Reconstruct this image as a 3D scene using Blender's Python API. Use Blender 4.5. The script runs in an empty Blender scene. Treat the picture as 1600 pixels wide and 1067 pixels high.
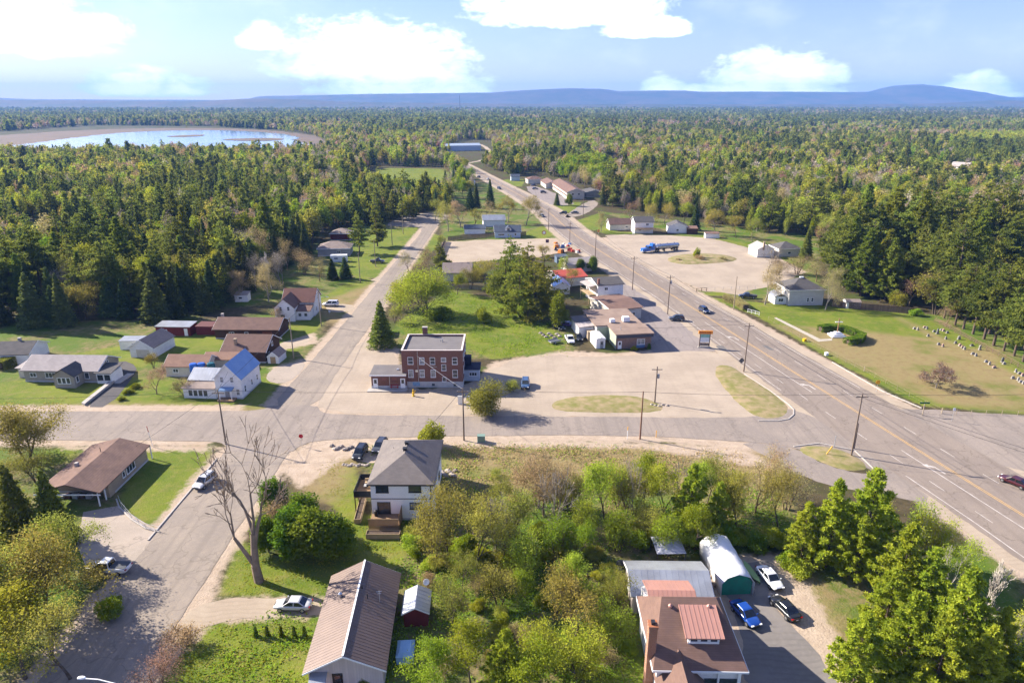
import bpy, math, random
import numpy as np
from mathutils import Vector
R = math.radians
random.seed(7); rng = np.random.default_rng(11)
scn = bpy.context.scene
COL = scn.collection

# ------------------------------------------------------------------ camera
CAM_H = 60.0; PITCH = R(19.3); FOC = 1067.0          # photo measured at 1600 x 1067
cam_d = bpy.data.cameras.new('camera'); cam = bpy.data.objects.new('camera', cam_d); COL.objects.link(cam)
cam.location = (0, 0, CAM_H); cam.rotation_euler = (R(90) - PITCH, 0, 0)
cam_d.sensor_width = 36; cam_d.lens = 36 * FOC / 1600; cam_d.clip_start = 0.5; cam_d.clip_end = 60000
scn.camera = cam

# ------------------------------------------------------------------ sun, sky, exposure
SUN_EL = R(31); SUN_DIR = Vector((-0.92, 0.39, 0)).normalized()     # horizontal direction towards the sun
sun_d = bpy.data.lights.new('sun', 'SUN'); sun_d.energy = 4.5; sun_d.angle = R(0.55); sun_d.color = (1, .91, .78)
sun = bpy.data.objects.new('sun', sun_d); COL.objects.link(sun)
v = Vector((SUN_DIR.x * math.cos(SUN_EL), SUN_DIR.y * math.cos(SUN_EL), math.sin(SUN_EL)))
sun.rotation_euler = (-v).to_track_quat('-Z', 'Y').to_euler(); sun.location = (-100, 60, 150)
scn.view_settings.view_transform = 'Standard'; scn.view_settings.look = 'None'
scn.view_settings.gamma = 1; scn.view_settings.use_curve_mapping = False
scn.view_settings.exposure = 1.7
HAZE = 0.00008
SKY_STRENGTH = 0.072
scn.render.engine = 'CYCLES'
cy = scn.cycles
cy.use_denoising = True; cy.max_bounces = 6; cy.diffuse_bounces = 4; cy.glossy_bounces = 2
cy.transmission_bounces = 3; cy.transparent_max_bounces = 6; cy.volume_bounces = 0
cy.caustics_reflective = False; cy.caustics_refractive = False
cy.use_adaptive_sampling = True; cy.adaptive_threshold = 0.02
cy.sample_clamp_indirect = 6

class NT:
    """tiny wrapper for node trees"""
    def __init__(s, nt): s.nt = nt; s.n = nt.nodes; s.l = nt.links
    def node(s, t, **kw):
        n = s.n.new(t)
        for k, v in kw.items(): setattr(n, k, v)
        return n
    def put(s, sock, v):
        if isinstance(v, bpy.types.NodeSocket): s.l.new(v, sock)
        elif isinstance(v, (tuple, list)) and len(v) == 3 and sock.type == 'RGBA': sock.default_value = (*v, 1)
        else: sock.default_value = v
    def math(s, op, a, b=0.0, c=None, clamp=False):
        n = s.node('ShaderNodeMath', operation=op, use_clamp=clamp)
        s.put(n.inputs[0], a); s.put(n.inputs[1], b)
        if c is not None: s.put(n.inputs[2], c)
        return n.outputs[0]
    def mix(s, f, a, b, bt='MIX'):
        n = s.node('ShaderNodeMix', data_type='RGBA', blend_type=bt)
        s.put(n.inputs[0], f); s.put(n.inputs[6], a); s.put(n.inputs[7], b)
        return n.outputs[2]
    def noise(s, vec, scale, detail=3, rough=.55, dist=0.0):
        n = s.node('ShaderNodeTexNoise'); s.put(n.inputs['Scale'], scale); s.put(n.inputs['Detail'], detail)
        s.put(n.inputs['Roughness'], rough); s.put(n.inputs['Distortion'], dist)
        if vec is not None: s.l.new(vec, n.inputs['Vector'])
        return n.outputs[0]
    def ramp(s, f, lo, hi, a=0.0, b=1.0, smooth=True):
        n = s.node('ShaderNodeMapRange', interpolation_type='SMOOTHSTEP' if smooth else 'LINEAR')
        s.put(n.inputs[0], f); s.put(n.inputs[1], lo); s.put(n.inputs[2], hi); s.put(n.inputs[3], a); s.put(n.inputs[4], b)
        return n.outputs[0]

world = bpy.data.worlds.new('World'); scn.world = world; world.use_nodes = True
w = NT(world.node_tree); w.n.clear()
sky = w.node('ShaderNodeTexSky', sky_type='NISHITA'); sky.sun_disc = False
sky.sun_elevation = SUN_EL; sky.sun_rotation = math.atan2(SUN_DIR.x, SUN_DIR.y)
sky.altitude = 200; sky.air_density = 1.0; sky.dust_density = 0.3; sky.ozone_density = 1.6
tc = w.node('ShaderNodeTexCoord'); sep = w.node('ShaderNodeSeparateXYZ'); w.l.new(tc.outputs['Generated'], sep.inputs[0])
az = w.math('ARCTAN2', sep.outputs[0], sep.outputs[1]); el = w.math('ARCSINE', sep.outputs[2])
cmb = w.node('ShaderNodeCombineXYZ'); w.put(cmb.inputs[0], w.math('MULTIPLY', az, 1.0)); w.put(cmb.inputs[1], w.math('MULTIPLY', el, 1.9))
nz = w.noise(cmb.outputs[0], 22, 7, .6, .35); nz2 = w.noise(cmb.outputs[0], 60, 5, .6)
# fair-weather cumulus: (azimuth, elevation of the flat base, half width, height) in radians
CLOUDS = [(-.565, .058, .095, .062), (-.47, .012, .085, .032), (-.325, .068, .034, .032), (-.185, .038, .145, .072), (-.145, .015, .13, .055),
          (.075, .108, .15, .075), (.175, .085, .072, .028), (.345, .020, .088, .046), (.205, .014, .033, .024),
          (.565, .008, .05, .024), (.655, .112, .05, .05), (.645, .065, .03, .02), (.32, .012, .14, .014),
          (-.78, .05, .12, .07), (-1.05, .03, .16, .06), (.88, .04, .13, .05), (1.15, .07, .18, .07), (-1.45, .06, .2, .08), (1.6, .04, .2, .07)]
dens = None
for (a0, e0, hw, hh) in CLOUDS:
    da = w.math('DIVIDE', w.math('SUBTRACT', az, a0), hw)
    de = w.math('SUBTRACT', el, e0)
    up = w.math('DIVIDE', w.math('MAXIMUM', de, 0.0), hh); dn = w.math('DIVIDE', w.math('MINIMUM', de, 0.0), hh * .22)
    r2 = w.math('ADD', w.math('MULTIPLY', da, da), w.math('ADD', w.math('MULTIPLY', up, up), w.math('MULTIPLY', dn, dn)))
    d = w.math('SUBTRACT', 1.0, r2)
    dens = d if dens is None else w.math('MAXIMUM', dens, d)
dens = w.math('MAXIMUM', dens, -1.5)
# the rest of the sky: the same cumulus scattered at random
fld = w.node('ShaderNodeCombineXYZ'); zc = w.math('ADD', w.math('MAXIMUM', sep.outputs[2], 0.0), .12)
w.put(fld.inputs[0], w.math('DIVIDE', sep.outputs[0], zc)); w.put(fld.inputs[1], w.math('DIVIDE', sep.outputs[1], zc)); fld.inputs[2].default_value = 3.3
high = w.ramp(el, .16, .26); fz = w.noise(fld.outputs[0], 1.1, 6, .55)
fd = w.math('SUBTRACT', w.math('MULTIPLY', w.math('SUBTRACT', fz, .56), 9.0), w.math('MULTIPLY', w.math('SUBTRACT', 1.0, high), 3.0))
d1 = w.math('ADD', w.math('MULTIPLY', dens, 1.2), w.math('MULTIPLY', w.math('SUBTRACT', nz, .47), 2.8)); d1 = w.math('ADD', d1, w.math('MULTIPLY', w.math('SUBTRACT', nz2, .5), .9))
cl = w.ramp(w.math('MAXIMUM', d1, fd), .0, .55)
shade = w.ramp(d1, .3, 1.5)
ccol = w.mix(shade, (6.0, 6.7, 7.6), (9.6, 9.5, 9.3))
# wispy veil low over the horizon
veil = w.math('MULTIPLY', w.ramp(w.noise(cmb.outputs[0], 7, 4, .6), .45, .8), .25)
skyc = w.mix(1.0, sky.outputs[0], (.66, .63, .98), 'MULTIPLY')
c1 = w.mix(veil, skyc, (6.5, 6.8, 7.2)); c2 = w.mix(cl, c1, ccol)
bg = w.node('ShaderNodeBackground'); w.l.new(c2, bg.inputs[0]); bg.inputs[1].default_value = SKY_STRENGTH
wo = w.node('ShaderNodeOutputWorld'); w.l.new(bg.outputs[0], wo.inputs[0])

# ------------------------------------------------------------------ helpers
_cp, _sp = math.cos(PITCH), math.sin(PITCH)
def G(x, y, z=0.0):
    """where the sight line of photo point (x, y) meets the level z: surveying the flat ground from the photograph"""
    vv = 533.5 - y; t = (z - CAM_H) / (-FOC * _sp + vv * _cp)
    return ((x - 800) * t, (FOC * _cp + vv * _sp) * t)
def GP(pts): return [G(*q) for q in pts]

def tag(o, label=None, cat=None, group=None, kind=None):
    if label: o['label'] = label
    if cat: o['category'] = cat
    if group: o['group'] = group
    if kind: o['kind'] = kind
    return o

def mesh_np(name, V, F, mat=None, smooth=False):
    """V (n,3) array, F list of index tuples or (m,k) array"""
    me = bpy.data.meshes.new(name)
    V = np.asarray(V, dtype=np.float32)
    if isinstance(F, np.ndarray):
        k = F.shape[1]; m = F.shape[0]
        me.vertices.add(len(V)); me.vertices.foreach_set('co', V.ravel())
        me.loops.add(m * k); me.loops.foreach_set('vertex_index', F.astype(np.int32).ravel())
        me.polygons.add(m); me.polygons.foreach_set('loop_start', np.arange(0, m * k, k, dtype=np.int32))
        me.update(calc_edges=True)
    else:
        me.from_pydata(V.tolist(), [], F); me.update()
    if smooth: me.polygons.foreach_set('use_smooth', np.ones(len(me.polygons), dtype=bool))
    if mat is not None: me.materials.append(mat)
    return me

def link(name, me, parent=None, loc=(0, 0, 0), rz=0.0, scale=None):
    o = bpy.data.objects.new(name, me); COL.objects.link(o)
    o.location = loc; o.rotation_euler = (0, 0, rz)
    if scale is not None: o.scale = (scale,) * 3 if isinstance(scale, (int, float)) else scale
    if parent is not None: o.parent = parent
    return o

def empty(name, loc, rz=0.0, label=None, cat=None, group=None):
    o = link(name, None, None, loc, rz); o.empty_display_size = .3
    return tag(o, label, cat, group)

class MB:
    """collects simple shapes into one mesh"""
    def __init__(s): s.V = []; s.F = []
    def add(s, V, F):
        b = len(s.V); s.V += [tuple(q) for q in V]; s.F += [tuple(b + i for i in f) for f in F]; return s
    def box(s, x0, x1, y0, y1, z0, z1):
        return s.add([(x0, y0, z0), (x1, y0, z0), (x1, y1, z0), (x0, y1, z0), (x0, y0, z1), (x1, y0, z1), (x1, y1, z1), (x0, y1, z1)],
                     [(0, 3, 2, 1), (4, 5, 6, 7), (0, 1, 5, 4), (1, 2, 6, 5), (2, 3, 7, 6), (3, 0, 4, 7)])
    def cbox(s, c, sz): return s.box(c[0] - sz[0] / 2, c[0] + sz[0] / 2, c[1] - sz[1] / 2, c[1] + sz[1] / 2, c[2] - sz[2] / 2, c[2] + sz[2] / 2)
    def slab(s, quad, t):
        """thick sheet: quad of 4 (or n) points, thickness t straight down"""
        n = len(quad); V = [tuple(q) for q in quad] + [(q[0], q[1], q[2] - t) for q in quad]
        F = [tuple(range(n)), tuple(range(2 * n - 1, n - 1, -1))] + [(i, i + n, (i + 1) % n + n, (i + 1) % n) for i in range(n)]
        return s.add(V, F)
    def prism(s, poly, axis, a, b):
        """extrude 2D poly along axis ('x': poly in yz, 'y': poly in xz, 'z': poly in xy)"""
        n = len(poly)
        def q(p, t): return {'x': (t, p[0], p[1]), 'y': (p[0], t, p[1]), 'z': (p[0], p[1], t)}[axis]
        V = [q(p, a) for p in poly] + [q(p, b) for p in poly]
        F = [tuple(range(n)), tuple(range(2 * n - 1, n - 1, -1))] + [(i, i + n, (i + 1) % n + n, (i + 1) % n) for i in range(n)]
        return s.add(V, F)
    def tube(s, pts, rad, n=6, cap=True):
        pts = [Vector(p) for p in pts]; k = len(pts); rad = [rad] * k if isinstance(rad, (int, float)) else rad
        V = []; F = []
        for i, p in enumerate(pts):
            d = (pts[min(i + 1, k - 1)] - pts[max(i - 1, 0)]).normalized()
            a = d.orthogonal().normalized() if abs(d.z) < .95 else Vector((1, 0, 0)); a = (a - d * a.dot(d)).normalized(); b = d.cross(a)
            for j in range(n):
                t = 2 * math.pi * j / n; V.append(p + (a * math.cos(t) + b * math.sin(t)) * rad[i])
        for i in range(k - 1):
            for j in range(n):
                F.append((i * n + j, i * n + (j + 1) % n, (i + 1) * n + (j + 1) % n, (i + 1) * n + j))
        if cap: F += [tuple(range(n - 1, -1, -1)), tuple(range((k - 1) * n, k * n))]
        return s.add(V, F)
    def lathe(s, prof, n=10, c=(0, 0)):
        V = []; F = []; k = len(prof)
        for r, z in prof:
            for j in range(n):
                t = 2 * math.pi * j / n; V.append((c[0] + r * math.cos(t), c[1] + r * math.sin(t), z))
        for i in range(k - 1):
            for j in range(n): F.append((i * n + j, i * n + (j + 1) % n, (i + 1) * n + (j + 1) % n, (i + 1) * n + j))
        F += [tuple(range(n - 1, -1, -1)), tuple(range((k - 1) * n, k * n))]
        return s.add(V, F)
    def mesh(s, name, mat, smooth=False):
        return mesh_np(name, s.V, s.F, mat, smooth)
    def build(s, name, mat, parent=None, loc=(0, 0, 0), rz=0.0, smooth=False):
        return link(name, s.mesh(name, mat, smooth), parent, loc, rz)

_mats = {}
def M(name, c1=None, c2=None, scale=1.0, rough=.8, bump=0.0, metal=0.0, spec=.3, detail=4, vec='object', stretch=None, bscale=None, rnd=0.0, coat=0.0):
    """principled material with a two-tone noise, optional bump; cached by name"""
    if name in _mats: return _mats[name]
    m = bpy.data.materials.new(name); m.use_nodes = True; t = NT(m.node_tree); t.n.clear()
    out = t.node('ShaderNodeOutputMaterial'); p = t.node('ShaderNodeBsdfPrincipled'); t.l.new(p.outputs[0], out.inputs[0])
    p.inputs['Roughness'].default_value = rough; p.inputs['Metallic'].default_value = metal; p.inputs['Specular IOR Level'].default_value = spec
    if coat: p.inputs['Coat Weight'].default_value = coat; p.inputs['Coat Roughness'].default_value = .06
    tcn = t.node('ShaderNodeTexCoord'); co = tcn.outputs['Object']
    if vec == 'world':
        gn = t.node('ShaderNodeNewGeometry'); co = gn.outputs['Position']
    if stretch:
        mp = t.node('ShaderNodeMapping'); mp.inputs['Scale'].default_value = stretch; t.l.new(co, mp.inputs[0]); co = mp.outputs[0]
    col = c1
    if c2 is not None:
        nzz = t.noise(co, scale, detail, .6); f = t.ramp(nzz, .3, .7); col = t.mix(f, c1, c2)
    if rnd:
        oi = t.node('ShaderNodeObjectInfo'); k = t.ramp(oi.outputs['Random'], 0, 1, 1 - rnd, 1 + rnd, False)
        if not isinstance(col, bpy.types.NodeSocket): col = t.mix(0.0, c1, c1)
        vm = t.node('ShaderNodeVectorMath', operation='SCALE'); t.l.new(col, vm.inputs[0]); t.l.new(k, vm.inputs['Scale']); col = vm.outputs[0]
    t.put(p.inputs['Base Color'], col)
    if bump:
        b = t.node('ShaderNodeBump'); b.inputs['Strength'].default_value = min(1, bump); b.inputs['Distance'].default_value = .05
        t.l.new(t.noise(co, bscale or scale * 4, 3), b.inputs['Height']); t.l.new(b.outputs[0], p.inputs['Normal'])
    _mats[name] = m; return m

def leafmat(name, c1, c2, rnd=.25, trans=.35, scale=.45, hue=.03):
    if name in _mats: return _mats[name]
    m = bpy.data.materials.new(name); m.use_nodes = True; t = NT(m.node_tree); t.n.clear()
    out = t.node('ShaderNodeOutputMaterial')
    tcn = t.node('ShaderNodeTexCoord'); nzz = t.noise(tcn.outputs['Object'], scale, 3, .7); col = t.mix(t.ramp(nzz, .32, .68), c1, c2)
    oi = t.node('ShaderNodeObjectInfo')
    hs = t.node('ShaderNodeHueSaturation'); t.l.new(col, hs.inputs['Color'])
    t.put(hs.inputs['Value'], t.ramp(oi.outputs['Random'], 0, 1, 1 - rnd, 1 + rnd, False))
    r2 = t.math('FRACT', t.math('MULTIPLY', oi.outputs['Random'], 17.31))
    t.put(hs.inputs['Hue'], t.ramp(r2, 0, 1, .5 - hue, .5 + hue, False)); t.put(hs.inputs['Saturation'], 1.0)
    d = t.node('ShaderNodeBsdfDiffuse'); tr = t.node('ShaderNodeBsdfTranslucent'); mx = t.node('ShaderNodeMixShader'); mx.inputs[0].default_value = trans
    t.l.new(hs.outputs[0], d.inputs[0]); t.l.new(hs.outputs[0], tr.inputs[0]); t.l.new(d.outputs[0], mx.inputs[1]); t.l.new(tr.outputs[0], mx.inputs[2])
    t.l.new(mx.outputs[0], out.inputs[0]); _mats[name] = m; return m
# ------------------------------------------------------------------ ground
YEL = [(95, 15), (86, 56), (78.7, 90.2), (73.6, 114), (67.2, 145.3), (58.3, 190.3), (52.8, 216.8), (45.8, 250), (37.5, 288.6), (29.5, 330), (20.5, 400), (6, 470), (-8, 531), (-26, 612), (-50, 719), (-78, 830), (-110, 940)]
LEFT = [12, 11, 10, 10, 10, 8, 7, 7.4, 7.4, 7, 6.6, 5.6, 5, 4.4, 4, 4, 4]
RIGHT = [12, 11.5, 11, 10, 9.6, 8.6, 7.6, 7.2, 6.8, 6.6, 6.4, 5.6, 5, 4.4, 4, 4, 4]
def resample(P, extra, step):
    out = []; ex = []
    for i in range(len(P) - 1):
        p0 = np.array(P[max(i - 1, 0)]); p1 = np.array(P[i]); p2 = np.array(P[i + 1]); p3 = np.array(P[min(i + 2, len(P) - 1)])
        L = np.linalg.norm(p2 - p1); k = max(1, int(L / step))
        for j in range(k):
            u = j / k; q = .5 * ((2 * p1) + (-p0 + p2) * u + (2 * p0 - 5 * p1 + 4 * p2 - p3) * u * u + (-p0 + 3 * p1 - 3 * p2 + p3) * u ** 3)
            out.append(q); ex.append([e[i] * (1 - u) + e[i + 1] * u for e in extra])
    out.append(np.array(P[-1])); ex.append([e[-1] for e in extra]); return np.array(out), np.array(ex)
HC, HE = resample(YEL, [LEFT, RIGHT], 2.0)
HT = np.gradient(HC, axis=0); HT /= np.linalg.norm(HT, axis=1)[:, None]; HN = np.stack([-HT[:, 1], HT[:, 0]], 1)   # normal to the left of travel north
def sdf(poly, X, Y):
    """signed distance to polygon, positive inside"""
    P = np.asarray(poly, dtype=np.float64); n = len(P)
    d2 = np.full(X.shape, 1e18); ins = np.zeros(X.shape, dtype=bool)
    for i in range(n):
        ax, ay = P[i]; bx, by = P[(i + 1) % n]; ex, ey = bx - ax, by - ay
        t = np.clip(((X - ax) * ex + (Y - ay) * ey) / (ex * ex + ey * ey + 1e-9), 0, 1)
        d2 = np.minimum(d2, (X - ax - t * ex) ** 2 + (Y - ay - t * ey) ** 2)
        c = ((ay > Y) != (by > Y))
        with np.errstate(divide='ignore', invalid='ignore'):
            xi = (bx - ax) * (Y - ay) / (by - ay if by != ay else 1e-9) + ax
        ins ^= c & (X < xi)
    d = np.sqrt(d2); return np.where(ins, d, -d)

def smooth_poly(pts, it=2):
    for _ in range(it):
        q = []
        for i in range(len(pts)):
            a = pts[i]; b = pts[(i + 1) % len(pts)]
            q.append((a[0] * .75 + b[0] * .25, a[1] * .75 + b[1] * .25)); q.append((a[0] * .25 + b[0] * .75, a[1] * .25 + b[1] * .75))
        pts = q
    return pts

LAWN = [GP(q) for q in [
    [(228, 700), (331, 700), (322, 745), (250, 828), (210, 808), (186, 780)],
    [(-60, 606), (30, 594), (150, 600), (190, 588), (130, 633), (-60, 640)],
    [(160, 637), (205, 590), (300, 596), (405, 590), (438, 588), (415, 642)],
    [(100, 555), (190, 540), (260, 530), (350, 530), (350, 545), (220, 575)],
    [(255, 515), (345, 510), (350, 540), (260, 545)],
    [(490, 735), (518, 706), (556, 728), (562, 800), (655, 830), (625, 885), (530, 890), (545, 820), (500, 770)],
    [(340, 932), (372, 842), (420, 870), (545, 850), (640, 850), (530, 890), (505, 930), (440, 932)],
    [(255, 1005), (330, 968), (495, 962), (480, 1090), (200, 1090)],
    [(618, 505), (700, 455), (790, 468), (868, 518), (880, 545), (770, 562), (735, 545), (640, 528)],
    [(1102, 464), (1180, 493), (1300, 562), (1440, 634), (1620, 648), (1640, 590), (1455, 502), (1420, 490), (1290, 478), (1200, 474)],
    [(1090, 452), (1140, 452), (1140, 462), (1095, 462)],
    [(425, 575), (470, 545), (500, 510), (470, 500), (420, 545)],
    [(440, 545), (495, 515), (520, 490), (590, 440), (560, 430), (480, 480), (430, 530)],
    [(545, 430), (595, 435), (640, 385), (655, 355), (590, 360), (540, 395)],
    [(585, 262), (700, 265), (708, 302), (640, 305), (600, 285)], [(0, 345), (110, 348), (125, 392), (0, 392)],
    [(846, 317), (908, 316), (905, 326), (878, 336)], [(900, 345), (940, 332), (965, 362), (1130, 372), (1120, 378), (1000, 372), (940, 364), (910, 356)],
    [(785, 281), (822, 280), (815, 292), (790, 291)], [(800, 372), (850, 352), (868, 366), (850, 374)],
    [(1120, 372), (1200, 385), (1250, 405), (1260, 420), (1180, 392)],
    [(60, 705), (130, 697), (110, 720), (50, 735)],
    [(230, 1000), (150, 1067), (60, 1100), (130, 1030), (205, 930)],
    [(960, 960), (1012, 965), (1010, 1090), (880, 1090), (860, 990)], [(655, 355), (695, 372), (660, 410), (640, 420)],
]]
ROUGH = [GP(q) for q in [
    [(560, 690), (700, 690), (960, 690), (1230, 745), (1260, 850), (1000, 880), (660, 900), (600, 830)],
    [(560, 540), (640, 500), (700, 450), (900, 500), (900, 560), (740, 560)],
    [(380, 480), (520, 470), (590, 430), (660, 345), (560, 350), (480, 400), (330, 450)],
    [(300, 1000), (700, 840), (1010, 930), (1010, 1090), (300, 1090)], [(-60, 580), (350, 500), (520, 480), (440, 640), (-60, 645)],
    [(1240, 880), (1600, 850), (1600, 1090), (1280, 1090)], [(930, 330), (1280, 370), (1280, 480), (1100, 460), (1180, 400)],
    [(690, 280), (800, 290), (930, 370), (850, 380), (690, 400)]]]
SAND = [GP(q) for q in [
    [(486, 648), (500, 600), (548, 542), (580, 522), (622, 545), (632, 612), (735, 600), (770, 566), (880, 548), (960, 552), (1090, 540), (1150, 565), (1245, 648), (1000, 660), (720, 655)],
    [(935, 372), (1000, 366), (1110, 372), (1200, 395), (1262, 425), (1160, 458), (1095, 455)],
    [(690, 378), (870, 372), (890, 392), (840, 402), (700, 412)],
    [(440, 735), (470, 695), (560, 688), (700, 686), (960, 690), (1150, 698), (1250, 740), (1000, 700), (700, 700), (540, 715), (470, 765)],
    [(300, 1010), (345, 935), (505, 932), (505, 962), (330, 972)], [(380, 770), (330, 960), (250, 1067), (225, 1067), (270, 985), (362, 825), (385, 745)],
    [(1100, 870), (1215, 865), (1260, 900), (1310, 1000), (1330, 1090), (1150, 1090)],
    [(475, 645), (490, 600), (560, 520), (600, 460), (590, 520), (550, 580), (510, 645)], [(0, 640), (480, 643), (480, 650), (0, 648)],
    [(100, 694), (330, 698), (330, 706), (100, 702)], [(420, 575), (480, 560), (470, 590), (440, 596)], [(430, 540), (490, 520), (500, 535), (440, 548)]]]
DRY = [GP(q) for q in [
    [(440, 700), (530, 690), (560, 720), (520, 790), (470, 770)], [(690, 690), (1240, 700), (1240, 760), (1000, 770), (700, 760)],
    [(1330, 540), (1560, 545), (1600, 640), (1380, 560)], [(480, 480), (590, 440), (600, 470), (520, 510)],
    [(1230, 900), (1270, 890), (1350, 1040), (1330, 1090), (1290, 1000)], [(0, 640), (170, 628), (470, 640), (470, 650), (0, 650)],
    [(1210, 508), (1330, 515), (1460, 530), (1640, 600), (1640, 645), (1470, 632), (1330, 568)], [(560, 545), (620, 530), (632, 615), (560, 640), (500, 640)], [(1400, 495), (1600, 585), (1600, 620), (1440, 520)]]]
SAND += [[tuple(q) for q in np.concatenate([HC + HN * (HE[:, :1] + 3.2), (HC - HN * (HE[:, 1:] + 3.6))[::-1]])[::2]], [(-230, 112.6), (-56, 112.8), (-56, 131), (-230, 130.6)], [(-38, 112.6), (0, 114.6), (30, 114.2), (52, 109), (52, 128), (-38, 130)], [(-54, 20), (-39.2, 20), (-39.2, 112), (-54, 112)], [(-52.5, 130), (-39.5, 130), (-37.5, 350), (-46.5, 350), (-50, 200)]]
ROUGH += [[(-39, 15), (70, 15), (64, 64), (-39, 64)], [(112, 128), (121, 150), (121, 196), (230, 200), (230, 126)], [(-170, 15), (-54, 15), (-54, 112), (-170, 112)]]
ROUGH += [GP([(-200, 560), (-200, 505), (330, 500), (340, 540), (100, 570)])]
def lines(lo, hi, step, far, k=1.17):
    a = list(np.arange(lo, hi + .01, step)); s = step; x = hi
    while x < far[1]: s *= k; x += s; a.append(x)
    s = step; x = lo; b = []
    while x > far[0]: s *= k; x -= s; b.append(x)
    return np.array(b[::-1] + a)
gx = lines(-170, 150, 1.0, (-15000, 15000)); gy = lines(45, 420, 1.0, (-2500, 16000), 1.12)
GX, GY = np.meshgrid(gx, gy); nx, ny = len(gx), len(gy)
GV = np.stack([GX.ravel(), GY.ravel(), np.zeros(nx * ny)], 1)
ii = (np.arange(ny - 1)[:, None] * nx + np.arange(nx - 1)[None, :]).ravel()
gm = mesh_np('ground', GV, np.stack([ii, ii + 1, ii + nx + 1, ii + nx], 1))
def zone(attr, polys):
    d = np.full(GX.shape, -12.0)
    for p in polys: d = np.maximum(d, sdf(p, GX, GY))
    a = gm.attributes.new(attr, 'FLOAT', 'POINT'); a.data.foreach_set('value', np.clip(d, -12, 12).astype(np.float32).ravel())
zone('lawn', LAWN); zone('rough', ROUGH); zone('sand', SAND); zone('dry', DRY)
m = bpy.data.materials.new('ground_soil'); m.use_nodes = True; t = NT(m.node_tree); t.n.clear()
out = t.node('ShaderNodeOutputMaterial'); pb = t.node('ShaderNodeBsdfPrincipled'); t.l.new(pb.outputs[0], out.inputs[0])
pb.inputs['Roughness'].default_value = .95; pb.inputs['Specular IOR Level'].default_value = .1
pos = t.node('ShaderNodeNewGeometry').outputs['Position']
n1 = t.noise(pos, .09, 5, .6); n2 = t.noise(pos, .6, 4, .65); n3 = t.noise(pos, 3.2, 4, .7); n4 = t.noise(pos, .018, 4, .6)
def at(nm):
    a = t.node('ShaderNodeAttribute'); a.attribute_name = nm; return a.outputs['Fac']
def zmask(nm, amp, e, n=None):
    s_ = t.math('ADD', at(nm), t.math('MULTIPLY', t.math('SUBTRACT', n if n is not None else n2, .5), amp)); return t.ramp(s_, -e, e)
floor = t.mix(t.ramp(n2, .3, .7), (.050, .042, .020), (.085, .066, .036)); floor = t.mix(t.ramp(n1, .45, .65), floor, (.062, .078, .018))
farc = t.mix(t.ramp(n4, .4, .6), (.035, .055, .014), (.085, .075, .040)); camd = t.node('ShaderNodeVectorMath', operation='LENGTH'); t.l.new(pos, camd.inputs[0])
floor = t.mix(t.ramp(camd.outputs['Value'], 900, 2600), floor, farc)
rough = t.mix(t.ramp(n2, .35, .65), (.085, .115, .018), (.20, .155, .075)); rough = t.mix(t.ramp(n1, .42, .60), rough, (.075, .125, .012)); rough = t.mix(t.ramp(n3, .5, .75, 0, .6), rough, (.21, .17, .09))
lawn = t.mix(t.ramp(n1, .36, .64), (.155, .182, .020), (.095, .140, .014)); lawn = t.mix(t.ramp(n2, .45, .75, 0, .7), lawn, (.215, .19, .055)); lawn = t.mix(t.ramp(n3, .35, .75, 0, .5), lawn, (.07, .105, .012)); n5 = t.noise(pos, .28, 5, .7); lawn = t.mix(t.ramp(n5, .5, .72, 0, .55), lawn, (.20, .165, .06))
dry = t.mix(t.ramp(n2, .3, .7), (.27, .20, .105), (.19, .145, .06)); dry = t.mix(t.ramp(n1, .5, .7), dry, (.13, .14, .03)); dry = t.mix(t.ramp(n3, .5, .8, 0, .5), dry, (.33, .26, .17))
sand = t.mix(t.ramp(n2, .3, .7), (.42, .335, .255), (.34, .265, .195)); sand = t.mix(t.ramp(n3, .45, .8, 0, .55), sand, (.24, .185, .13)); sand = t.mix(t.ramp(n1, .55, .72, 0, .5), sand, (.30, .22, .14))
c = t.mix(zmask('rough', 5, 1.5), floor, rough); c = t.mix(zmask('lawn', 3.2, .7), c, lawn)
c = t.mix(t.math('MULTIPLY', zmask('dry', 9, 2.2, n1), t.ramp(n2, .2, .6, .45, 1)), c, dry); c = t.mix(zmask('sand', 4.0, .8), c, sand)
t.l.new(c, pb.inputs['Base Color'])
bp = t.node('ShaderNodeBump'); bp.inputs['Strength'].default_value = .7; bp.inputs['Distance'].default_value = .18
t.l.new(t.math('ADD', n3, t.math('MULTIPLY', n2, .8)), bp.inputs['Height']); t.l.new(bp.outputs[0], pb.inputs['Normal'])
gm.materials.append(m); ground = link('ground', gm); tag(ground, kind='structure')

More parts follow.
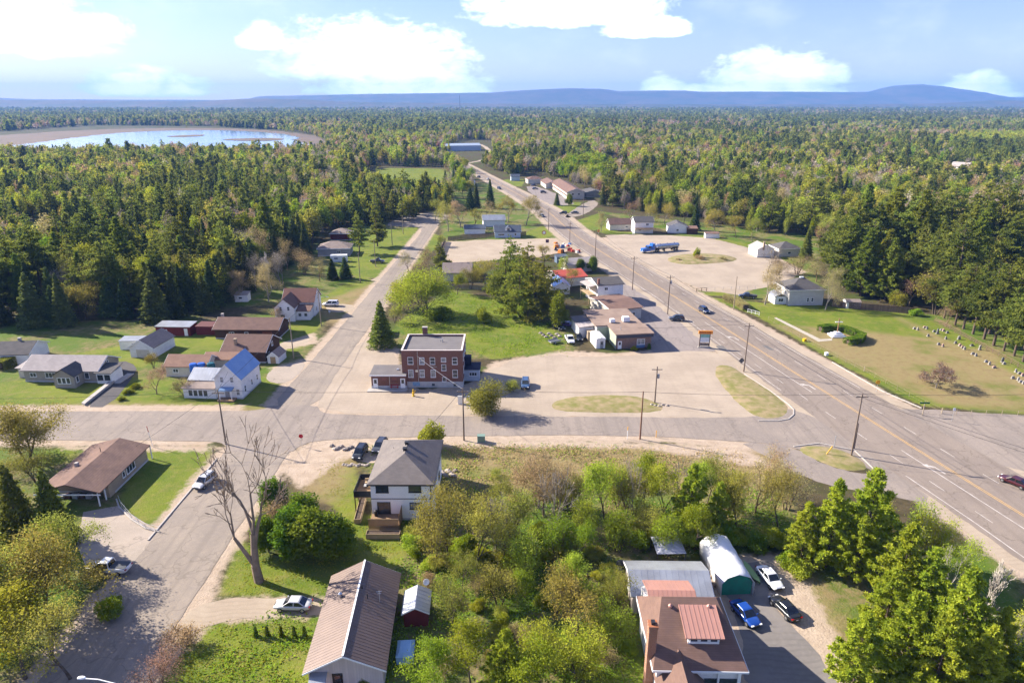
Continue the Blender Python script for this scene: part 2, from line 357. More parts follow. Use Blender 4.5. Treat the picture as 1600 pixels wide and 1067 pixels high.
# ------------------------------------------------------------------ paved and gravel sheets
def wob(s, k): return math.sin(s * .9 + k) * .5 + math.sin(s * 2.3 + k * 1.7) * .3 + math.sin(s * .31 + k * .6) * .6
def densify(pts, step, jag, closed=True, seed=0):
    out = []; s = 0.0; n = len(pts)
    for i in range(n if closed else n - 1):
        a = Vector(pts[i]); b = Vector(pts[(i + 1) % n]); L = (b - a).length; k = max(1, int(L / step))
        nr = Vector((-(b - a).y, (b - a).x)).normalized() if L > 0 else Vector((0, 0))
        for j in range(k):
            q = a + (b - a) * (j / k); q = q + nr * (wob(s, seed) * jag + random.uniform(-.5, .5) * jag * .6); out.append((q.x, q.y)); s += L / k
    if not closed: out.append(tuple(pts[-1]))
    return out
def sheet(name, pts, z, mat, jag=.2, step=.9, smooth=1, parent=None, kind='structure'):
    p = smooth_poly(pts, smooth) if smooth else pts
    p = densify(p, step, jag, True, len(name) + len(pts))
    if sum(p[i][0] * p[(i + 1) % len(p)][1] - p[(i + 1) % len(p)][0] * p[i][1] for i in range(len(p))) < 0: p = p[::-1]
    o = link(name, mesh_np(name, [(x, y, z) for x, y in p], [tuple(range(len(p)))], mat), parent)
    if kind and parent is None: tag(o, kind=kind)
    return o
def roadmat(name, c1, c2, c3, trackdir=None, crack=.5):
    m = bpy.data.materials.new(name); m.use_nodes = True; t = NT(m.node_tree); t.n.clear()
    out = t.node('ShaderNodeOutputMaterial'); p = t.node('ShaderNodeBsdfPrincipled'); t.l.new(p.outputs[0], out.inputs[0])
    p.inputs['Roughness'].default_value = .9; p.inputs['Specular IOR Level'].default_value = .15
    pos = t.node('ShaderNodeNewGeometry').outputs['Position']
    a = t.noise(pos, .12, 5, .6); b = t.noise(pos, 1.3, 4, .65); fine = t.noise(pos, 9, 3, .7)
    c = t.mix(t.ramp(a, .35, .65), c1, c2); c = t.mix(t.ramp(b, .45, .8, 0, .6), c, c3); c = t.mix(t.ramp(fine, .3, .8, 0, .25), c, (.05, .045, .04))
    if trackdir is not None:       # wheel tracks along the road, worn by traffic
        mp = t.node('ShaderNodeMapping'); mp.inputs['Rotation'].default_value = (0, 0, trackdir); mp.inputs['Scale'].default_value = (1.0, .018, 1); t.l.new(pos, mp.inputs[0])
        tr = t.noise(mp.outputs[0], .75, 4, .7); c = t.mix(t.ramp(tr, .45, .66, 0, .5 if crack else .16), c, tuple(q * .72 for q in c2))
    if not crack:                  # sweeping tyre arcs and damp patches on loose gravel
        wv0 = t.node('ShaderNodeTexWave', wave_type='RINGS'); wv0.inputs['Scale'].default_value = .33; wv0.inputs['Distortion'].default_value = 14; wv0.inputs['Detail'].default_value = 3; wv0.inputs['Detail Scale'].default_value = .35; t.l.new(pos, wv0.inputs['Vector'])
        c = t.mix(t.math('MULTIPLY', t.ramp(wv0.outputs[1], .55, .9, 0, .30), t.ramp(a, .35, .6)), c, tuple(q * .70 for q in c2)); pd = t.noise(pos, .22, 6, .7); c = t.mix(t.ramp(pd, .52, .72, 0, .5), c, tuple(q * .80 for q in c1)); c = t.mix(t.ramp(b, .55, .75, 0, .35), c, tuple(q * .62 for q in c1))
    vo = t.node('ShaderNodeTexVoronoi', feature='DISTANCE_TO_EDGE'); vo.inputs['Scale'].default_value = .13
    wv = t.node('ShaderNodeVectorMath', operation='ADD'); t.l.new(pos, wv.inputs[0]); ns = t.node('ShaderNodeTexNoise'); ns.inputs['Scale'].default_value = .5; t.l.new(pos, ns.inputs['Vector'])
    sc = t.node('ShaderNodeVectorMath', operation='SCALE'); t.l.new(ns.outputs['Color'], sc.inputs[0]); sc.inputs['Scale'].default_value = 4; t.l.new(sc.outputs[0], wv.inputs[1]); t.l.new(wv.outputs[0], vo.inputs['Vector'])
    c = t.mix(t.math('MULTIPLY', t.ramp(vo.outputs[0], .005, .02, 1, 0), crack), c, tuple(q * .45 for q in c1)); ol = t.noise(pos, .35, 5, .75); c = t.mix(t.ramp(ol, .60, .76, 0, .55 if crack else .0), c, tuple(q * .6 for q in c2))
    t.l.new(c, p.inputs['Base Color'])
    bp = t.node('ShaderNodeBump'); bp.inputs['Strength'].default_value = .3; bp.inputs['Distance'].default_value = .03; t.l.new(fine, bp.inputs['Height']); t.l.new(bp.outputs[0], p.inputs['Normal'])
    return m
m_hw = roadmat('highway_asphalt', (.25, .205, .168), (.22, .18, .15), (.285, .235, .19), -.2, .42)
m_st = roadmat('street_asphalt', (.285, .238, .192), (.24, .203, .170), (.33, .272, .215), 0.0, .4)
m_xs = roadmat('cross_street_asphalt', (.270, .226, .190), (.23, .195, .168), (.33, .272, .22), R(90), .4)
m_gr = roadmat('gravel', (.385, .315, .235), (.335, .268, .195), (.44, .365, .28), None, 0)
m_gr2 = roadmat('tyre_marked_gravel', (.385, .315, .24), (.33, .268, .205), (.44, .37, .29), R(75), 0)
m_dk = roadmat('dark_driveway_asphalt', (.075, .070, .072), (.095, .088, .088), (.12, .11, .105), None, .2)
m_cc = roadmat('concrete', (.36, .30, .245), (.31, .262, .215), (.41, .35, .29), None, .5)
m_lot = roadmat('lot_asphalt', (.265, .225, .205), (.23, .198, .182), (.31, .265, .235), R(60), .6)

def strip(name, C, N, o1, o2, z, mat, jag=0.0, parent=None):
    n = len(C); a = C + N * np.asarray(o1)[..., None] if np.ndim(o1) else C + N * o1; b = C + N * np.asarray(o2)[..., None] if np.ndim(o2) else C + N * o2
    if jag: a = a + N * (rng.random(n) - .5)[:, None] * jag; b = b + N * (rng.random(n) - .5)[:, None] * jag
    V = np.concatenate([np.c_[a, np.full(n, z)], np.c_[b, np.full(n, z)]]); i = np.arange(n - 1)
    return link(name, mesh_np(name, V, np.stack([i + n, i + n + 1, i + 1, i], 1)[:, ::-1] if False else np.stack([i, i + n, i + n + 1, i + 1], 1)[:, ::-1], mat), parent)
highway = strip('highway', HC, HN, HE[:, 0], -HE[:, 1], .05, m_hw, .35); tag(highway, kind='structure')
shoulder = strip('gravel_shoulder', HC, HN, HE[:, 0] + 2.2, -HE[:, 1] - 2.4, .03, m_gr, 1.2); tag(shoulder, kind='structure')
m_yel = M('yellow_road_paint', (.52, .31, .09), (.40, .27, .13), 1.2, .8, vec='world'); m_wht = M('white_road_paint', (.48, .44, .40), (.34, .30, .265), .8, .8, vec='world')
Yl = HC[:, 1]
def sub(y0, y1):
    i = np.where((Yl >= y0) & (Yl <= y1))[0]; return HC[i], HN[i], HE[i]
for o_ in (.12, -.28):
    C_, N_, _ = sub(20, 760); strip('centre_line', C_, N_, o_ + .16, o_, .062, m_yel, 0, highway)
C_, N_, E_ = sub(20, 105); strip('edge_line', C_, N_, E_[:, 0] - 1.0, E_[:, 0] - 1.2, .062, m_wht, 0, highway)
C_, N_, E_ = sub(140, 700); strip('edge_line', C_, N_, E_[:, 0] - .9, E_[:, 0] - 1.08, .062, m_wht, 0, highway)
C_, N_, E_ = sub(136, 700); strip('edge_line', C_, N_, -E_[:, 1] + .9, -E_[:, 1] + .72, .062, m_wht, 0, highway)
C_, N_, E_ = sub(20, 112); strip('turn_lane_line', C_, N_, 3.1, 2.9, .062, m_wht, 0, highway)
C_, N_, E_ = sub(138, 190); strip('turn_lane_line', C_, N_, 3.1, 2.9, .062, m_wht, 0, highway)
arc = np.cumsum(np.r_[0, np.linalg.norm(np.diff(HC, axis=0), axis=1)])
def hpt(s, off):
    x = np.interp(s, arc, HC[:, 0]); y = np.interp(s, arc, HC[:, 1]); n0 = np.interp(s, arc, HN[:, 0]); n1_ = np.interp(s, arc, HN[:, 1]); return (x + n0 * off, y + n1_ * off)
for off in (6.3, -4.4):
    s = 12.0
    while s < 330:
        a = hpt(s, off - .08); b = hpt(s, off + .08); c_ = hpt(s + 3.2, off + .08); d_ = hpt(s + 3.2, off - .08)
        link('lane_dash', mesh_np('lane_dash', [(*q, .062) for q in (a, d_, c_, b)], [(0, 1, 2, 3)], m_wht), highway); s += 9.2
def arrow(px, py, rot):
    x, y = G(px, py)
    poly = [(-.12, -1.6), (.12, -1.6), (.12, .2), (-.5, .75), (-.35, 1.0), (-1.15, 1.1), (-1.0, .25), (-.72, .45), (-.12, 0)]
    link('turn_arrow', mesh_np('turn_arrow', [(a * 1.35, b * 1.35, 0) for a, b in poly], [tuple(range(len(poly)))], m_wht), highway, (x, y, .063), rot)
arrow(1265, 603, .2); arrow(1462, 731, .2); arrow(1148, 528, .2)
for q in ([(1190, 540), (1198, 540), (1210, 547), (1202, 547)], [(1118, 541), (1129, 540), (1136, 546), (1125, 547)]):
    sheet('asphalt_patch', [G(*p) for p in q], .064, M('patch_tar', (.12, .11, .10), (.15, .14, .13), 2), .02, .6, 0, highway)

GL = {}
def gsheet(name, q, z, mat, **k): GL[name] = sheet(name, GP(q), z, mat, **k)
gsheet('gravel_lot', [(492, 645), (500, 604), (540, 552), (575, 528), (618, 545), (632, 612), (735, 604), (772, 570), (870, 552), (912, 560), (1020, 552), (1098, 545), (1130, 556), (1180, 600), (1240, 648), (1180, 655), (1000, 652), (720, 650)], .02, m_gr2, jag=.5)
gsheet('gravel_lot', [(930, 368), (1000, 366), (1108, 371), (1196, 396), (1262, 426), (1170, 458), (1095, 452), (1040, 430)], .024, m_gr2, jag=.5)
gsheet('gravel_lot', [(692, 380), (760, 374), (868, 374), (893, 386), (850, 400), (760, 408), (700, 410)], .02, m_gr, jag=.4)
gsheet('parking_lot', [(1000, 552), (1090, 548), (1128, 550), (1040, 488), (1000, 448), (960, 432), (958, 470), (995, 500)], .028, m_lot, jag=.2)
gsheet('parking_lot', [(818, 292), (838, 290), (905, 318), (876, 322), (848, 318)], .02, m_lot, jag=.3)
# cross street and side streets (grid aligned with the camera axis)
def wsheet(name, pts, z, mat, **k): GL[name] = sheet(name, pts, z, mat, **k)
wsheet('cross_street', [(-220, 115.5), (-58, 115.2), (-53, 113.5), (-52.3, 110), (-40.4, 110), (-39, 113.8), (-34, 115.6), (-8, 117.0), (20, 117.3), (40, 115.2), (50, 113.2), (60, 106.5), (66, 100), (70, 104), (64, 120), (58.2, 129), (56.5, 128.8), (53, 126.3), (45, 124.7), (20, 125.2), (-8, 125.6), (-36, 126.2), (-39.5, 127.6), (-41, 131), (-50.5, 131), (-51.5, 128.6), (-56, 127.8), (-220, 128)], .04, m_xs, jag=.12, smooth=1)
wsheet('side_street', [(-50.6, 128.5), (-40.9, 128.5), (-41.2, 150), (-40.2, 190), (-39.8, 255), (-39.2, 300), (-38.5, 352), (-36, 376), (-33, 400), (-45, 402), (-62, 380), (-66, 352), (-58, 349), (-46, 347), (-44.2, 330), (-45.3, 298), (-47, 255), (-47.8, 210), (-48.5, 180), (-49.5, 150)], .036, m_st, jag=.12, smooth=1)
wsheet('side_street', [(-52.2, 112), (-52.4, 84), (-52, 60), (-51.8, 20), (-40.6, 20), (-40.8, 60), (-40.9, 86), (-40.5, 112)], .036, m_st, jag=.1, smooth=0)
wsheet('east_street', [G(1438, 638), G(1520, 645), G(1640, 650), (140, 124), (150, 100), G(1640, 745), G(1540, 722), G(1500, 690), (74, 112), (72, 128)], .044, m_xs, jag=.15, smooth=1)
wsheet('slip_lane', [G(1180, 690), G(1235, 704), G(1290, 730), G(1360, 745), G(1420, 762), G(1470, 800), G(1560, 900), G(1640, 980), G(1600, 900), G(1500, 808), G(1390, 735), G(1330, 712)][:0] or [G(1150, 688), G(1245, 700), G(1290, 728), G(1358, 742), G(1398, 735), G(1470, 790), G(1380, 775), G(1290, 757), G(1240, 738), G(1195, 712)], .034, m_xs, jag=.15)
wsheet('driveway', [G(130, 636), G(170, 636), G(208, 590), G(215, 572), G(190, 562), G(176, 575), G(180, 590)], .02, m_dk, jag=.05)
wsheet('driveway', [G(185, 790), G(212, 808), G(250, 830), G(262, 832), G(232, 905), G(205, 905), G(140, 900), G(120, 850), G(130, 800)], .022, m_cc, jag=.03, smooth=0)
wsheet('driveway', [G(285, 962), G(330, 935), G(430, 932), G(515, 940), G(510, 962), G(330, 970), G(290, 1000)], .02, m_gr, jag=.25)
wsheet('driveway', [G(1112, 905), G(1185, 872), G(1212, 880), G(1212, 905), G(1195, 935), G(1265, 1000), G(1330, 1100), G(1160, 1100), G(1160, 960)], .02, roadmat('grey_drive_gravel', (.21, .19, .175), (.17, .155, .145), (.27, .24, .215), None, 0), jag=.25)
wsheet('driveway', [G(418, 580), G(450, 568), G(482, 566), G(462, 590), G(440, 600), G(415, 596)], .02, m_cc, jag=.15)
wsheet('driveway', [G(430, 538), G(485, 524), G(492, 532), G(440, 546)], .02, m_gr, jag=.15)
wsheet('driveway', [G(505, 478), G(545, 474), G(560, 484), G(520, 490)], .02, m_gr, jag=.15)
wsheet('driveway', [G(542, 716), G(556, 692), G(640, 688), G(640, 720), G(600, 722), G(575, 724)], .02, M('driveway_fines', (.40, .315, .235), (.33, .26, .20), .8, .95, .3, vec='world'), jag=.15)
wsheet('driveway', [G(1100, 450), G(1150, 462), G(1175, 460), G(1150, 450)], .03, m_gr, jag=.1)
wsheet('far_road', [(-52, 722), (-47, 725), (-26, 776), (-24, 860), (-30, 975), (-48, 1085), (-54, 1085), (-36, 975), (-31, 860), (-32, 776)], .03, m_gr, jag=.3)
wsheet('far_road', [G(905, 322), G(925, 312), G(938, 318), G(915, 336), G(880, 342), G(890, 332)], .03, m_st, jag=.2)
wsheet('driveway', [G(560, 412), G(620, 412), G(612, 418), G(565, 420)][:0] or [G(590, 433), G(612, 428), G(608, 436), G(575, 440)], .02, m_gr, jag=.15)
# grass islands: low mounds of turf lying on the lots
m_isl = M('island_turf', (.285, .215, .12), (.15, .15, .035), .5, .95, 1.0, bscale=2.2, vec='world', detail=9)
def island(pts, h=.22):
    p = densify(smooth_poly(GP(pts), 2), 1.0, .18, True, 3); c = np.mean(p, 0)
    V = []; F = []; n = len(p)
    for k, (f, z) in enumerate(((1, .022), (.9, h * .55), (.7, h), (.35, h * 1.15))):
        for (x, y) in p: V.append((c[0] + (x - c[0]) * f, c[1] + (y - c[1]) * f, z + random.uniform(-.02, .02) * (k > 0)))
    V.append((c[0], c[1], h * 1.2))
    for k in range(3): F += [(k * n + i, k * n + (i + 1) % n, (k + 1) * n + (i + 1) % n, (k + 1) * n + i) for i in range(n)]
    F += [(3 * n + i, 3 * n + (i + 1) % n, 4 * n) for i in range(n)]
    o = link('grass_island', mesh_np('grass_island', V, F, m_isl, True)); tag(o, kind='structure'); return o
island([(858, 634), (878, 622), (940, 616), (1005, 620), (1040, 636), (1028, 645), (960, 645), (870, 643)])
island([(1112, 576), (1132, 568), (1160, 582), (1205, 612), (1238, 640), (1222, 654), (1185, 655), (1140, 620)])
island([(1240, 700), (1275, 695), (1330, 706), (1362, 732), (1330, 737), (1280, 722)])
island([(1036, 405), (1070, 396), (1130, 397), (1160, 406), (1120, 412), (1060, 414)], .5)
m_kerb = M('kerb_concrete', (.42, .38, .34), (.34, .31, .28), 1.5, .9)
def kerb(pts, name='kerb'):
    q = densify(pts, 1.0, 0, False); b = MB(); n = len(q)
    L = []; Rr = []
    for i in range(n):
        a = Vector(q[max(i - 1, 0)]); c_ = Vector(q[min(i + 1, n - 1)]); d = (c_ - a).normalized(); nn = Vector((-d.y, d.x)) * .11
        p = Vector(q[i]); L.append(p + nn); Rr.append(p - nn)
    for i in range(n - 1):
        b.slab([(L[i].x, L[i].y, .17), (Rr[i].x, Rr[i].y, .17), (Rr[i + 1].x, Rr[i + 1].y, .17), (L[i + 1].x, L[i + 1].y, .17)], .17)
    o = b.build(name, m_kerb); tag(o, kind='structure'); return o
kerb(GP([(1163, 585), (1205, 612), (1232, 632), (1240, 640), (1240, 648), (1232, 655), (1215, 658), (1185, 658)]))
kerb(GP([(1440, 638), (1380, 612), (1300, 566)])) ; kerb([(-52.6, 108), (-52.8, 84)]); kerb(GP([(182, 780), (186, 792), (205, 812), (228, 826), (250, 832)]))
kerb(GP([(1240, 698), (1280, 693), (1335, 704), (1365, 733)]))

# ------------------------------------------------------------------ lake, marsh, hills
m_water = M('lake_water', (.10, .19, .32), (.20, .30, .42), .02, .12, .15, spec=.6, bscale=.15, vec='world')
lake = sheet('lake', GP([(-60, 238), (40, 226), (130, 214), (210, 206), (340, 203.5), (425, 208), (470, 215), (455, 221), (492, 226), (470, 233), (300, 236), (100, 240)]), .6, m_water, jag=6, step=12, smooth=2)
m_marsh = M('marsh_reeds', (.135, .092, .062), (.10, .075, .05), .02, .95, vec='world')
marsh = sheet('marsh', GP([(-200, 224), (0, 212), (150, 202), (330, 200), (440, 205), (500, 213), (520, 224), (520, 238), (480, 240), (300, 240), (0, 246), (-200, 250)]), .3, m_marsh, jag=8, step=12, smooth=2)
for q in ([(255, 214), (290, 212), (322, 211), (318, 213.5), (280, 215.5)], [(330, 219), (420, 216), (455, 219), (400, 222)]):
    sheet('marsh', GP(q), .9, m_marsh, jag=3, step=8, smooth=2)
m_hill = M('hill_forest', (.030, .048, .018), (.085, .070, .042), .0035, .95, .8, bscale=.02, vec='world', detail=8)
def ridge(name, Y, prof, depth, seed):
    """long forested hill: prof = (photo x, crest height of photo y) pairs, built as a solid ridge at distance Y"""
    xs = np.array([p[0] for p in prof]); ys = np.array([p[1] for p in prof])
    hx = np.linspace(xs[0], xs[-1], 260); hy = np.interp(hx, xs, ys)
    X = np.array([(x - 800) / FOC * Y / math.cos(0) * 1.03 for x in hx]); Z = np.array([CAM_H + (159.8 - y) / FOC * Y * 1.12 for y in hy])
    r = np.random.default_rng(seed); nzv = np.zeros(260)
    for o in range(1, 6):
        ph = r.random() * 6; nzv += np.sin(np.arange(260) * .05 * 1.9 ** o + ph) * (5.0 / 1.7 ** o)
    Z = np.maximum(Z + nzv, 4); V = []
    prof2 = [(-1.0, 0.0), (-.75, .12), (-.5, .35), (-.3, .62), (-.12, .9), (0, 1), (.2, .92), (1, 0)]
    rows = len(prof2)
    for k, (d, zf) in enumerate(prof2):
        for i in range(260): V.append((X[i], Y + d * depth + r.uniform(-40, 40), max(0, Z[i] * zf + (r.uniform(-6, 6) if 0 < k < 5 else 0)) - 2))
    i = np.arange(259); F = np.concatenate([np.stack([k * 260 + i, k * 260 + i + 1, (k + 1) * 260 + i + 1, (k + 1) * 260 + i], 1) for k in range(rows - 1)])
    o = link(name, mesh_np(name, V, F, m_hill, True)); tag(o, kind='structure'); return o
ridge('hills', 9000, [(-900, 156), (-300, 157), (0, 155), (60, 154), (110, 156), (420, 157), (440, 152), (560, 150.5), (700, 149), (770, 148), (820, 145), (880, 142.5), (930, 143), (950, 146), (1000, 145), (1050, 145), (1070, 147), (1150, 146.5), (1300, 147), (1320, 146), (1345, 139), (1385, 137.5), (1430, 142), (1480, 149), (1510, 154), (1600, 154), (1800, 156), (2600, 152)], 1400, 1)
ridge('hills', 6200, [(-900, 158), (0, 157), (350, 158), (420, 155), (500, 156), (560, 159), (900, 163), (1200, 162), (1420, 161), (1500, 157), (1600, 158), (2600, 156)], 900, 2)
# ------------------------------------------------------------------ buildings
def bandmat(name, c1, c2, rows, rough=.85, dark=.72, axis='z', nscale=.6, bump=.5, metal=0.0, brick=False, mortar=(.4, .36, .32)):
    """siding / shingle courses / brick too fine to pick apart"""
    if name in _mats: return _mats[name]
    m = bpy.data.materials.new(name); m.use_nodes = True; t = NT(m.node_tree); t.n.clear(); out = t.node('ShaderNodeOutputMaterial'); p = t.node('ShaderNodeBsdfPrincipled'); t.l.new(p.outputs[0], out.inputs[0])
    p.inputs['Roughness'].default_value = rough; p.inputs['Specular IOR Level'].default_value = .25; p.inputs['Metallic'].default_value = metal
    co = t.node('ShaderNodeTexCoord').outputs['Object']; sp = t.node('ShaderNodeSeparateXYZ'); t.l.new(co, sp.inputs[0])
    c = t.mix(t.ramp(t.noise(co, nscale, 5, .65), .3, .7), c1, c2)
    if brick:
        cb = t.node('ShaderNodeCombineXYZ'); t.put(cb.inputs[0], t.math('ADD', sp.outputs[0], sp.outputs[1])); t.l.new(sp.outputs[2], cb.inputs[1])
        b = t.node('ShaderNodeTexBrick'); b.inputs['Scale'].default_value = 1.0; b.inputs['Brick Width'].default_value = .24; b.inputs['Row Height'].default_value = .085; b.inputs['Mortar Size'].default_value = .008
        t.l.new(cb.outputs[0], b.inputs['Vector']); t.l.new(c, b.inputs['Color1']); b.inputs['Color2'].default_value = (*[q * .75 for q in c1], 1); b.inputs['Mortar'].default_value = (*mortar, 1); c = b.outputs[0]; h = b.outputs[1]
    else:
        ax = {'z': sp.outputs[2], 'x': sp.outputs[0], 'y': sp.outputs[1]}[axis]; fr = t.math('FRACT', t.math('MULTIPLY', ax, rows)); h = fr
        c = t.mix(t.ramp(fr, .0, .28, 1 - dark, 0), c, tuple(q * .35 for q in c1)); cell = t.math('FLOOR', t.math('MULTIPLY', ax, rows)); wn = t.node('ShaderNodeTexWhiteNoise', noise_dimensions='2D')
        cb = t.node('ShaderNodeCombineXYZ'); t.put(cb.inputs[0], t.math('FLOOR', t.math('MULTIPLY', t.math('ADD', sp.outputs[0], sp.outputs[1]), 1.6))); t.l.new(cell, cb.inputs[1]); t.l.new(cb.outputs[0], wn.inputs['Vector'])
        c = t.mix(t.ramp(wn.outputs[0], 0, 1, 0, .22), c, tuple(q * .6 for q in c2))
    t.l.new(c, p.inputs['Base Color']); bp = t.node('ShaderNodeBump'); bp.inputs['Strength'].default_value = bump; bp.inputs['Distance'].default_value = .02; t.l.new(h, bp.inputs['Height']); t.l.new(bp.outputs[0], p.inputs['Normal'])
    _mats[name] = m; return m
W_WHITE = bandmat('white_siding', (.82, .81, .79), (.74, .73, .71), 5.5, .7, .9); W_CREAM = bandmat('cream_siding', (.62, .58, .50), (.55, .50, .43), 5.5, .75, .85); W_TAN = bandmat('tan_siding', (.38, .30, .21), (.32, .25, .17), 5, .8, .8)
W_STONE = bandmat('pale_stone_cladding', (.42, .37, .30), (.33, .29, .235), 1, brick=True, mortar=(.3, .27, .23)); W_BRICK = bandmat('red_brick', (.215, .085, .055), (.17, .07, .05), 1, brick=True, mortar=(.25, .17, .14))
W_BROWN = bandmat('brown_wood_siding', (.10, .045, .028), (.07, .035, .024), 4, .85, .7); W_RED = bandmat('red_boards', (.19, .025, .025), (.13, .022, .022), 4, .8, .7, 'x'); W_BLUE = bandmat('pale_blue_siding', (.48, .55, .64), (.42, .48, .56), 5, .75, .85)
W_GREY = bandmat('grey_siding', (.34, .33, .32), (.28, .27, .26), 5, .8, .8); W_PINK = bandmat('beige_vertical_siding', (.56, .48, .44), (.50, .43, .39), 3.5, .8, .82, 'x'); W_GREEN = bandmat('pale_green_boards', (.36, .40, .30), (.30, .34, .26), 3, .8, .8, 'y')
W_STUCCO = M('white_stucco', (.90, .90, .89), (.86, .86, .85), .8, .85, .2)
R_CHAR = bandmat('charcoal_shingles', (.115, .105, .10), (.085, .080, .08), 9, .95, .6); R_BROWN = bandmat('brown_shingles', (.19, .115, .088), (.15, .093, .075), 9, .95, .6); R_TAUPE = bandmat('taupe_shingles', (.29, .23, .195), (.24, .19, .165), 9, .95, .65)
R_GREY = bandmat('grey_shingles', (.38, .335, .315), (.31, .275, .26), 9, .95, .65); R_RED = M('red_metal_roof', (.46, .085, .05), (.38, .08, .05), .5, .5, .1); R_BLUEM = M('blue_metal_roof', (.16, .27, .46), (.21, .32, .50), .5, .32, .1, .35, .5)
R_GALV = M('galvanized_roof', (.40, .42, .45), (.30, .31, .33), .35, .38, .1, .45, .5); R_MBROWN = M('brown_metal_roof', (.165, .118, .096), (.14, .10, .083), .4, .5, .1, .15); R_PINKM = M('pink_brown_metal_roof', (.40, .21, .165), (.36, .19, .15), .5, .45, .1, .1)
R_FLAT = M('brown_gravel_roof', (.20, .142, .11), (.26, .19, .148), .35, .95, .4, detail=6); R_TAR = M('tar_roof', (.125, .115, .115), (.155, .142, .138), .4, .95, .3, detail=6); R_DBLUE = bandmat('slate_blue_shingles', (.085, .105, .14), (.065, .08, .11), 9, .95, .6)
T_WHITE = M('white_trim', (.78, .78, .77), None, rough=.6); T_BLACK = M('black_trim', (.02, .02, .022), None, rough=.5); T_BROWN = M('brown_trim', (.10, .06, .04), None, rough=.7); T_GREY = M('grey_trim', (.3, .3, .3), None, rough=.6)
GLASS = M('window_glass', (.022, .028, .034), (.06, .07, .08), .7, .06, spec=.7); CURT = M('curtained_glass', (.34, .34, .33), (.16, .17, .18), 1.2, .15, spec=.6)
WOOD = M('weathered_deck_wood', (.30, .19, .105), (.22, .14, .08), 1.5, .9, .3, stretch=(8, 8, .6)); WOODL = M('new_lumber', (.42, .31, .19), (.36, .26, .155), 1.2, .85, .2); SOIL = M('planter_soil', (.06, .04, .03), (.1, .07, .05), 3, .95, .5)
CONC = M('plain_concrete', (.40, .37, .33), (.33, .30, .27), .8, .9, .2); CHIM = bandmat('orange_brick', (.40, .145, .06), (.33, .12, .05), 1, brick=True); METALD = M('dark_metal', (.05, .05, .055), None, rough=.45, metal=.6); METALL = M('light_metal', (.55, .56, .57), None, rough=.35, metal=.7)
FOUND = M('painted_foundation', (.50, .49, .48), (.40, .39, .38), .7, .9, .2)

_wc = {}
def win_meshes(w, h, trim, div, glass):
    k = (round(w, 2), round(h, 2), trim.name, div, glass.name)
    if k not in _wc:
        f = MB(); b = .09; d0, d1 = -.075, .01
        f.box(-w / 2, -w / 2 + b, d0, d1, -h / 2, h / 2).box(w / 2 - b, w / 2, d0, d1, -h / 2, h / 2).box(-w / 2 + b, w / 2 - b, d0, d1, h / 2 - b, h / 2).box(-w / 2 - .04, w / 2 + .04, d0 - .05, d1, -h / 2 - .05, -h / 2 + b * .9)
        nv = {'s': 1, 'd': 2, 't': 3, 'q': 4, 'h': 1, 'n': 1}[div]
        for i in range(1, nv): x = -w / 2 + w * i / nv; f.box(x - .035, x + .035, d0 + .012, d1, -h / 2 + b, h / 2 - b)
        if div == 'h': f.box(-w / 2 + b, w / 2 - b, d0 + .012, d1, -.03, .03)
        p = MB().box(-w / 2 + b * .5, w / 2 - b * .5, -.028, .0, -h / 2 + b * .5, h / 2 - b * .5)
        _wc[k] = (f.mesh('window', trim), p.mesh('pane', glass))
    return _wc[k]
SIDE = {'S': (0, -1), 'N': (math.pi, 1), 'E': (math.pi / 2, 1), 'W': (-math.pi / 2, -1)}
def onwall(side, u, z, w, d, off=0.0):
    if side == 'S': return (u, -d / 2 - off, z)
    if side == 'N': return (u, d / 2 + off, z)
    if side == 'E': return (w / 2 + off, u, z)
    return (-w / 2 - off, u, z)
def add_window(par, side, u, z, ww, hh, w, d, trim=None, div='s', glass=None, c=(0, 0)):
    trim = trim or T_WHITE; a, b = win_meshes(ww, hh, trim, div, glass or GLASS); q = onwall(side, u, z, w, d, .004)
    o = link('window', a, par, (q[0] + c[0], q[1] + c[1], q[2]), SIDE[side][0]); link('pane', b, o); return o
def add_door(par, side, u, w, d, mat=None, ww=.95, hh=2.05, z0=.05, glass=False, c=(0, 0), name='door'):
    q = onwall(side, u, z0, w, d, .004); m = MB().box(-ww / 2, ww / 2, -.05, .0, 0, hh); o = link(name, m.mesh(name, mat or T_WHITE), par, (q[0] + c[0], q[1] + c[1], q[2]), SIDE[side][0])
    if glass: link('pane', MB().box(-ww * .28, ww * .28, -.062, -.05, hh * .5, hh * .88).mesh('pane', GLASS), o)
    link('handle', MB().box(ww * .34, ww * .42, -.11, -.05, hh * .45, hh * .52).mesh('handle', METALD), o); return o
def gable(w, d, h, rise, axis, z0=-.1, c=(0, 0)):
    b = MB()
    if axis == 'x': b.prism([(-d / 2 + c[1], z0), (d / 2 + c[1], z0), (d / 2 + c[1], h), (c[1], h + rise), (-d / 2 + c[1], h)], 'x', -w / 2 + c[0], w / 2 + c[0])
    else: b.prism([(-w / 2 + c[0], z0), (w / 2 + c[0], z0), (w / 2 + c[0], h), (c[0], h + rise), (-w / 2 + c[0], h)], 'y', -d / 2 + c[1], d / 2 + c[1])
    return b
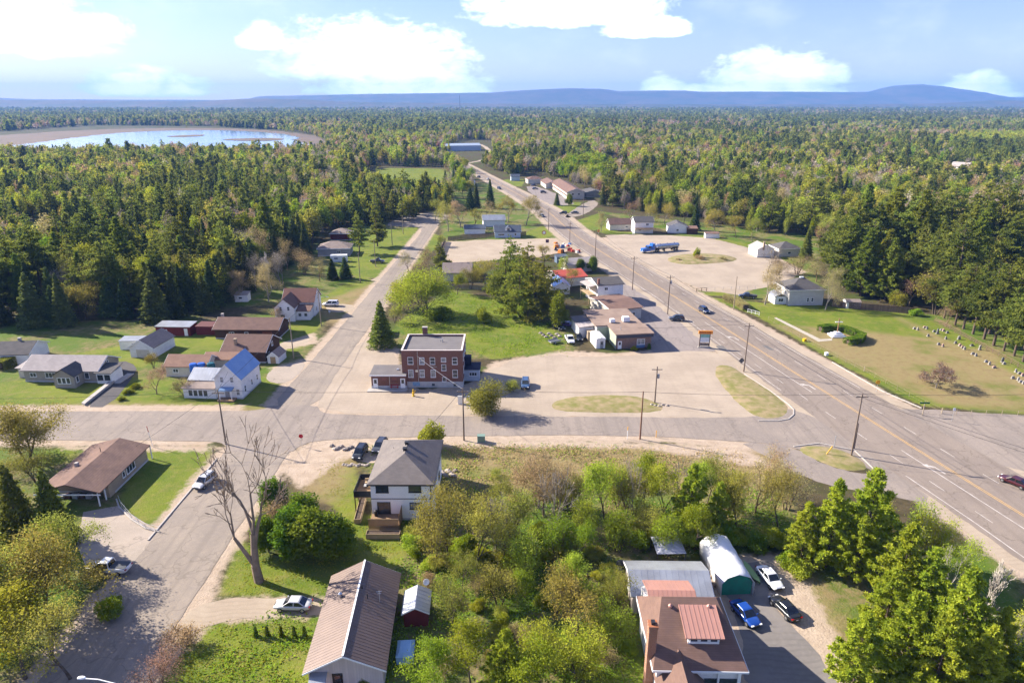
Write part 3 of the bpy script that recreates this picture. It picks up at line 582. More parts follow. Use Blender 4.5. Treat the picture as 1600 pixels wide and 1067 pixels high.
def roof_gable(w, d, h, rise, axis, ov=.4, t=.17, c=(0, 0)):
    b = MB(); e = .02
    if axis == 'x':
        s = rise / (d / 2); y = d / 2 + ov; z = h - ov * s + t + e; zr = h + rise + t + e; x0, x1 = c[0] - w / 2 - ov, c[0] + w / 2 + ov
        b.slab([(x0, c[1] - y, z), (x1, c[1] - y, z), (x1, c[1], zr), (x0, c[1], zr)], t).slab([(x1, c[1] + y, z), (x0, c[1] + y, z), (x0, c[1], zr), (x1, c[1], zr)], t)
    else:
        s = rise / (w / 2); x = w / 2 + ov; z = h - ov * s + t + e; zr = h + rise + t + e; y0, y1 = c[1] - d / 2 - ov, c[1] + d / 2 + ov
        b.slab([(c[0] - x, y0, z), (c[0], y0, zr), (c[0], y1, zr), (c[0] - x, y1, z)], t).slab([(c[0] + x, y1, z), (c[0], y1, zr), (c[0], y0, zr), (c[0] + x, y0, z)], t)
    return b
def roof_hip(w, d, h, rise, ov=.45, t=.16, c=(0, 0)):
    W, D = w / 2 + ov, d / 2 + ov; z = h + .02; k = min(W, D); rx = max(W - k, .02); ry = max(D - k, .02); x, y = c
    A = [(x - W, y - D), (x + W, y - D), (x + W, y + D), (x - W, y + D)]; Rg = [(x - rx, y - ry), (x + rx, y - ry), (x + rx, y + ry), (x - rx, y + ry)]
    V = [(*q, z) for q in A] + [(*q, z + t) for q in A] + [(*q, z + t + rise) for q in Rg]
    F = [(3, 2, 1, 0)] + [(i, (i + 1) % 4, (i + 1) % 4 + 4, i + 4) for i in range(4)] + [(i + 4, (i + 1) % 4 + 4, (i + 1) % 4 + 8, i + 8) for i in range(4)] + [(8, 9, 10, 11)]
    return MB().add(V, F)
def roof_shed(x0, x1, y0, y1, z0, z1, axis='y', t=.14):
    """single slope: z0 at the low coordinate, z1 at the high coordinate"""
    if axis == 'y': q = [(x0, y0, z0 + t), (x1, y0, z0 + t), (x1, y1, z1 + t), (x0, y1, z1 + t)]
    else: q = [(x0, y0, z0 + t), (x1, y0, z1 + t), (x1, y1, z1 + t), (x0, y1, z0 + t)]
    return MB().slab(q, t)
class fascia:
    """one bargeboard chevron per gable end, each a part"""
    def __init__(s, w, d, h, rise, axis, ov, c=(0, 0)): s.a = (w, d, h, rise, axis, ov, c)
    def build(s, name, mat, par):
        w, d, h, rise, axis, ov, c = s.a; half = (d if axis == 'x' else w) / 2; sl = rise / half; e_ = half + ov; ze = h - ov * sl + .16; zr = h + rise + .16; m0 = c[1] if axis == 'x' else c[0]
        poly = [(m0 - e_, ze), (m0 - e_, ze - .2), (m0, zr - .2), (m0 + e_, ze - .2), (m0 + e_, ze), (m0, zr)]
        for sg in (-1, 1):
            q = (c[0] if axis == 'x' else c[1]) + sg * ((w if axis == 'x' else d) / 2 + ov + .03); MB().prism(poly, axis, q - .025, q + .025).build(name, mat, par)
def ribs(par, w, d, h, rise, axis, ov, mat, step=.6, t=.19, c=(0, 0)):
    b = MB(); s = rise / ((d if axis == 'x' else w) / 2); L = (w if axis == 'x' else d) / 2 + ov - .05; n = int(2 * L / step)
    for i in range(n + 1):
        q = -L + 2 * L * i / n
        for sg in (-1, 1):
            e = (d if axis == 'x' else w) / 2 + ov
            if axis == 'x': pts = [(c[0] + q - .025, c[1] + sg * e, h - ov * s + t + .022), (c[0] + q + .025, c[1] + sg * e, h - ov * s + t + .022), (c[0] + q + .025, c[1], h + rise + t + .022), (c[0] + q - .025, c[1], h + rise + t + .022)]
            else: pts = [(c[0] + sg * e, c[1] + q - .025, h - ov * s + t + .022), (c[0] + sg * e, c[1] + q + .025, h - ov * s + t + .022), (c[0], c[1] + q + .025, h + rise + t + .022), (c[0], c[1] + q - .025, h + rise + t + .022)]
            b.slab(pts, .05)
    o = b.build('standing_seam', mat, par); tag(o, kind='stuff'); return o
def house(name, label, x, y, w, d, h, rz=0.0, roof='gable', axis='x', rise=1.6, ov=.4, wall=None, roofm=None, wins=(), doors=(), trim=None, cat='house', group=None, chim=None, found=True, rib=None, vents=()):
    e = empty(name, (x, y, 0), rz, label, cat, group); trim = trim or T_WHITE
    if roof == 'gable':
        gable(w, d, h, rise, axis).build('wall', wall, e); r = roof_gable(w, d, h, rise, axis, ov).build('roof', roofm, e); fascia(w, d, h, rise, axis, ov).build('fascia', trim, e)
        if rib: ribs(r, w, d, h, rise, axis, ov, roofm, rib)
    elif roof == 'hip':
        MB().box(-w / 2, w / 2, -d / 2, d / 2, -.1, h).build('wall', wall, e); r = roof_hip(w, d, h, rise, ov).build('roof', roofm, e)
        W, D = w / 2 + ov, d / 2 + ov; MB().box(-W - .03, W + .03, -D - .05, -D - .005, h - .06, h + .15).box(-W - .03, W + .03, D + .005, D + .05, h - .06, h + .15).box(-W - .05, -W - .005, -D, D, h - .06, h + .15).box(W + .005, W + .05, -D, D, h - .06, h + .15).build('gutter', trim, e)
    elif roof == 'flat':
        MB().box(-w / 2, w / 2, -d / 2, d / 2, -.1, h).build('wall', wall, e); r = MB().box(-w / 2 - ov, w / 2 + ov, -d / 2 - ov, d / 2 + ov, h + .01, h + .16).build('roof', roofm, e)
    elif roof == 'shed':
        MB().prism([(-d / 2, -.1), (d / 2, -.1), (d / 2, h + rise), (-d / 2, h)], 'x', -w / 2, w / 2).build('wall', wall, e); s = rise / d
        r = roof_shed(-w / 2 - ov, w / 2 + ov, -d / 2 - ov, d / 2 + ov, h - ov * s + .02, h + rise + ov * s + .02).build('roof', roofm, e)
    if found: MB().box(-w / 2 - .04, w / 2 + .04, -d / 2 - .04, d / 2 + .04, -.12, .32).build('foundation', FOUND, e)
    for q in wins: add_window(e, q[0], q[1], q[2], q[3], q[4], w, d, q[6] if len(q) > 6 else trim, q[5] if len(q) > 5 else 's', q[7] if len(q) > 7 else None)
    for q in doors: add_door(e, q[0], q[1], w, d, *(q[2:]))
    if chim:
        cx, cy, ct, cm = chim; MB().box(cx - .3, cx + .3, cy - .3, cy + .3, h - .2, ct).box(cx - .36, cx + .36, cy - .36, cy + .36, ct + .002, ct + .14).build('chimney', cm, r)
    for vx, vy, vz in vents: MB().tube([(vx, vy, vz - .3), (vx, vy, vz + .45)], .07, 6).build('vent_pipe', METALL, r)
    return e, r
def boards(par, x0, x1, y, z0, z1, mat, step=.16, name='board', axis='x'):
    """upright boards, each a part, sharing one mesh"""
    n = max(1, int(round((x1 - x0) / step))); me = MB().box(-step * .44, step * .44, -.015, .015, 0, z1 - z0).mesh(name, mat)
    for i in range(n):
        q = x0 + (i + .5) * (x1 - x0) / n; link(name, me, par, (q, y, z0 + random.uniform(-.015, .015)) if axis == 'x' else (y, q, z0 + random.uniform(-.015, .015)), 0 if axis == 'x' else math.pi / 2)

# --- white two-storey house in the middle foreground
e, r = house('white_house', 'modern white two storey house with charcoal hip roof and black balcony', -16.6, 95.95, 9.2, 13.5, 6.2, 0, 'hip', rise=2.5, ov=.42, wall=W_STUCCO, roofm=bandmat('weathered_charcoal_shingles', (.185, .16, .145), (.145, .127, .118), 9, .95, .6), trim=T_BLACK,
    wins=[('S', -2.85, 5.35, 1.9, 1.15, 'd', T_BLACK), ('S', 2.05, 5.4, 1.9, 1.15, 'd', T_BLACK), ('S', 2.1, 2.5, 1.9, 1.15, 'd', T_BLACK, CURT), ('E', -2, 5.3, 1.6, 1.1, 'd', T_BLACK), ('E', 2.5, 5.3, 1.6, 1.1, 'd', T_BLACK), ('E', -2, 2.3, 1.4, 1.1, 's', T_BLACK), ('E', 2.5, 2.3, 1.4, 1.1, 's', T_BLACK), ('W', 3, 5.3, 1.5, 1.1, 'd', T_BLACK), ('W', 3.5, 2.2, 1.5, 1.1, 'd', T_BLACK)])
add_window(e, 'S', -2.75, 2.15, 2.0, 2.0, 9.2, 13.5, T_BLACK, 'd'); add_door(e, 'W', -2.6, 9.2, 13.5, T_BLACK, 1.0, 2.1, 3.25); add_door(e, 'W', 1.0, 9.2, 13.5, T_BLACK, 1.0, 2.1, .3)
MB().box(-4.64, 4.64, -6.80, -6.752, 3.66, 3.76).box(4.602, 4.65, -6.75, 6.75, 3.66, 3.76).build('belt_trim', T_BLACK, e)
MB().box(4.35, 4.47, -6.86, -6.76, .2, 6.15).build('downpipe', T_BLACK, e)
for vx, vy in ((-.1, -1.0), (-.1, 1.0)): MB().box(vx - .25, vx + .25, vy - .25, vy + .25, 8.3, 9.15).box(vx - .33, vx + .33, vy - .33, vy + .33, 9.152, 9.25).build('roof_vent', T_BLACK, r)
MB().tube([(2.2, -1.4, 7.2), (2.2, -1.4, 7.95)], .06, 6).build('vent_pipe', T_BLACK, r); MB().tube([(-2.4, 1.8, 7.2), (-2.4, 1.8, 7.8)], .06, 6).build('vent_pipe', T_BLACK, r)
b = empty('balcony', (-16.6 - 4.6, 95.95, 0)); b.parent = e; b.location = (-4.6, 0, 0)
dk = MB().box(-2.9, -.01, -5.5, -.4, 3.05, 3.22).build('balcony_deck', WOOD, e, (-4.6, 0, 0)); bpy.data.objects.remove(b)
rl = MB().box(-2.92, -2.86, -5.5, -.4, 3.23, 4.25).box(-2.92, -.02, -5.52, -5.46, 3.23, 4.25).box(-2.92, -.02, -.44, -.38, 3.23, 4.25).build('balcony_rail', T_BLACK, e, (-4.6, 0, 0))
for px_, py_ in ((-2.8, -5.4), (-2.8, -.6), (-2.8, -3.0)): MB().box(px_ - .07, px_ + .07, py_ - .07, py_ + .07, 0, 3.05).build('balcony_post', T_BROWN, e, (-4.6, 0, 0))
MB().box(-4.6, -.1, -9.75, -6.76, .95, 1.1).build('deck', WOOD, e)
boards(e, -4.6, -.1, -9.8, .3, 2.25, WOOD, .18, 'deck_board'); boards(e, -9.7, -6.8, -.05, .3, 2.7, WOOD, .18, 'deck_board', 'y')
MB().box(-4.6, -.1, -9.86, -9.82, 2.1, 2.22).box(-4.6, -.1, -9.86, -9.82, .5, .62).build('deck_rail', WOODL, e)
bb = MB().lathe([(.26, 1.1), (.30, 1.5), (.27, 1.95), (.1, 2.1)], 10, (-3.9, -7.3)).build('barbecue', T_BLACK); bb.location = (-16.6, 95.95, 0); tag(bb, 'black round barbecue standing on the wooden deck of the white house', 'barbecue')
def planter(x, y, w, d, h, rz, label):
    q = empty('planter_box', (x, y, 0), rz, label, 'planter')
    MB().box(-w / 2, w / 2, -d / 2, -d / 2 + .06, 0, h).box(-w / 2, w / 2, d / 2 - .06, d / 2, 0, h).box(-w / 2, -w / 2 + .06, -d / 2 + .06, d / 2 - .06, 0, h).box(w / 2 - .06, w / 2, -d / 2 + .06, d / 2 - .06, 0, h).build('side_boards', WOODL, q)
    MB().box(-w / 2 + .07, w / 2 - .07, -d / 2 + .07, d / 2 - .07, 0, h - .15).build('soil', SOIL, q)
planter(-18.8, 84.9, 4.9, 1.1, .85, 0, 'wide timber planter box in front of the wooden deck'); planter(-23.5, 91.3, .95, 6.3, .8, .06, 'long narrow timber planter box under the black balcony')
fs = empty('patio_set', (-22.7, 93.2, 3.22), .1, 'grey cushioned patio chair and table on the black balcony', 'patio set'); MB().box(-.4, .4, -.4, .4, .38, .45).box(-.04, .04, -.04, .04, 0, .38).build('table', T_GREY, fs); MB().box(-.35, .35, .7, 1.35, .05, .42).box(-.35, .35, 1.3, 1.42, .42, .85).build('chair', WOODL, fs)

# --- brick building
e = empty('brick_building', (-17.6, 145.95, 0), 0, 'two storey red brick building with flat tar roof and white parapet edge', 'building'); w, d = 13.4, 11.1
MB().box(-w / 2, w / 2, -d / 2, d / 2, 1.4, 8.3).build('wall', W_BRICK, e); MB().box(-w / 2 - .05, w / 2 + .05, -d / 2 - .05, d / 2 + .05, -.1, 1.39).build('foundation', FOUND, e)
r = MB().box(-w / 2 + .35, w / 2 - .35, -d / 2 + .35, d / 2 - .35, 8.302, 8.36).build('roof', R_TAR, e)
MB().box(-w / 2 - .02, w / 2 + .02, -d / 2 - .02, -d / 2 + .3, 8.3, 8.72).box(-w / 2 - .02, w / 2 + .02, d / 2 - .3, d / 2 + .02, 8.3, 8.72).box(-w / 2 - .02, -w / 2 + .3, -d / 2 + .3, d / 2 - .3, 8.3, 8.72).box(w / 2 - .3, w / 2 + .02, -d / 2 + .3, d / 2 - .3, 8.3, 8.72).build('parapet', W_BRICK, e)
MB().box(-w / 2 - .08, w / 2 + .08, -d / 2 - .08, -d / 2 + .34, 8.722, 8.8).box(-w / 2 - .08, w / 2 + .08, d / 2 - .34, d / 2 + .08, 8.722, 8.8).box(-w / 2 - .08, -w / 2 + .34, -d / 2 + .34, d / 2 - .34, 8.722, 8.8).box(w / 2 - .34, w / 2 + .08, -d / 2 + .34, d / 2 - .34, 8.722, 8.8).build('coping', M('parapet_coping', (.55, .48, .45), (.48, .42, .39), 1, .8), e)
MB().box(-3.3, -2.2, 5.35, 6.0, 8.2, 10.3).build('chimney', W_BRICK, r); MB().box(-3.38, -2.12, 5.28, 6.08, 10.302, 10.55).build('chimney_cap', CONC, r)
MB().tube([(1.7, 1.2, 8.3), (1.7, 1.2, 9.1)], .13, 8).tube([(1.2, 1.7, 8.3), (1.2, 1.7, 8.8)], .1, 8).build('vent_pipe', METALL, r)
for q in [(-4.75, 6.35, 1.25, 1.7, 'h'), (-2.25, 6.3, 1.15, 1.65, 'h', CURT), (.1, 6.3, 1.15, 1.65, 'h'), (2.55, 6.6, 1.1, 1.0, 's', CURT), (2.55, 4.75, 1.05, 1.5, 'h'), (5.0, 6.3, 1.15, 1.65, 'h'), (-4.8, 3.35, 1.15, 1.85, 's', CURT), (-2.3, 3.35, 1.1, 1.85, 'h', CURT), (.15, 3.35, 1.1, 1.85, 's', CURT), (2.55, 1.95, .9, 1.1, 's'), (5.0, 3.3, 1.15, 1.85, 'h')]:
    add_window(e, 'S', q[0], q[1], q[2], q[3], w, d, T_WHITE, q[4], q[5] if len(q) > 5 else GLASS)
for q in [(.1, .7, .75, .65), (4.9, .65, .75, .8)]: add_window(e, 'S', q[0], q[1], q[2], q[3], w + .1, d + .1, T_GREY, 's')
for u in (-3, 0, 3): add_window(e, 'E', u, 6.3, 1.1, 1.65, w, d, T_WHITE, 'h'); add_window(e, 'E', u, 3.3, 1.1, 1.65, w, d, T_WHITE, 'h'); add_window(e, 'W', u, 6.3, 1.1, 1.65, w, d, T_WHITE, 'h')
MB().box(-4.5, -2.9, -5.66, -5.60, .4, 1.3).build('blue_mural_panel', M('blue_mural', (.12, .24, .42), (.30, .42, .52), 2.5, .7), e)
MB().box(-.25, 1.05, -5.60, -5.556, 4.85, 5.0).build('stone_nameplate', CONC, e); MB().tube([(-3.15, -5.62, 1.5), (-3.15, -5.62, 8.6)], .05, 6).build('conduit', METALL, e)
MB().box(-3.75, -3.2, -5.7, -5.556, 3.7, 4.2).build('meter_box', METALL, e)
a = empty('brick_annex', (-27.2, 142.1, 0), 0, 'single storey brick annex with flat tar roof and two white doors', 'annex')
MB().box(-3.9, 3.85, -2.5, 2.5, .75, 3.2).build('wall', W_BRICK, a); MB().box(-3.95, 3.9, -2.55, 2.55, -.1, .745).build('foundation', FOUND, a); ar = roof_shed(-4.2, 3.9, -2.85, 2.8, 3.22, 3.5).build('roof', R_TAR, a); MB().box(-4.2, 3.9, -2.9, -2.852, 3.12, 3.4).build('fascia', T_WHITE, a)
for u in (-3.0, 3.05): add_door(a, 'S', u, 7.8, 5.1, T_WHITE, 1.05, 2.4, .1, True)
for u in (-1.0, 1.25): add_window(a, 'S', u, 2.35, 1.25, .95, 7.8, 5.0, W_BRICK, 's', M('brick_infill', (.26, .11, .08), (.21, .09, .07), 3, .9))
MB().tube([(.15, -2.56, 0), (.15, -2.56, 3.1)], .05, 6).build('downpipe', METALL, a); MB().box(1.4, 1.9, -.2, .3, 3.4, 3.75).build('roof_vent', METALL, ar); MB().box(3.0, 3.4, .4, 1.2, 3.4, 3.8).build('roof_vent', METALL, ar)
sl = MB().box(-4.6, 4.1, -4.4, -2.6, 0, .2).build('concrete_slab', CONC, a)
pc = empty('side_porch', (-9.15, 145.8, 0), 0, 'pale blue entry porch with dark blue roof beside the brick building', 'porch'); MB().box(-1.7, 1.7, -1.7, 1.7, -.1, 2.75).build('wall', W_BLUE, pc); roof_shed(-1.68, 2.0, -2.0, 1.9, 2.8, 3.15).build('roof', M('dark_blue_roof', (.012, .016, .045), None, rough=.7), pc); add_window(pc, 'S', .3, 1.7, 1.8, .9, 3.4, 3.4, T_WHITE, 't'); MB().box(-1.7, -.2, .2, 1.7, 3.3, 5.2).build('stair_enclosure', M('dark_blue_roof'), pc)

# --- roadside restaurant: flat roofed blocks turned with the highway
rz = .14; e = empty('restaurant', (26.7, 165.3, 0), rz, 'low roadside restaurant with brown flat roof and brick front', 'restaurant')
MB().box(0, 9.3, 0, 7.4, -.1, 3.85).build('brick_front', bandmat('dull_red_brick', (.21, .105, .075), (.17, .085, .065), 1, brick=True), e); MB().box(-3.2, 9.15, 7.42, 22, -.1, 3.75).build('wall', W_CREAM, e)
r = MB().box(-.3, 9.9, -.6, 7.5, 3.9, 4.15).build('roof', R_FLAT, e); r2 = MB().box(-3.5, 9.5, 7.52, 22.3, 3.8, 4.08).build('roof', R_FLAT, e)
MB().box(.0, 9.7, -.58, -.1, 3.1, 3.88).build('dark_canopy_band', M('dark_canopy', (.05, .055, .075), None, rough=.7), e)
MB().box(-.06, -.01, 0, 7.4, 0, 3.8).build('green_side_boards', W_GREEN, e); MB().box(-3.0, -.07, 7.32, 7.4, 0, 3.6).build('green_side_boards', W_GREEN, e)
add_door(e, 'S', 1.0, 0, 0, T_WHITE, 1.0, 2.1, .05, True); add_window(e, 'S', 6.6, 1.75, 2.1, 1.5, 0, 0, T_WHITE, 'd', CURT); MB().box(5.5, 7.7, -.08, -.005, .1, .95).build('blue_panel', M('blue_panel', (.10, .17, .30), None, rough=.6), e)
for k, (a0, b0, s_) in enumerate(((4.6, 9.4, 1.5), (1.0, 9.2, 1.1))):
    hv = MB().box(a0, a0 + s_ * 1.2, b0, b0 + s_, 4.2, 4.2 + s_ * .75).box(a0 + .15, a0 + s_ * 1.2 - .15, b0 + .15, b0 + s_ - .15, 4.2 + s_ * .75 + .002, 4.25 + s_ * .8).build('rooftop_unit', T_WHITE, e)
MB().tube([(2.0, 3, 4.1), (2.0, 3, 5.0)], .1, 8).build('vent_pipe', METALL, r)
a = empty('restaurant_shed', (26.7, 165.3, 0), rz, 'white lean-to sheds with grey roofs attached behind the restaurant', 'shed'); MB().box(-7.4, -3.22, 10, 19, -.1, 2.9).build('wall', W_WHITE, a); roof_shed(-7.7, -3.21, 9.6, 14.0, 2.95, 3.3, 'x').build('roof', R_GREY, a); roof_shed(-7.7, -3.21, 14.2, 19.3, 3.1, 3.5, 'x').build('roof', R_TAR, a); add_window(a, 'W', 12, 1.6, 1.1, .9, 14.8, 0, T_WHITE); MB().box(-5.5, -3.3, 7.6, 9.6, -.1, 2.4).build('entry', W_TAN, a)
house('storage_shed', 'small white portable shed with grey door beside the restaurant', 22.4, 168.8, 2.4, 5.8, 2.5, .16, 'gable', 'y', .28, .1, W_WHITE, M('white_metal_roof', (.7, .7, .7), (.6, .6, .61), .6, .5), doors=[('S', .3, T_GREY, .85, 1.95, .05, True)], cat='shed', found=False)
# --- row behind the restaurant
house('shop', 'low shop with wide brown roof between restaurant and white house', 31, 197.2, 9.6, 14.5, 3.4, .33, 'gable', 'x', .7, .5, W_CREAM, R_BROWN, wins=[('S', -2, 1.6, 1.6, 1.2, 'd'), ('S', 2, 1.6, 1.6, 1.2, 'd')], cat='shop')
e, r = house('roadside_house', 'white two storey roadside house with grey roof and brick chimney', 29.6, 212.2, 8.6, 9.6, 6.1, .28, 'gable', 'x', 1.3, .35, W_WHITE, R_CHAR, wins=[('S', -1.5, 4.9, 1.2, 1.0, 'd'), ('E', -1, 4.7, 1.1, 1.2, 'h'), ('E', 2, 4.7, 1.1, 1.2, 'h'), ('E', 0, 1.8, 1.2, 1.3, 'h'), ('S', -3, 2.2, .9, .7), ('S', 0, 2.2, .9, .7)], chim=(-3.9, -4.2, 8.0, W_BRICK))
MB().box(-6.8, -4.32, -3.5, 3.5, 2.8, 2.95).box(-6.8, -6.7, -3.5, -3.4, 0, 5.6).box(-6.8, -6.7, 3.4, 3.5, 0, 5.6).box(-6.8, -6.74, -3.4, 3.4, 3.7, 3.78).build('porch', WOODL, e); roof_shed(-7.0, -4.3, -3.8, 3.8, 5.4, 5.9, 'x').build('porch_roof', R_GREY, e)
st = MB()
for k in range(8): st.box(-6.7, -5.6, -3.6 - k * .32, -3.35 - k * .32, 2.5 - k * .33, 2.58 - k * .33)
st.build('stair', WOODL, e)
house('red_roof_shop', 'low building with bright red metal roof behind the roadside house', 19.2, 234.5, 10.5, 11, 3.0, .35, 'gable', 'x', 1.5, .3, W_CREAM, R_RED, rib=1.2, cat='shop'); house('blue_roof_cottage', 'small white cottage with blue metal roof behind the pines', 16.0, 222.8, 5.2, 9.0, 2.8, .12, 'gable', 'y', 1.4, .3, W_WHITE, R_BLUEM, wins=[('S', -.8, 1.5, .9, .9), ('S', 1.2, 1.5, .9, .9)])
house('tan_roof_house', 'low house with pale grey roof beside the cluttered yard', 24.5, 254, 10, 8, 3.0, .3, 'gable', 'x', 1.5, .4, W_CREAM, R_GREY, wins=[('S', 0, 1.6, 1.2, 1.0)]); house('blue_shed', 'small dark blue shed beside the cluttered yard', 19.5, 266.5, 4.5, 3.2, 2.4, .25, 'shed', rise=.4, ov=.15, wall=M('slate_blue_boards', (.10, .14, .20), None, rough=.8), roofm=R_DBLUE, cat='shed', found=False)
# --- bungalow on the corner lawn
e, r = house('corner_bungalow', 'tan sided bungalow with carport and tree shade painted on its brown roof, on the corner lawn', -69.2, 102.2, 9.2, 10.6, 2.75, 0, 'gable', 'y', 1.25, .01, W_TAN, R_BROWN, wins=[('E', -2.3, 1.65, .8, 1.1, 's'), ('E', -.1, 1.7, 2.6, 1.35, 't')], trim=T_WHITE)
r2 = roof_gable(9.2, 14.6, 2.75, 1.25, 'y', .55, c=(0, -2.0)); r.data = r2.mesh('roof', bandmat('shade_mottled_shingles', (.20, .125, .095), (.135, .085, .07), 9, .95, .62, nscale=.35))  # darker blotches put the tree's shadow into the shingle colour
MB().box(-5.2, 5.2, -9.9, -9.82, 2.3, 2.5).build('carport_beam', T_WHITE, e)
for q in ((4.3, -9.2), (-4.3, -9.2), (4.3, -7.4), (5.0, 5.9)): MB().box(q[0] - .08, q[0] + .08, q[1] - .08, q[1] + .08, 0, 2.6).build('carport_post', T_WHITE, e)
MB().box(3.6, 4.6, -6.8, -5.32, -.1, 2.5).build('carport_wall', W_TAN, e); MB().tube([(-.6, 1.0, 3.5), (-.6, 1.0, 4.9)], .06, 6).build('mast', METALD, r); MB().box(-2.6, -2.1, -3.2, -2.7, 3.3, 4.2).build('chimney', CONC, r)
for k in range(5): MB().box(-3.5 + k * 1.1, -2.7 + k * 1.1, -7.2, -6.4, 0, .5 + .2 * (k % 3)).build('stored_box', W_BROWN if k % 2 else T_GREY, e)
# --- pale stone bungalow and its neighbours
e, r = house('stone_bungalow', 'long pale stone bungalow with grey roof and glazed bay', -102, 147.6, 17, 8.4, 2.9, -.03, 'gable', 'x', 2.0, .45, W_STONE, R_GREY, wins=[('S', -6.4, 1.7, 1.5, 1.0, 'd'), ('S', -2.4, 1.7, 2.4, 1.3, 't'), ('S', 6.0, 1.7, 1.1, 1.5, 's'), ('E', 0, 3.6, .7, .6)])
gable(4.6, 4.2, 2.9, 1.5, 'y', c=(2.9, -5.4)).build('bay_wall', W_STONE, e); roof_gable(4.6, 4.6, 2.9, 1.5, 'y', .35, c=(2.9, -5.2)).build('bay_roof', R_CHAR, e)
for u in (1.9, 2.9, 3.9): add_window(e, 'S', u, 1.75, .95, 1.4, 0, 15.0, T_WHITE)
add_window(e, 'E', -6.4, 1.75, .9, 1.4, 10.4, 0, T_WHITE)
MB().box(8.52, 12.0, -4.8, -.6, -.1, 2.5).build('sunroom', W_WHITE, e); roof_shed(8.2, 12.3, -5.2, -.3, 2.55, 3.3).build('sunroom_roof', R_CHAR, e)
for u in (9.4, 11.0): add_window(e, 'S', u, 1.5, 1.2, 1.2, 0, 9.6, T_BLACK, 'd')
MB().box(12.1, 13.6, -4.8, 1, 0, .25).build('step', CONC, e); MB().box(-11.5, -8.55, -2, 3.5, -.1, 2.3).build('side_wing', W_CREAM, e); roof_shed(-11.9, -8.52, -2.4, 3.9, 2.4, 2.9).build('side_wing_roof', R_GREY, e)
house('garage', 'white gable garage with taupe roof behind the dark driveway', -91.4, 163.6, 6.2, 9.2, 2.7, -.10, 'gable', 'y', 1.9, .25, W_WHITE, R_TAUPE, doors=[('S', .3, W_CREAM, 3.4, 2.1, .05, False, (0, 0), 'garage_door')], cat='garage', found=False)
house('garden_shed', 'low white flat roofed shed left of the gable garage', -97.8, 166.5, 5.6, 3.2, 2.3, .05, 'shed', rise=.2, ov=.15, wall=W_WHITE, roofm=R_GALV, wins=[('S', .6, 1.4, .8, .7)], cat='shed', found=False)
house('grey_roof_house', 'house with dark grey roof beyond the stone bungalow', -122.5, 158, 11, 8.5, 2.8, .1, 'gable', 'x', 1.8, .4, W_WHITE, R_CHAR, chim=(1.5, .5, 5.3, CONC))
# --- blue roofed farmhouse and its yard
e, r = house('blue_roof_house', 'white farmhouse with steep blue metal roof on the street corner', -60.2, 139.0, 5.7, 9.6, 4.6, -.06, 'gable', 'y', 3.2, .25, W_WHITE, R_BLUEM, wins=[('S', -1.2, 4.4, .85, 1.3, 'h', T_WHITE, CURT), ('S', 1.0, 4.4, .85, 1.3, 'h', T_WHITE, CURT), ('S', 2.0, 1.6, .85, 1.5, 'h', T_WHITE, CURT), ('E', -3.2, 1.8, .8, 1.5, 'h'), ('E', .2, 1.9, .8, 1.4, 'h'), ('E', 3.0, 1.9, .8, 1.4, 'h')], rib=.7)
gable(7.4, 6.4, 3.0, 1.5, 'x', c=(-6.6, 1.2)).build('wing_wall', W_WHITE, e); w_ = roof_gable(7.2, 6.4, 3.0, 1.5, 'x', .3, c=(-6.4, 1.2)).build('wing_roof', R_GALV, e); ribs(w_, 6.9, 6.4, 3.0, 1.5, 'x', .28, R_GALV, .7, c=(-6.4, 1.2))
MB().box(-10.0, -2.9, -5.0, -2.05, -.1, 2.2).build('sunroom', W_WHITE, e); roof_shed(-10.3, -2.87, -5.3, -2.04, 2.25, 2.75).build('sunroom_roof', R_TAUPE, e)
for u in (-8.4, -7.3, -6.2, -5.1): add_window(e, 'S', u, 1.25, 1.0, 1.5, 0, 10.0, T_WHITE, 's')
roof_shed(-1.7, 1.3, -6.3, -4.82, 2.3, 2.6).build('porch_roof', R_BLUEM, e)
for u in (-1.5, 1.1): MB().box(u - .06, u + .06, -6.2, -6.08, 0, 2.3).build('porch_post', T_WHITE, e)
MB().box(-2.0, 1.6, -6.6, -4.82, 0, .35).build('step', WOOD, e); add_door(e, 'S', -.4, 5.7, 9.6, T_GREY, .95, 2.0, .36)
house('brown_roof_cottage', 'small cream cottage with brown roof behind the blooming tree', -75.2, 149.6, 9.6, 6.0, 2.6, -.03, 'gable', 'x', 1.7, .35, W_CREAM, bandmat('warm_brown_shingles', (.31, .19, .13), (.26, .155, .11), 9, .95, .65), wins=[('S', 1.8, 1.5, 1.3, .9, 'd'), ('S', -2.4, 1.5, 1.3, .9, 'd')])
e, r = house('log_house', 'long dark brown house with brown roof and red doors', -71, 177.5, 17, 8.5, 2.8, -.02, 'gable', 'x', 1.9, .5, W_BROWN, R_BROWN, wins=[('S', -4, 1.5, 1.4, 1.0, 'd'), ('S', 0, 1.5, 1.0, 1.0)], chim=(-8.2, 1, 5.4, CONC)); add_door(e, 'S', 5.6, 17, 8.5, M('rust_red_door', (.19, .06, .035), None, rough=.7), 2.6, 2.1, .05, name='garage_door')
e, r = house('barn_house', 'dark brown gabled house beside the white barn shed', -65, 160.5, 10.5, 9.5, 3.0, -.05, 'gable', 'x', 2.6, .5, W_BROWN, R_BROWN, wins=[('E', 0, 3.4, 1.0, 1.1), ('E', -2.5, 1.5, 1.1, 1.1)], chim=(-2.5, -3, 5.4, W_TAN))
house('back_room', 'low orange brown roofed addition behind the blue roofed farmhouse', -69.2, 153.4, 7.5, 4.4, 2.5, 0, 'gable', 'x', 1.0, .3, W_CREAM, M('_x', (.3, .17, .1)) if False else _mats['warm_brown_shingles'], cat='shed')
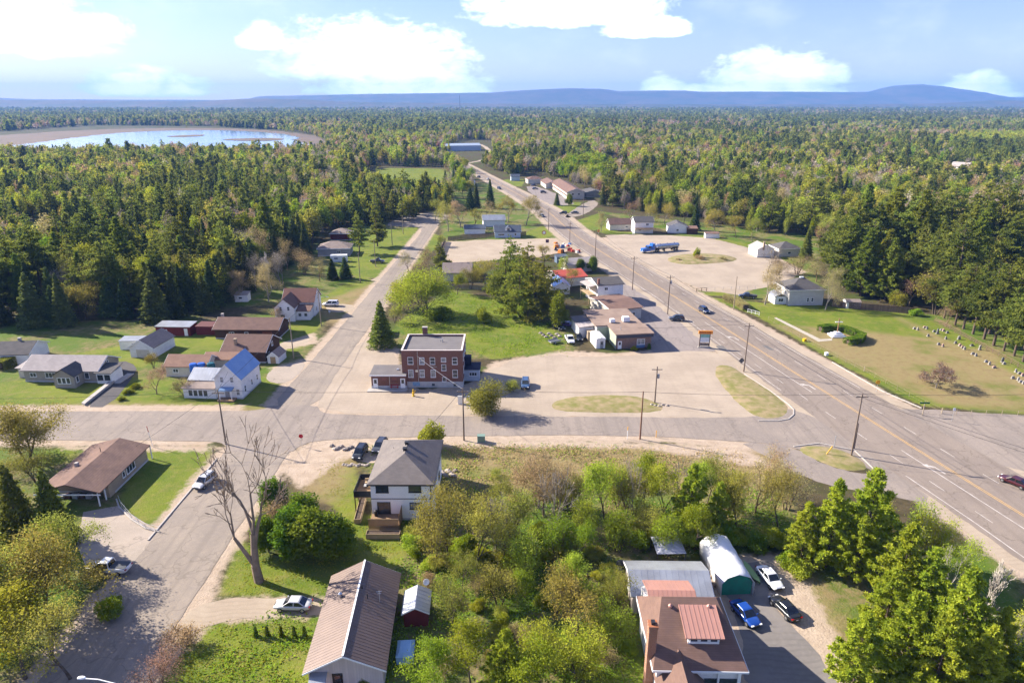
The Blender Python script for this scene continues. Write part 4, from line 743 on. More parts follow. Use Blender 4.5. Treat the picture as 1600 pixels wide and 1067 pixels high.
house('barn_shed', 'little white barn shaped shed with tan door by the street', -57.8, 157.2, 2.8, 4.4, 1.7, -.1, 'gable', 'y', 1.2, .1, W_WHITE, R_TAUPE, doors=[('S', 0, M('tan_door', (.38, .26, .13), None, rough=.8), 1.3, 1.7, .05)], cat='shed', found=False)
house('red_shed', 'red board shed with pale flat roof at the wood edge', -92, 178, 9.5, 4, 2.5, -.05, 'shed', rise=.3, ov=.2, wall=W_RED, roofm=R_GALV, wins=[('S', -2, 1.4, .8, .7)], doors=[('S', 3.6)], cat='shed', found=False); house('red_shed', 'smaller red board shed beside the pale roofed red shed', -83.5, 178.5, 5.2, 3.6, 2.3, -.05, 'shed', rise=.25, ov=.15, wall=W_RED, roofm=M('dark_red_roof', (.10, .03, .03), None, rough=.8), cat='shed', found=False)
house('white_shed', 'tiny white shed with dark window at the wood edge', -86.2, 211, 4.0, 3.2, 2.2, .05, 'shed', rise=.35, ov=.2, wall=W_WHITE, roofm=R_GREY, wins=[('S', -.2, 1.3, 1.2, .7)], cat='shed', found=False)
for k, (bx, by, c_) in enumerate(((-73.3, 146.4, (.02, .10, .42)), (-71.6, 146.7, (.02, .10, .42)), (-69.4, 146.8, (.01, .09, .12)))):
    o = MB().lathe([(.55, 0), (.6, .1), (.62, .55), (.6, 1.0), (.5, 1.06)], 12).build('water_barrel', M('barrel_%d' % (k // 2), c_, None, rough=.4), None, (bx, by, 2.9 if False else 0)); tag(o, ('bright blue plastic barrel behind the blue roofed farmhouse', 'bright blue plastic barrel behind the blue roofed farmhouse', 'dark teal plastic barrel behind the blue roofed farmhouse')[k], 'barrel', 'barrels behind the farmhouse' if k < 2 else None); o.scale = (1.5, 1.2, 3.2)
# --- white cross-gabled house up the side street
e, r = house('gabled_house', 'white cross gabled house with reddish brown roof up the side street', -63.2, 198, 9.2, 8.2, 4.4, .02, 'gable', 'x', 3.0, .3, W_WHITE, bandmat('reddish_brown_shingles', (.20, .10, .075), (.165, .085, .065), 9, .95, .65), wins=[('E', 0, 4.8, .9, 1.3, 'h'), ('E', -2, 1.8, 1.4, 1.3, 'd'), ('E', 2, 1.8, .9, 1.3, 'h')])
gable(5.6, 6.2, 4.2, 2.5, 'y', c=(-2.6, -6.2)).build('front_wing_wall', W_WHITE, e); roof_gable(5.6, 7.4, 4.2, 2.5, 'y', .25, c=(-2.6, -5.6)).build('front_wing_roof', R_BROWN, e); MB().box(.25, 4.2, -7.8, -4.12, -.1, 2.6).build('porch', W_WHITE, e); roof_shed(.22, 4.5, -8.1, -4.11, 2.65, 3.7).build('porch_roof', R_BROWN, e)
for q in ((-3.6, 3.9, .8, 1.2), (-1.4, 3.9, .8, 1.2), (-3.2, 1.6, 1.4, 1.2)): add_window(e, 'S', q[0], q[1], q[2], q[3], 0, 18.6, T_WHITE, 'h')
for u in (1.3, 3.0): add_window(e, 'S', u, 1.6, 1.0, 1.1, 0, 15.6, T_WHITE, 's')
house('hip_house', 'brown hip roofed house among trees up the side street', -74, 283, 13, 10, 3.0, .1, 'hip', rise=2.2, wall=W_GREY, roofm=R_TAUPE, wins=[('S', 2, 1.6, 1.5, 1.1, 'd')]); house('red_house', 'small dark red house at the far end of the side street', -79, 316, 9, 8, 3.0, 0, 'hip', rise=1.8, wall=W_RED, roofm=R_TAUPE)
house('camper_trailer', 'white camper trailer parked beside the brown hip roofed house', -69, 268, 6.5, 2.4, 2.5, .1, 'flat', ov=.02, wall=W_WHITE, roofm=T_WHITE, wins=[('S', -1, 1.5, 1.6, .7), ('S', 1.8, 1.5, 1.0, .7)], cat='trailer', found=False)
house('grey_shed', 'low grey shed half hidden behind the small spruce', -36.2, 178, 3.4, 4.6, 2.2, .1, 'gable', 'y', .7, .2, W_GREY, R_TAUPE, cat='shed', found=False)
# --- brown metal roofed house at the bottom
e, r = house('metal_roof_house', 'beige house with long brown ribbed metal roof', -18.3, 65.0, 7.9, 15.0, 2.8, .055, 'gable', 'y', 1.95, .5, W_PINK, R_MBROWN, wins=[('S', -2.9, 1.5, 1.3, 1.3, 'd')], doors=[('S', -.9, T_BLACK, 1.1, 2.1, .05, True)], rib=.45)
MB().box(-.10, .10, -8.0, 8.0, 4.93, 5.02).build('ridge_cap', T_WHITE, r); roof_shed(-3.7, -1.9, -8.9, -7.56, 2.05, 2.35).build('window_awning', R_GALV, e); MB().box(-4.4, 1.2, -9.3, -7.6, 0, .18).build('step', CHIM, e)
MB().tube([(2.6, 1.6, 3.4), (2.6, 1.6, 5.3)], .035, 6).tube([(2.3, 1.6, 5.2), (2.9, 1.6, 5.2)], .02, 5).tube([(2.4, 1.6, 4.9), (2.8, 1.6, 4.9)], .02, 5).build('aerial_mast', METALL, r); MB().tube([(1.2, 1.5, 4.0), (1.2, 1.5, 5.0)], .06, 6).tube([(.4, 2.8, 4.4), (.4, 2.8, 5.2)], .06, 6).build('vent_pipe', T_BLACK, r); MB().lathe([(.24, 4.0), (.26, 4.4), (.05, 4.6)], 8, (-2.2, 2.5)).build('roof_vent', METALL, r)
house('red_metal_shed', 'small dark red shed with pale metal roof behind the brown metal roof', -11.7, 68.6, 2.9, 3.6, 2.1, .05, 'gable', 'y', .75, .25, W_RED, R_GALV, cat='shed', found=False, rib=.6)
q = empty('satellite_dish', (-10.9, 71.6, 0), 0, 'white satellite dish on a post behind the red metal shed', 'dish'); MB().tube([(0, 0, 0), (0, 0, 2.6)], .04, 6).build('post', METALL, q); d_ = MB().lathe([(.02, 0), (.25, .05), (.42, .16), (.40, .18), (.02, .03)], 12).build('dish', T_WHITE, q, (0, 0, 2.7)); d_.rotation_euler = (R(65), 0, .4)
o = MB().box(-.95, .95, -1.3, 1.3, .0, 1.0).add([(-1.0, -1.35, 1.0), (1.0, -1.35, 1.0), (1.0, 1.35, 1.0), (-1.0, 1.35, 1.0), (-.6, -.9, 1.35), (.6, -.9, 1.35), (.6, .9, 1.35), (-.6, .9, 1.35)], [(0, 1, 5, 4), (1, 2, 6, 5), (2, 3, 7, 6), (3, 0, 4, 7), (4, 5, 6, 7)]).build('tarped_stack', M('blue_tarp', (.22, .38, .55), (.30, .45, .6), 1, .6, .3), None, (-12.2, 62.2, 0), .06); tag(o, 'pile under a pale blue tarp beside the brown metal roof', 'tarp')
# --- big brown shingled house lower right
e = empty('shingled_house', (19.6, 61, 0), -.02, 'large brown shingled house with pink metal dormer and tall brick chimney', 'house'); MB().box(-4.4, 4.4, -5.2, 5.0, -.1, 4.5).build('wall', W_WHITE, e)
r = roof_hip(8.8, 10.2, 4.5, 3.3, .5).mesh('roof', R_BROWN); V_ = [(-4.9, -5.7, 4.52), (4.9, -5.7, 4.52), (4.9, 5.5, 4.52), (-4.9, 5.5, 4.52), (-4.9, -5.7, 4.68), (4.9, -5.7, 4.68), (4.9, 5.5, 4.68), (-4.9, 5.5, 4.68), (-3.0, 1.2, 8.2), (3.0, 1.2, 8.2)]
r = MB().add(V_, [(3, 2, 1, 0), (0, 1, 5, 4), (1, 2, 6, 5), (2, 3, 7, 6), (3, 0, 4, 7), (4, 5, 9, 8), (5, 6, 9), (6, 7, 8, 9), (7, 4, 8)]).build('roof', R_BROWN, e)
MB().box(-4.95, 4.95, -5.78, -5.71, 4.4, 4.64).box(4.91, 4.98, -5.7, 5.5, 4.4, 4.64).box(-4.98, -4.91, -5.7, 5.5, 4.4, 4.64).build('gutter', T_WHITE, e)
for vx in (-2.2, 2.0): MB().lathe([(.2, 7.2), (.2, 7.85), (.26, 7.87), (.05, 8.1)], 8, (vx, .2)).build('roof_vent', R_PINKM, r)
MB().box(-.9, 2.4, -3.3, -.2, 5.0, 6.85).build('dormer_wall', W_WHITE, e); dr = MB().slab([(-1.3, -3.7, 6.95), (2.8, -3.7, 6.95), (2.8, .4, 7.85), (-1.3, .4, 7.85)], .12).build('dormer_roof', R_PINKM, e)
b = MB()
for k in range(9): x_ = -1.25 + k * .5; b.slab([(x_, -3.7, 6.99), (x_ + .05, -3.7, 6.99), (x_ + .05, .4, 7.89), (x_, .4, 7.89)], .04)
tag(b.build('standing_seam', R_PINKM, dr), kind='stuff')
for u in (-.3, .75, 1.8): add_window(e, 'S', u, 6.45, .9, .55, 0, 6.6, T_WHITE, 's')
gable(4.4, 4.6, 3.2, 2.3, 'y', c=(-2.0, -7.0)).build('front_gable_wall', W_WHITE, e); roof_gable(4.4, 5.6, 3.2, 2.3, 'y', .35, c=(-2.0, -6.4)).build('front_gable_roof', R_BROWN, e); fascia(4.4, 5.6, 3.2, 2.3, 'y', .35, (-2.0, -6.4)).build('fascia', T_WHITE, e)
MB().box(.6, 4.3, -5.32, -5.21, 1.0, 3.2).build('porch_glazing', GLASS, e); MB().box(4.0, 4.3, -5.5, -5.33, 0, 4.4).box(1.9, 2.1, -5.5, -5.33, 0, 4.4).build('porch_post', T_WHITE, e)
ch = MB().box(-5.3, -4.42, -4.2, -3.2, 0, 8.6).box(-5.36, -4.36, -4.26, -3.14, 8.602, 8.85).build('chimney', CHIM, e); MB().box(-5.05, -4.65, -3.95, -3.45, 8.852, 9.15).build('flue', METALD, ch)
for u, z in ((-1.5, 2.2), (1.5, 2.2), (0, 3.7)): add_window(e, 'W', u, z, .9, 1.2, 8.8, 0, T_WHITE, 'h'); add_window(e, 'E', u, z, .9, 1.2, 8.8, 0, T_WHITE, 'h')
MB().box(-4.0, 2.0, 5.02, 7.4, -.1, 4.6).build('rear_wall', W_WHITE, e); rr = roof_gable(5.0, 6.0, 4.7, 1.1, 'x', .3, c=(-1.0, 5.0)).build('rear_roof', R_PINKM, e); ribs(rr, 5.0, 6.0, 4.7, 1.1, 'x', .28, R_PINKM, .5, c=(-1.0, 5.0))
house('metal_garage', 'long garage with grey galvanized metal roof behind the shingled house', 19.8, 72.2, 9.6, 6.4, 2.7, -.02, 'gable', 'x', 1.15, .3, W_PINK, R_GALV, rib=.75, cat='garage', found=False, wins=[('W', 0, 1.6, 1.0, 1.0)])
t_ = empty('shelter_tent', (28.7, 76.6, 0), .06, 'white arched fabric shelter with green end flap', 'tent'); prof = [(-2.1, 0), (-2.15, 1.9), (-1.5, 2.75), (0, 3.25), (1.5, 2.75), (2.15, 1.9), (2.1, 0)]; V_ = []; F_ = []; nseg = 9
for k in range(nseg):
    for j, (a_, z_) in enumerate(prof): V_.append((a_ + random.uniform(-.03, .03), -4.4 + 8.8 * k / (nseg - 1), z_ + (.06 if k % 2 == 0 else -.05) * (0 < j < 6)))
for k in range(nseg - 1):
    for j in range(6): F_.append((k * 7 + j, k * 7 + j + 1, (k + 1) * 7 + j + 1, (k + 1) * 7 + j))
cv = link('fabric_cover', mesh_np('fabric_cover', V_, F_, M('white_tarp', (.78, .78, .78), (.68, .68, .70), .7, .55, .4), True), t_); so = cv.modifiers.new('thick', 'SOLIDIFY'); so.thickness = .05
MB().prism([(-1.9, .02), (1.9, .02), (1.95, 1.85), (1.35, 2.6), (0, 3.05), (-1.35, 2.6), (-1.95, 1.85)], 'y', -4.1, -4.05).build('green_flap', M('green_tarp', (.02, .26, .17), (.03, .20, .14), 1, .6, .3), t_)
g_ = empty('gazebo', (21.6, 79.8, 0), .03, 'grey fabric gazebo beside the metal roofed garage', 'gazebo'); MB().add([(-2, -2, 2.3), (2, -2, 2.3), (2, 2, 2.3), (-2, 2, 2.3), (0, 0, 3.2)], [(0, 1, 4), (1, 2, 4), (2, 3, 4), (3, 0, 4), (3, 2, 1, 0)]).build('canopy', M('blue_grey_fabric', (.30, .31, .37), (.25, .26, .31), 1, .8, .3), g_)
for sx in (-1.9, 1.9):
    for sy in (-1.9, 1.9): MB().box(sx - .05, sx + .05, sy - .05, sy + .05, 0, 2.3).build('post', METALD, g_)
o = MB().lathe([(.3, 0), (.34, .4), (.3, .9), (.1, 1.0)], 10).build('red_drum', M('red_paint', (.4, .02, .02), None, rough=.5), None, (19.9, 77.2, 0)); tag(o, 'small red drum standing under the gazebo edge', 'drum')
c_ = MB(); V_ = [(x_, s * w_, z_) for x_, w_, z_ in ((-2.3, .02, .75), (-1.5, .38, .55), (0, .5, .45), (1.5, .38, .55), (2.3, .02, .75)) for s in (-1, 1)]
o = MB().add([(x_, s * w_, z_) for x_, w_, z_ in ((-2.3, .03, .62), (-1.4, .38, .5), (0, .48, .45), (1.4, .38, .5), (2.3, .03, .62)) for s in (-1, 1)] + [(x_, 0, z_) for x_, z_ in ((-2.2, .15), (-1.3, .03), (0, 0), (1.3, .03), (2.2, .15))], [(0, 10, 11, 2), (2, 11, 12, 4), (4, 12, 13, 6), (6, 13, 14, 8), (1, 3, 11, 10), (3, 5, 12, 11), (5, 7, 13, 12), (7, 9, 14, 13), (0, 2, 3, 1), (2, 4, 5, 3), (4, 6, 7, 5), (6, 8, 9, 7)]).build('canoe', M('green_canoe', (.22, .34, .12), None, rough=.4), None, (32.2, 76.4, .02), 1.72); tag(o, 'upturned pale green canoe lying beside the white fabric shelter', 'canoe')
# --- across the highway
e, r = house('stucco_house', 'white stucco house with dark hip roof beside the cemetery', 91.5, 210.3, 11, 9.6, 4.9, .06, 'hip', rise=2.7, ov=.4, wall=bandmat('pale_grey_siding', (.56, .54, .52), (.50, .48, .46), 5, .8, .88), roofm=R_CHAR, wins=[('S', .6, 1.8, .8, 1.3, 'h'), ('S', 2.0, 1.8, .8, 1.3, 'h'), ('W', -2, 3.6, .9, 1.2, 'h'), ('W', 2, 3.6, .9, 1.2, 'h')]); MB().box(-.6, .6, -.3, .3, 7.6, 8.05).build('roof_cap', T_WHITE, r)
MB().box(-9.2, -5.52, -3.2, 1.6, -.1, 2.5).build('sunporch', W_WHITE, e); roof_gable(3.4, 4.8, 2.5, .8, 'y', .3, c=(-7.5, -.8)).build('sunporch_roof', R_GALV, e); add_window(e, 'S', -7.3, 1.4, 1.6, 1.1, 0, 6.4, T_WHITE, 'd')
house('white_shed', 'small white shed by the wooden fence near the cemetery', 105.2, 203.4, 4.2, 2.6, 1.9, -.05, 'gable', 'x', .6, .15, W_WHITE, R_TAUPE, doors=[('W', 0)], cat='shed', found=False)
house('wood_house', 'long house with brown roof beside the white two storey house', 54.5, 342, 13, 7, 3.0, .12, 'gable', 'x', 2.2, .4, W_CREAM, R_BROWN, wins=[('S', 2, 1.6, 1.4, 1.0)])
e, r = house('stair_house', 'white two storey house with outside stair across the gravel yard', 63.5, 333, 9, 8, 5.6, .05, 'gable', 'x', 2.0, .4, W_WHITE, R_CHAR, wins=[('S', 1.5, 4.4, 1.4, 1.1, 'd'), ('S', -2, 2, 1.4, 1.1, 'd'), ('W', 0, 4.8, 1.0, 1.2)]); MB().box(-4.5, 4.5, -6.4, -4.05, 2.3, 2.45).box(-4.5, 4.5, -6.4, -6.34, 2.45, 3.3).build('deck', WOODL, e)
st = MB()
for k in range(9): st.box(-6.3, -5.2, -4 - k * .4, -3.62 - k * .4, 3.2 - k * .36, 3.3 - k * .36)
st.build('stair', T_WHITE, e)
house('grey_roof_garage', 'grey roofed house with lean-to shed across the gravel yard', 80.5, 333.5, 9, 7.5, 3.4, -.1, 'gable', 'y', 1.8, .4, W_WHITE, R_CHAR, wins=[('S', 0, 1.6, 1.2, 1.0)]); house('brown_lean_to', 'dark brown shed beside the grey roofed house across the yard', 87, 330, 5, 5, 2.6, -.1, 'shed', rise=.5, ov=.2, wall=W_BROWN, roofm=R_BROWN, cat='shed', found=False)
house('white_shed', 'long low white shed at the back of the gravel yard', 93.6, 318.5, 6.4, 3.2, 2.1, -.05, 'shed', rise=.3, ov=.15, wall=W_WHITE, roofm=R_BROWN, cat='shed', found=False)
house('brick_chimney_house', 'white garage with tan brick chimney at the yard edge', 103.2, 279.5, 7, 8.5, 3.4, .1, 'gable', 'y', 1.7, .3, W_WHITE, R_GREY, chim=(-1.2, -4.5, 6.4, W_TAN), cat='garage'); house('dark_hip_house', 'house with dark hip roof beside the white chimney garage', 113.5, 281, 9, 8.5, 3.2, .1, 'hip', rise=2.2, wall=W_CREAM, roofm=R_CHAR, wins=[('S', 0, 1.6, 1.4, 1.0)])
e, r = house('blue_roof_bungalow', 'pale blue bungalow with slate blue roof and dormer behind the fence', -2.2, 322, 12, 8, 2.9, .05, 'gable', 'x', 2.3, .4, W_BLUE, R_DBLUE, wins=[('S', 3.6, 1.6, 1.0, 1.1), ('S', -3, 1.5, 3.0, .9, 'q')]); gable(2.6, 3.2, 4.2, 1.0, 'y', c=(.4, -1.9)).build('dormer', W_WHITE, e); roof_gable(2.6, 3.4, 4.2, 1.0, 'y', .2, c=(.4, -1.9)).build('dormer_roof', R_DBLUE, e); add_window(e, 'S', .4, 3.9, 1.2, 1.1, 0, 7.0, T_BLACK, 'd')
house('slate_roof_garage', 'low garage with slate blue roof behind the fence', -18, 331, 10, 6, 2.5, .03, 'gable', 'x', 1.4, .3, W_WHITE, R_DBLUE, cat='garage', found=False); house('pale_roof_house', 'house with pale metal roof behind the slate blue bungalow', -9.5, 352, 11, 8, 3.4, .1, 'gable', 'x', 2, .4, W_WHITE, R_GALV)
house('taupe_roof_house', 'brown roofed house hidden behind the garden trees', -19.5, 240.5, 9.5, 9, 3.2, .04, 'gable', 'x', 2.4, .5, W_CREAM, R_TAUPE, wins=[('W', 0, 1.6, 1.2, 1.0)])
# --- motel and far buildings
e, r = house('motel', 'long cream motel with brown roof beside the far highway', 38.3, 484, 11.5, 62, 4.6, .11, 'gable', 'y', 2.2, .8, W_CREAM, R_BROWN, wins=[('S', -2, 3.2, 1.6, 1.2), ('S', 2, 3.2, 1.6, 1.2)] + [('W', -26 + k * 6.4, 1.7, 2.2, 1.3, 'd') for k in range(9)], cat='motel'); MB().box(-6.6, -5.78, -31, 31, 2.5, 2.75).build('walkway_roof', R_BROWN, e)
house('motel_office', 'lower brown roofed motel wing beyond the long motel', 28.5, 524, 10, 24, 3.4, .12, 'gable', 'y', 1.8, .7, W_CREAM, R_BROWN, cat='motel'); house('far_house', 'brown roofed house beside the far motel wing', 17.5, 548, 12, 9, 3.2, .2, 'hip', rise=2.0, wall=W_CREAM, roofm=R_BROWN); house('blue_far_house', 'small pale blue house beside the far highway lawn', 2.5, 566, 7, 6, 3.4, .1, 'gable', 'x', 1.6, .3, W_BLUE, R_DBLUE); house('motel_shed', 'dark roofed shed behind the long motel', 54.5, 470, 12, 14, 3.2, .1, 'gable', 'y', 1.4, .4, W_GREY, R_CHAR, cat='shed')
e, r = house('warehouse', 'large blue grey metal warehouse beside the far road', -66, 935, 46, 26, 6.5, .25, 'gable', 'x', 2.2, .3, W_BLUE, M('pale_blue_roof', (.30, .36, .44), (.26, .31, .38), .05, .5), cat='warehouse', found=False)
for k, (a_, b_) in enumerate(((938, 247), (1240, 248), (1476, 274), (1500, 271), (1030, 264), (505, 202), (1395, 262))):
    x_, y_ = G(a_, b_); house('forest_house', ('white house in a clearing above the green pine stand', 'white house half hidden among rusty trees', 'pair of pale roofed houses in the far clearing', 'pair of pale roofed houses in the far clearing', 'blue walled house at the far road bend', 'lone white house by the marsh shore', 'pale house deep in the budding wood')[k], x_, y_, 14, 9, 6.5, k * .7, 'gable', 'x', 3, .5, W_BLUE if k == 4 else W_WHITE, R_GREY if k % 2 else R_TAUPE, group='pair of far clearing houses' if k in (2, 3) else None)
# ------------------------------------------------------------------ trees: prototype meshes
m_bark = M('brown_bark', (.075, .055, .038), (.13, .10, .075), 1.5, .95, .4); m_pinebark = M('pine_bark', (.085, .060, .042), (.14, .10, .075), 1.5, .95, .4)
m_grey = M('grey_bark', (.17, .145, .115), (.27, .235, .19), 1.2, .95, .4); m_birch = M('white_birch_bark', (.55, .50, .43), (.33, .29, .24), 1.0, .9)
m_twig = M('tan_twigs', (.20, .145, .085), (.13, .095, .06), .8, .95)
LM = {
 'pine': leafmat('pine_needles', (.105, .135, .030), (.25, .275, .045), .32, .45, hue=.018), 'pine_fresh': leafmat('fresh_pine_needles', (.25, .32, .030), (.44, .48, .045), .15, .5, hue=.01),  # second pine tone: bright yellow-green needles of the young pines
 'spruce': leafmat('spruce_needles', (.070, .105, .036), (.150, .185, .042), .3, .42), 'cedar': leafmat('cedar_sprays', (.10, .16, .016), (.20, .25, .024), .15),
 'lime': leafmat('young_lime_leaves', (.27, .32, .026), (.42, .435, .05), .2, .45), 'green': leafmat('young_green_leaves', (.18, .25, .018), (.30, .35, .030), .22, .45),
 'olive': leafmat('olive_leaves', (.26, .26, .038), (.40, .37, .078), .25, .45), 'tan': leafmat('tan_buds', (.36, .28, .12), (.47, .37, .18), .2, .4),
 'rust': leafmat('rusty_buds', (.36, .22, .13), (.45, .31, .19), .22, .4), 'grey': leafmat('grey_twig_haze', (.33, .275, .215), (.45, .38, .30), .25, .35),
 'yellow': leafmat('yellow_leaves', (.405, .392, .016), (.513, .446, .027), .12), 'hedge': leafmat('hedge_leaves', (.10, .18, .018), (.19, .27, .025), .1),
}
def leafquads(C, size, up=.35, asp=1.5, r=None):
    r = r or rng; n = len(C); N = r.normal(size=(n, 3)); N[:, 2] = np.abs(N[:, 2]) + up; N /= np.linalg.norm(N, axis=1)[:, None]
    T = np.cross(N, r.normal(size=(n, 3))); T /= np.linalg.norm(T, axis=1)[:, None] + 1e-9; B = np.cross(N, T)
    s = (size * r.uniform(.6, 1.35, n))[:, None]; a = T * s * asp * .5; b = B * s * .5
    V = np.stack([C - a - b * .5, C - a * .1 + b * -1, C + a, C - a * .1 + b], 1).reshape(-1, 3)
    return V, (np.arange(n)[:, None] * 4 + np.arange(4)[None, :])
def needles(C, size, k=8, r=None):
    """tufts of k long narrow blades fanning out from each point"""
    r = r or rng; n = len(C) * k; c = np.repeat(C, k, 0); D = r.normal(size=(n, 3)); D[:, 2] = D[:, 2] * .8 + .45; D /= np.linalg.norm(D, axis=1)[:, None]
    S = np.cross(D, r.normal(size=(n, 3))); S /= np.linalg.norm(S, axis=1)[:, None] + 1e-9; L = (size * r.uniform(.7, 1.4, n))[:, None]; wd = (size * .24)
    V = np.stack([c - D * L * .1, c + D * L * .5 - S * wd, c + D * L, c + D * L * .5 + S * wd], 1).reshape(-1, 3)
    return V, (np.arange(n)[:, None] * 4 + np.arange(4)[None, :])
def tubes(segs, n=4):
    """segs: list of (p, q, r0, r1)"""
    P = np.array([s[0] for s in segs]); Q = np.array([s[1] for s in segs]); r0 = np.array([s[2] for s in segs]); r1 = np.array([s[3] for s in segs])
    D = Q - P; D /= np.linalg.norm(D, axis=1)[:, None] + 1e-9
    ref = np.where(np.abs(D[:, 2:3]) > .9, np.array([[1., 0, 0]]), np.array([[0, 0, 1.]])); A = np.cross(D, ref); A /= np.linalg.norm(A, axis=1)[:, None] + 1e-9; B = np.cross(D, A)
    m = len(segs); th = np.arange(n) * 2 * np.pi / n
    ring = np.cos(th)[None, :, None] * A[:, None, :] + np.sin(th)[None, :, None] * B[:, None, :]
    V = np.concatenate([P[:, None] + ring * r0[:, None, None], Q[:, None] + ring * r1[:, None, None]], 1).reshape(-1, 3)
    j = np.arange(n); F = np.stack([j, (j + 1) % n, (j + 1) % n + n, j + n], 1)[None] + (np.arange(m) * 2 * n)[:, None, None]
    return V, F.reshape(-1, 4)

def gen_pine(seed, H, spread, base, nleaf, lsize, tiers=None, droop=.0, irregular=.35, plume=1.0):
    r = np.random.default_rng(seed); segs = []; pts = []
    lean = r.normal(size=2) * .015 * H; tr = lambda z: np.array([lean[0] * (z / H) ** 2, lean[1] * (z / H) ** 2, z]); R0 = H * .016 + .06
    for k in range(8): segs.append((tr(H * k / 8), tr(H * (k + 1) / 8), R0 * (1 - k / 8.4), R0 * (1 - (k + 1) / 8.4)))
    tiers = tiers or int(H * .85)
    for k in range(tiers):
        u = k / (tiers - 1); z = H * (base + (1 - base) * u * .97)
        prof = (1 - u) ** .75 * (.55 + .45 * min(1, u / .22 + .25))
        nb = r.integers(3, 6)
        for j in range(nb):
            L = spread * (prof + .06) * r.uniform(1 - irregular, 1 + irregular * .6); a = r.random() * 6.283
            d = np.array([math.cos(a), math.sin(a), r.uniform(-.05, .32) - droop]); p0 = tr(z); p1 = p0 + d * L
            segs.append((p0, p1, .02 + .012 * L, .012))
            m = max(2, int(L * 2.2))
            for q in range(m):
                f = (q + 1) / m; 
                if f < .28: continue
                c = p0 + d * L * f; wd = L * .24 * (1.15 - .6 * abs(f - .65)) * plume + .18
                pts.append((c[0], c[1], c[2] + .1 * f, wd, .20 * wd + .09))
    pts.append((*tr(H * .985), .35, .6)); nleaf = nleaf // 8; pts = np.array(pts); wgt = pts[:, 3] ** 1.6; wgt /= wgt.sum(); i = r.choice(len(pts), nleaf, p=wgt)
    g = r.normal(size=(nleaf, 3)) * .55; C = pts[i, :3] + g * np.stack([pts[i, 3], pts[i, 3], pts[i, 4]], 1); C[:, 2] = np.clip(C[:, 2], .3, H * 1.03)
    return tubes(segs, 5), needles(C, lsize, 8, r)
def gen_fresh_pine(seed, H, spread, ntuft, size):
    """young white pine: pointed leader, whorls of ascending limbs carrying plumes"""
    r = np.random.default_rng(seed); segs = [((0, 0, 0), (0, 0, H), .012 * H + .05, .02)]; C = []; W = []
    nt = int(H * 1.15)
    for k in range(nt):
        u = (k + .5) / nt; z = H * (.06 + .94 * u); L0 = spread * (1 - u) ** .85 * (1 if u > .15 else .75 + u * 1.6)
        a0 = r.random() * 6.283; nb = int(r.integers(5, 7))
        for j in range(nb):
            L = L0 * r.uniform(.72, 1.15) + .15; a = a0 + 6.283 * j / nb + r.normal() * .18; up = r.uniform(.18, .5) * (.6 + u); d = np.array([math.cos(a), math.sin(a), up]); p0 = np.array([0, 0, z]); segs.append((p0, p0 + d * L, .016 + .010 * L, .012))
            for q in range(max(2, int(L * 3))):
                f = .25 + .75 * r.random(); sd = np.array([-d[1], d[0], 0]) * r.normal() * L * .13 * (1.2 - f); C.append(p0 + d * L * f + sd + np.array([0, 0, r.normal() * .10])); W.append(.4 + f)
    C.append(np.array([0, 0, H])); W.append(2); C = np.array(C); W = np.array(W) / np.sum(W); i = r.choice(len(C), ntuft, p=W)
    return tubes(segs, 5), needles(C[i] + r.normal(size=(ntuft, 3)) * np.array([.13, .13, .08]), size, 9, r)
def gen_spruce(seed, H, spread, nleaf, lsize, base=.06, full=.85):
    r = np.random.default_rng(seed); segs = [((0, 0, 0), (0, 0, H * .96), .012 * H + .05, .02)]
    u = 1 - np.sqrt(r.random(nleaf)) ; u = base + (1 - base) * u; a = r.random(nleaf) * 6.283; lobes = 1 + .16 * np.sin(a * 7 + np.floor(u * H * 1.1) * 2.4) + .10 * np.sin(a * 3 + seed)
    tier = .80 + .2 * np.cos((u * H * .95 % 1) * 6.283)
    rad = spread * (1 - u) ** full * lobes * tier * (.35 + .65 * r.random(nleaf) ** .38) + .05
    C = np.stack([rad * np.cos(a), rad * np.sin(a), u * H - rad * .16 + .15], 1); C[:, 2] = np.clip(C[:, 2], .15, None)
    for k in range(40):
        uu = r.uniform(base, .9); aa = r.random() * 6.283; L = spread * (1 - uu) ** full * .9; segs.append(((0, 0, uu * H), (L * math.cos(aa), L * math.sin(aa), uu * H - L * .15), .035, .01))
    return tubes(segs, 5), leafquads(C, lsize, .35, 1.6, r)
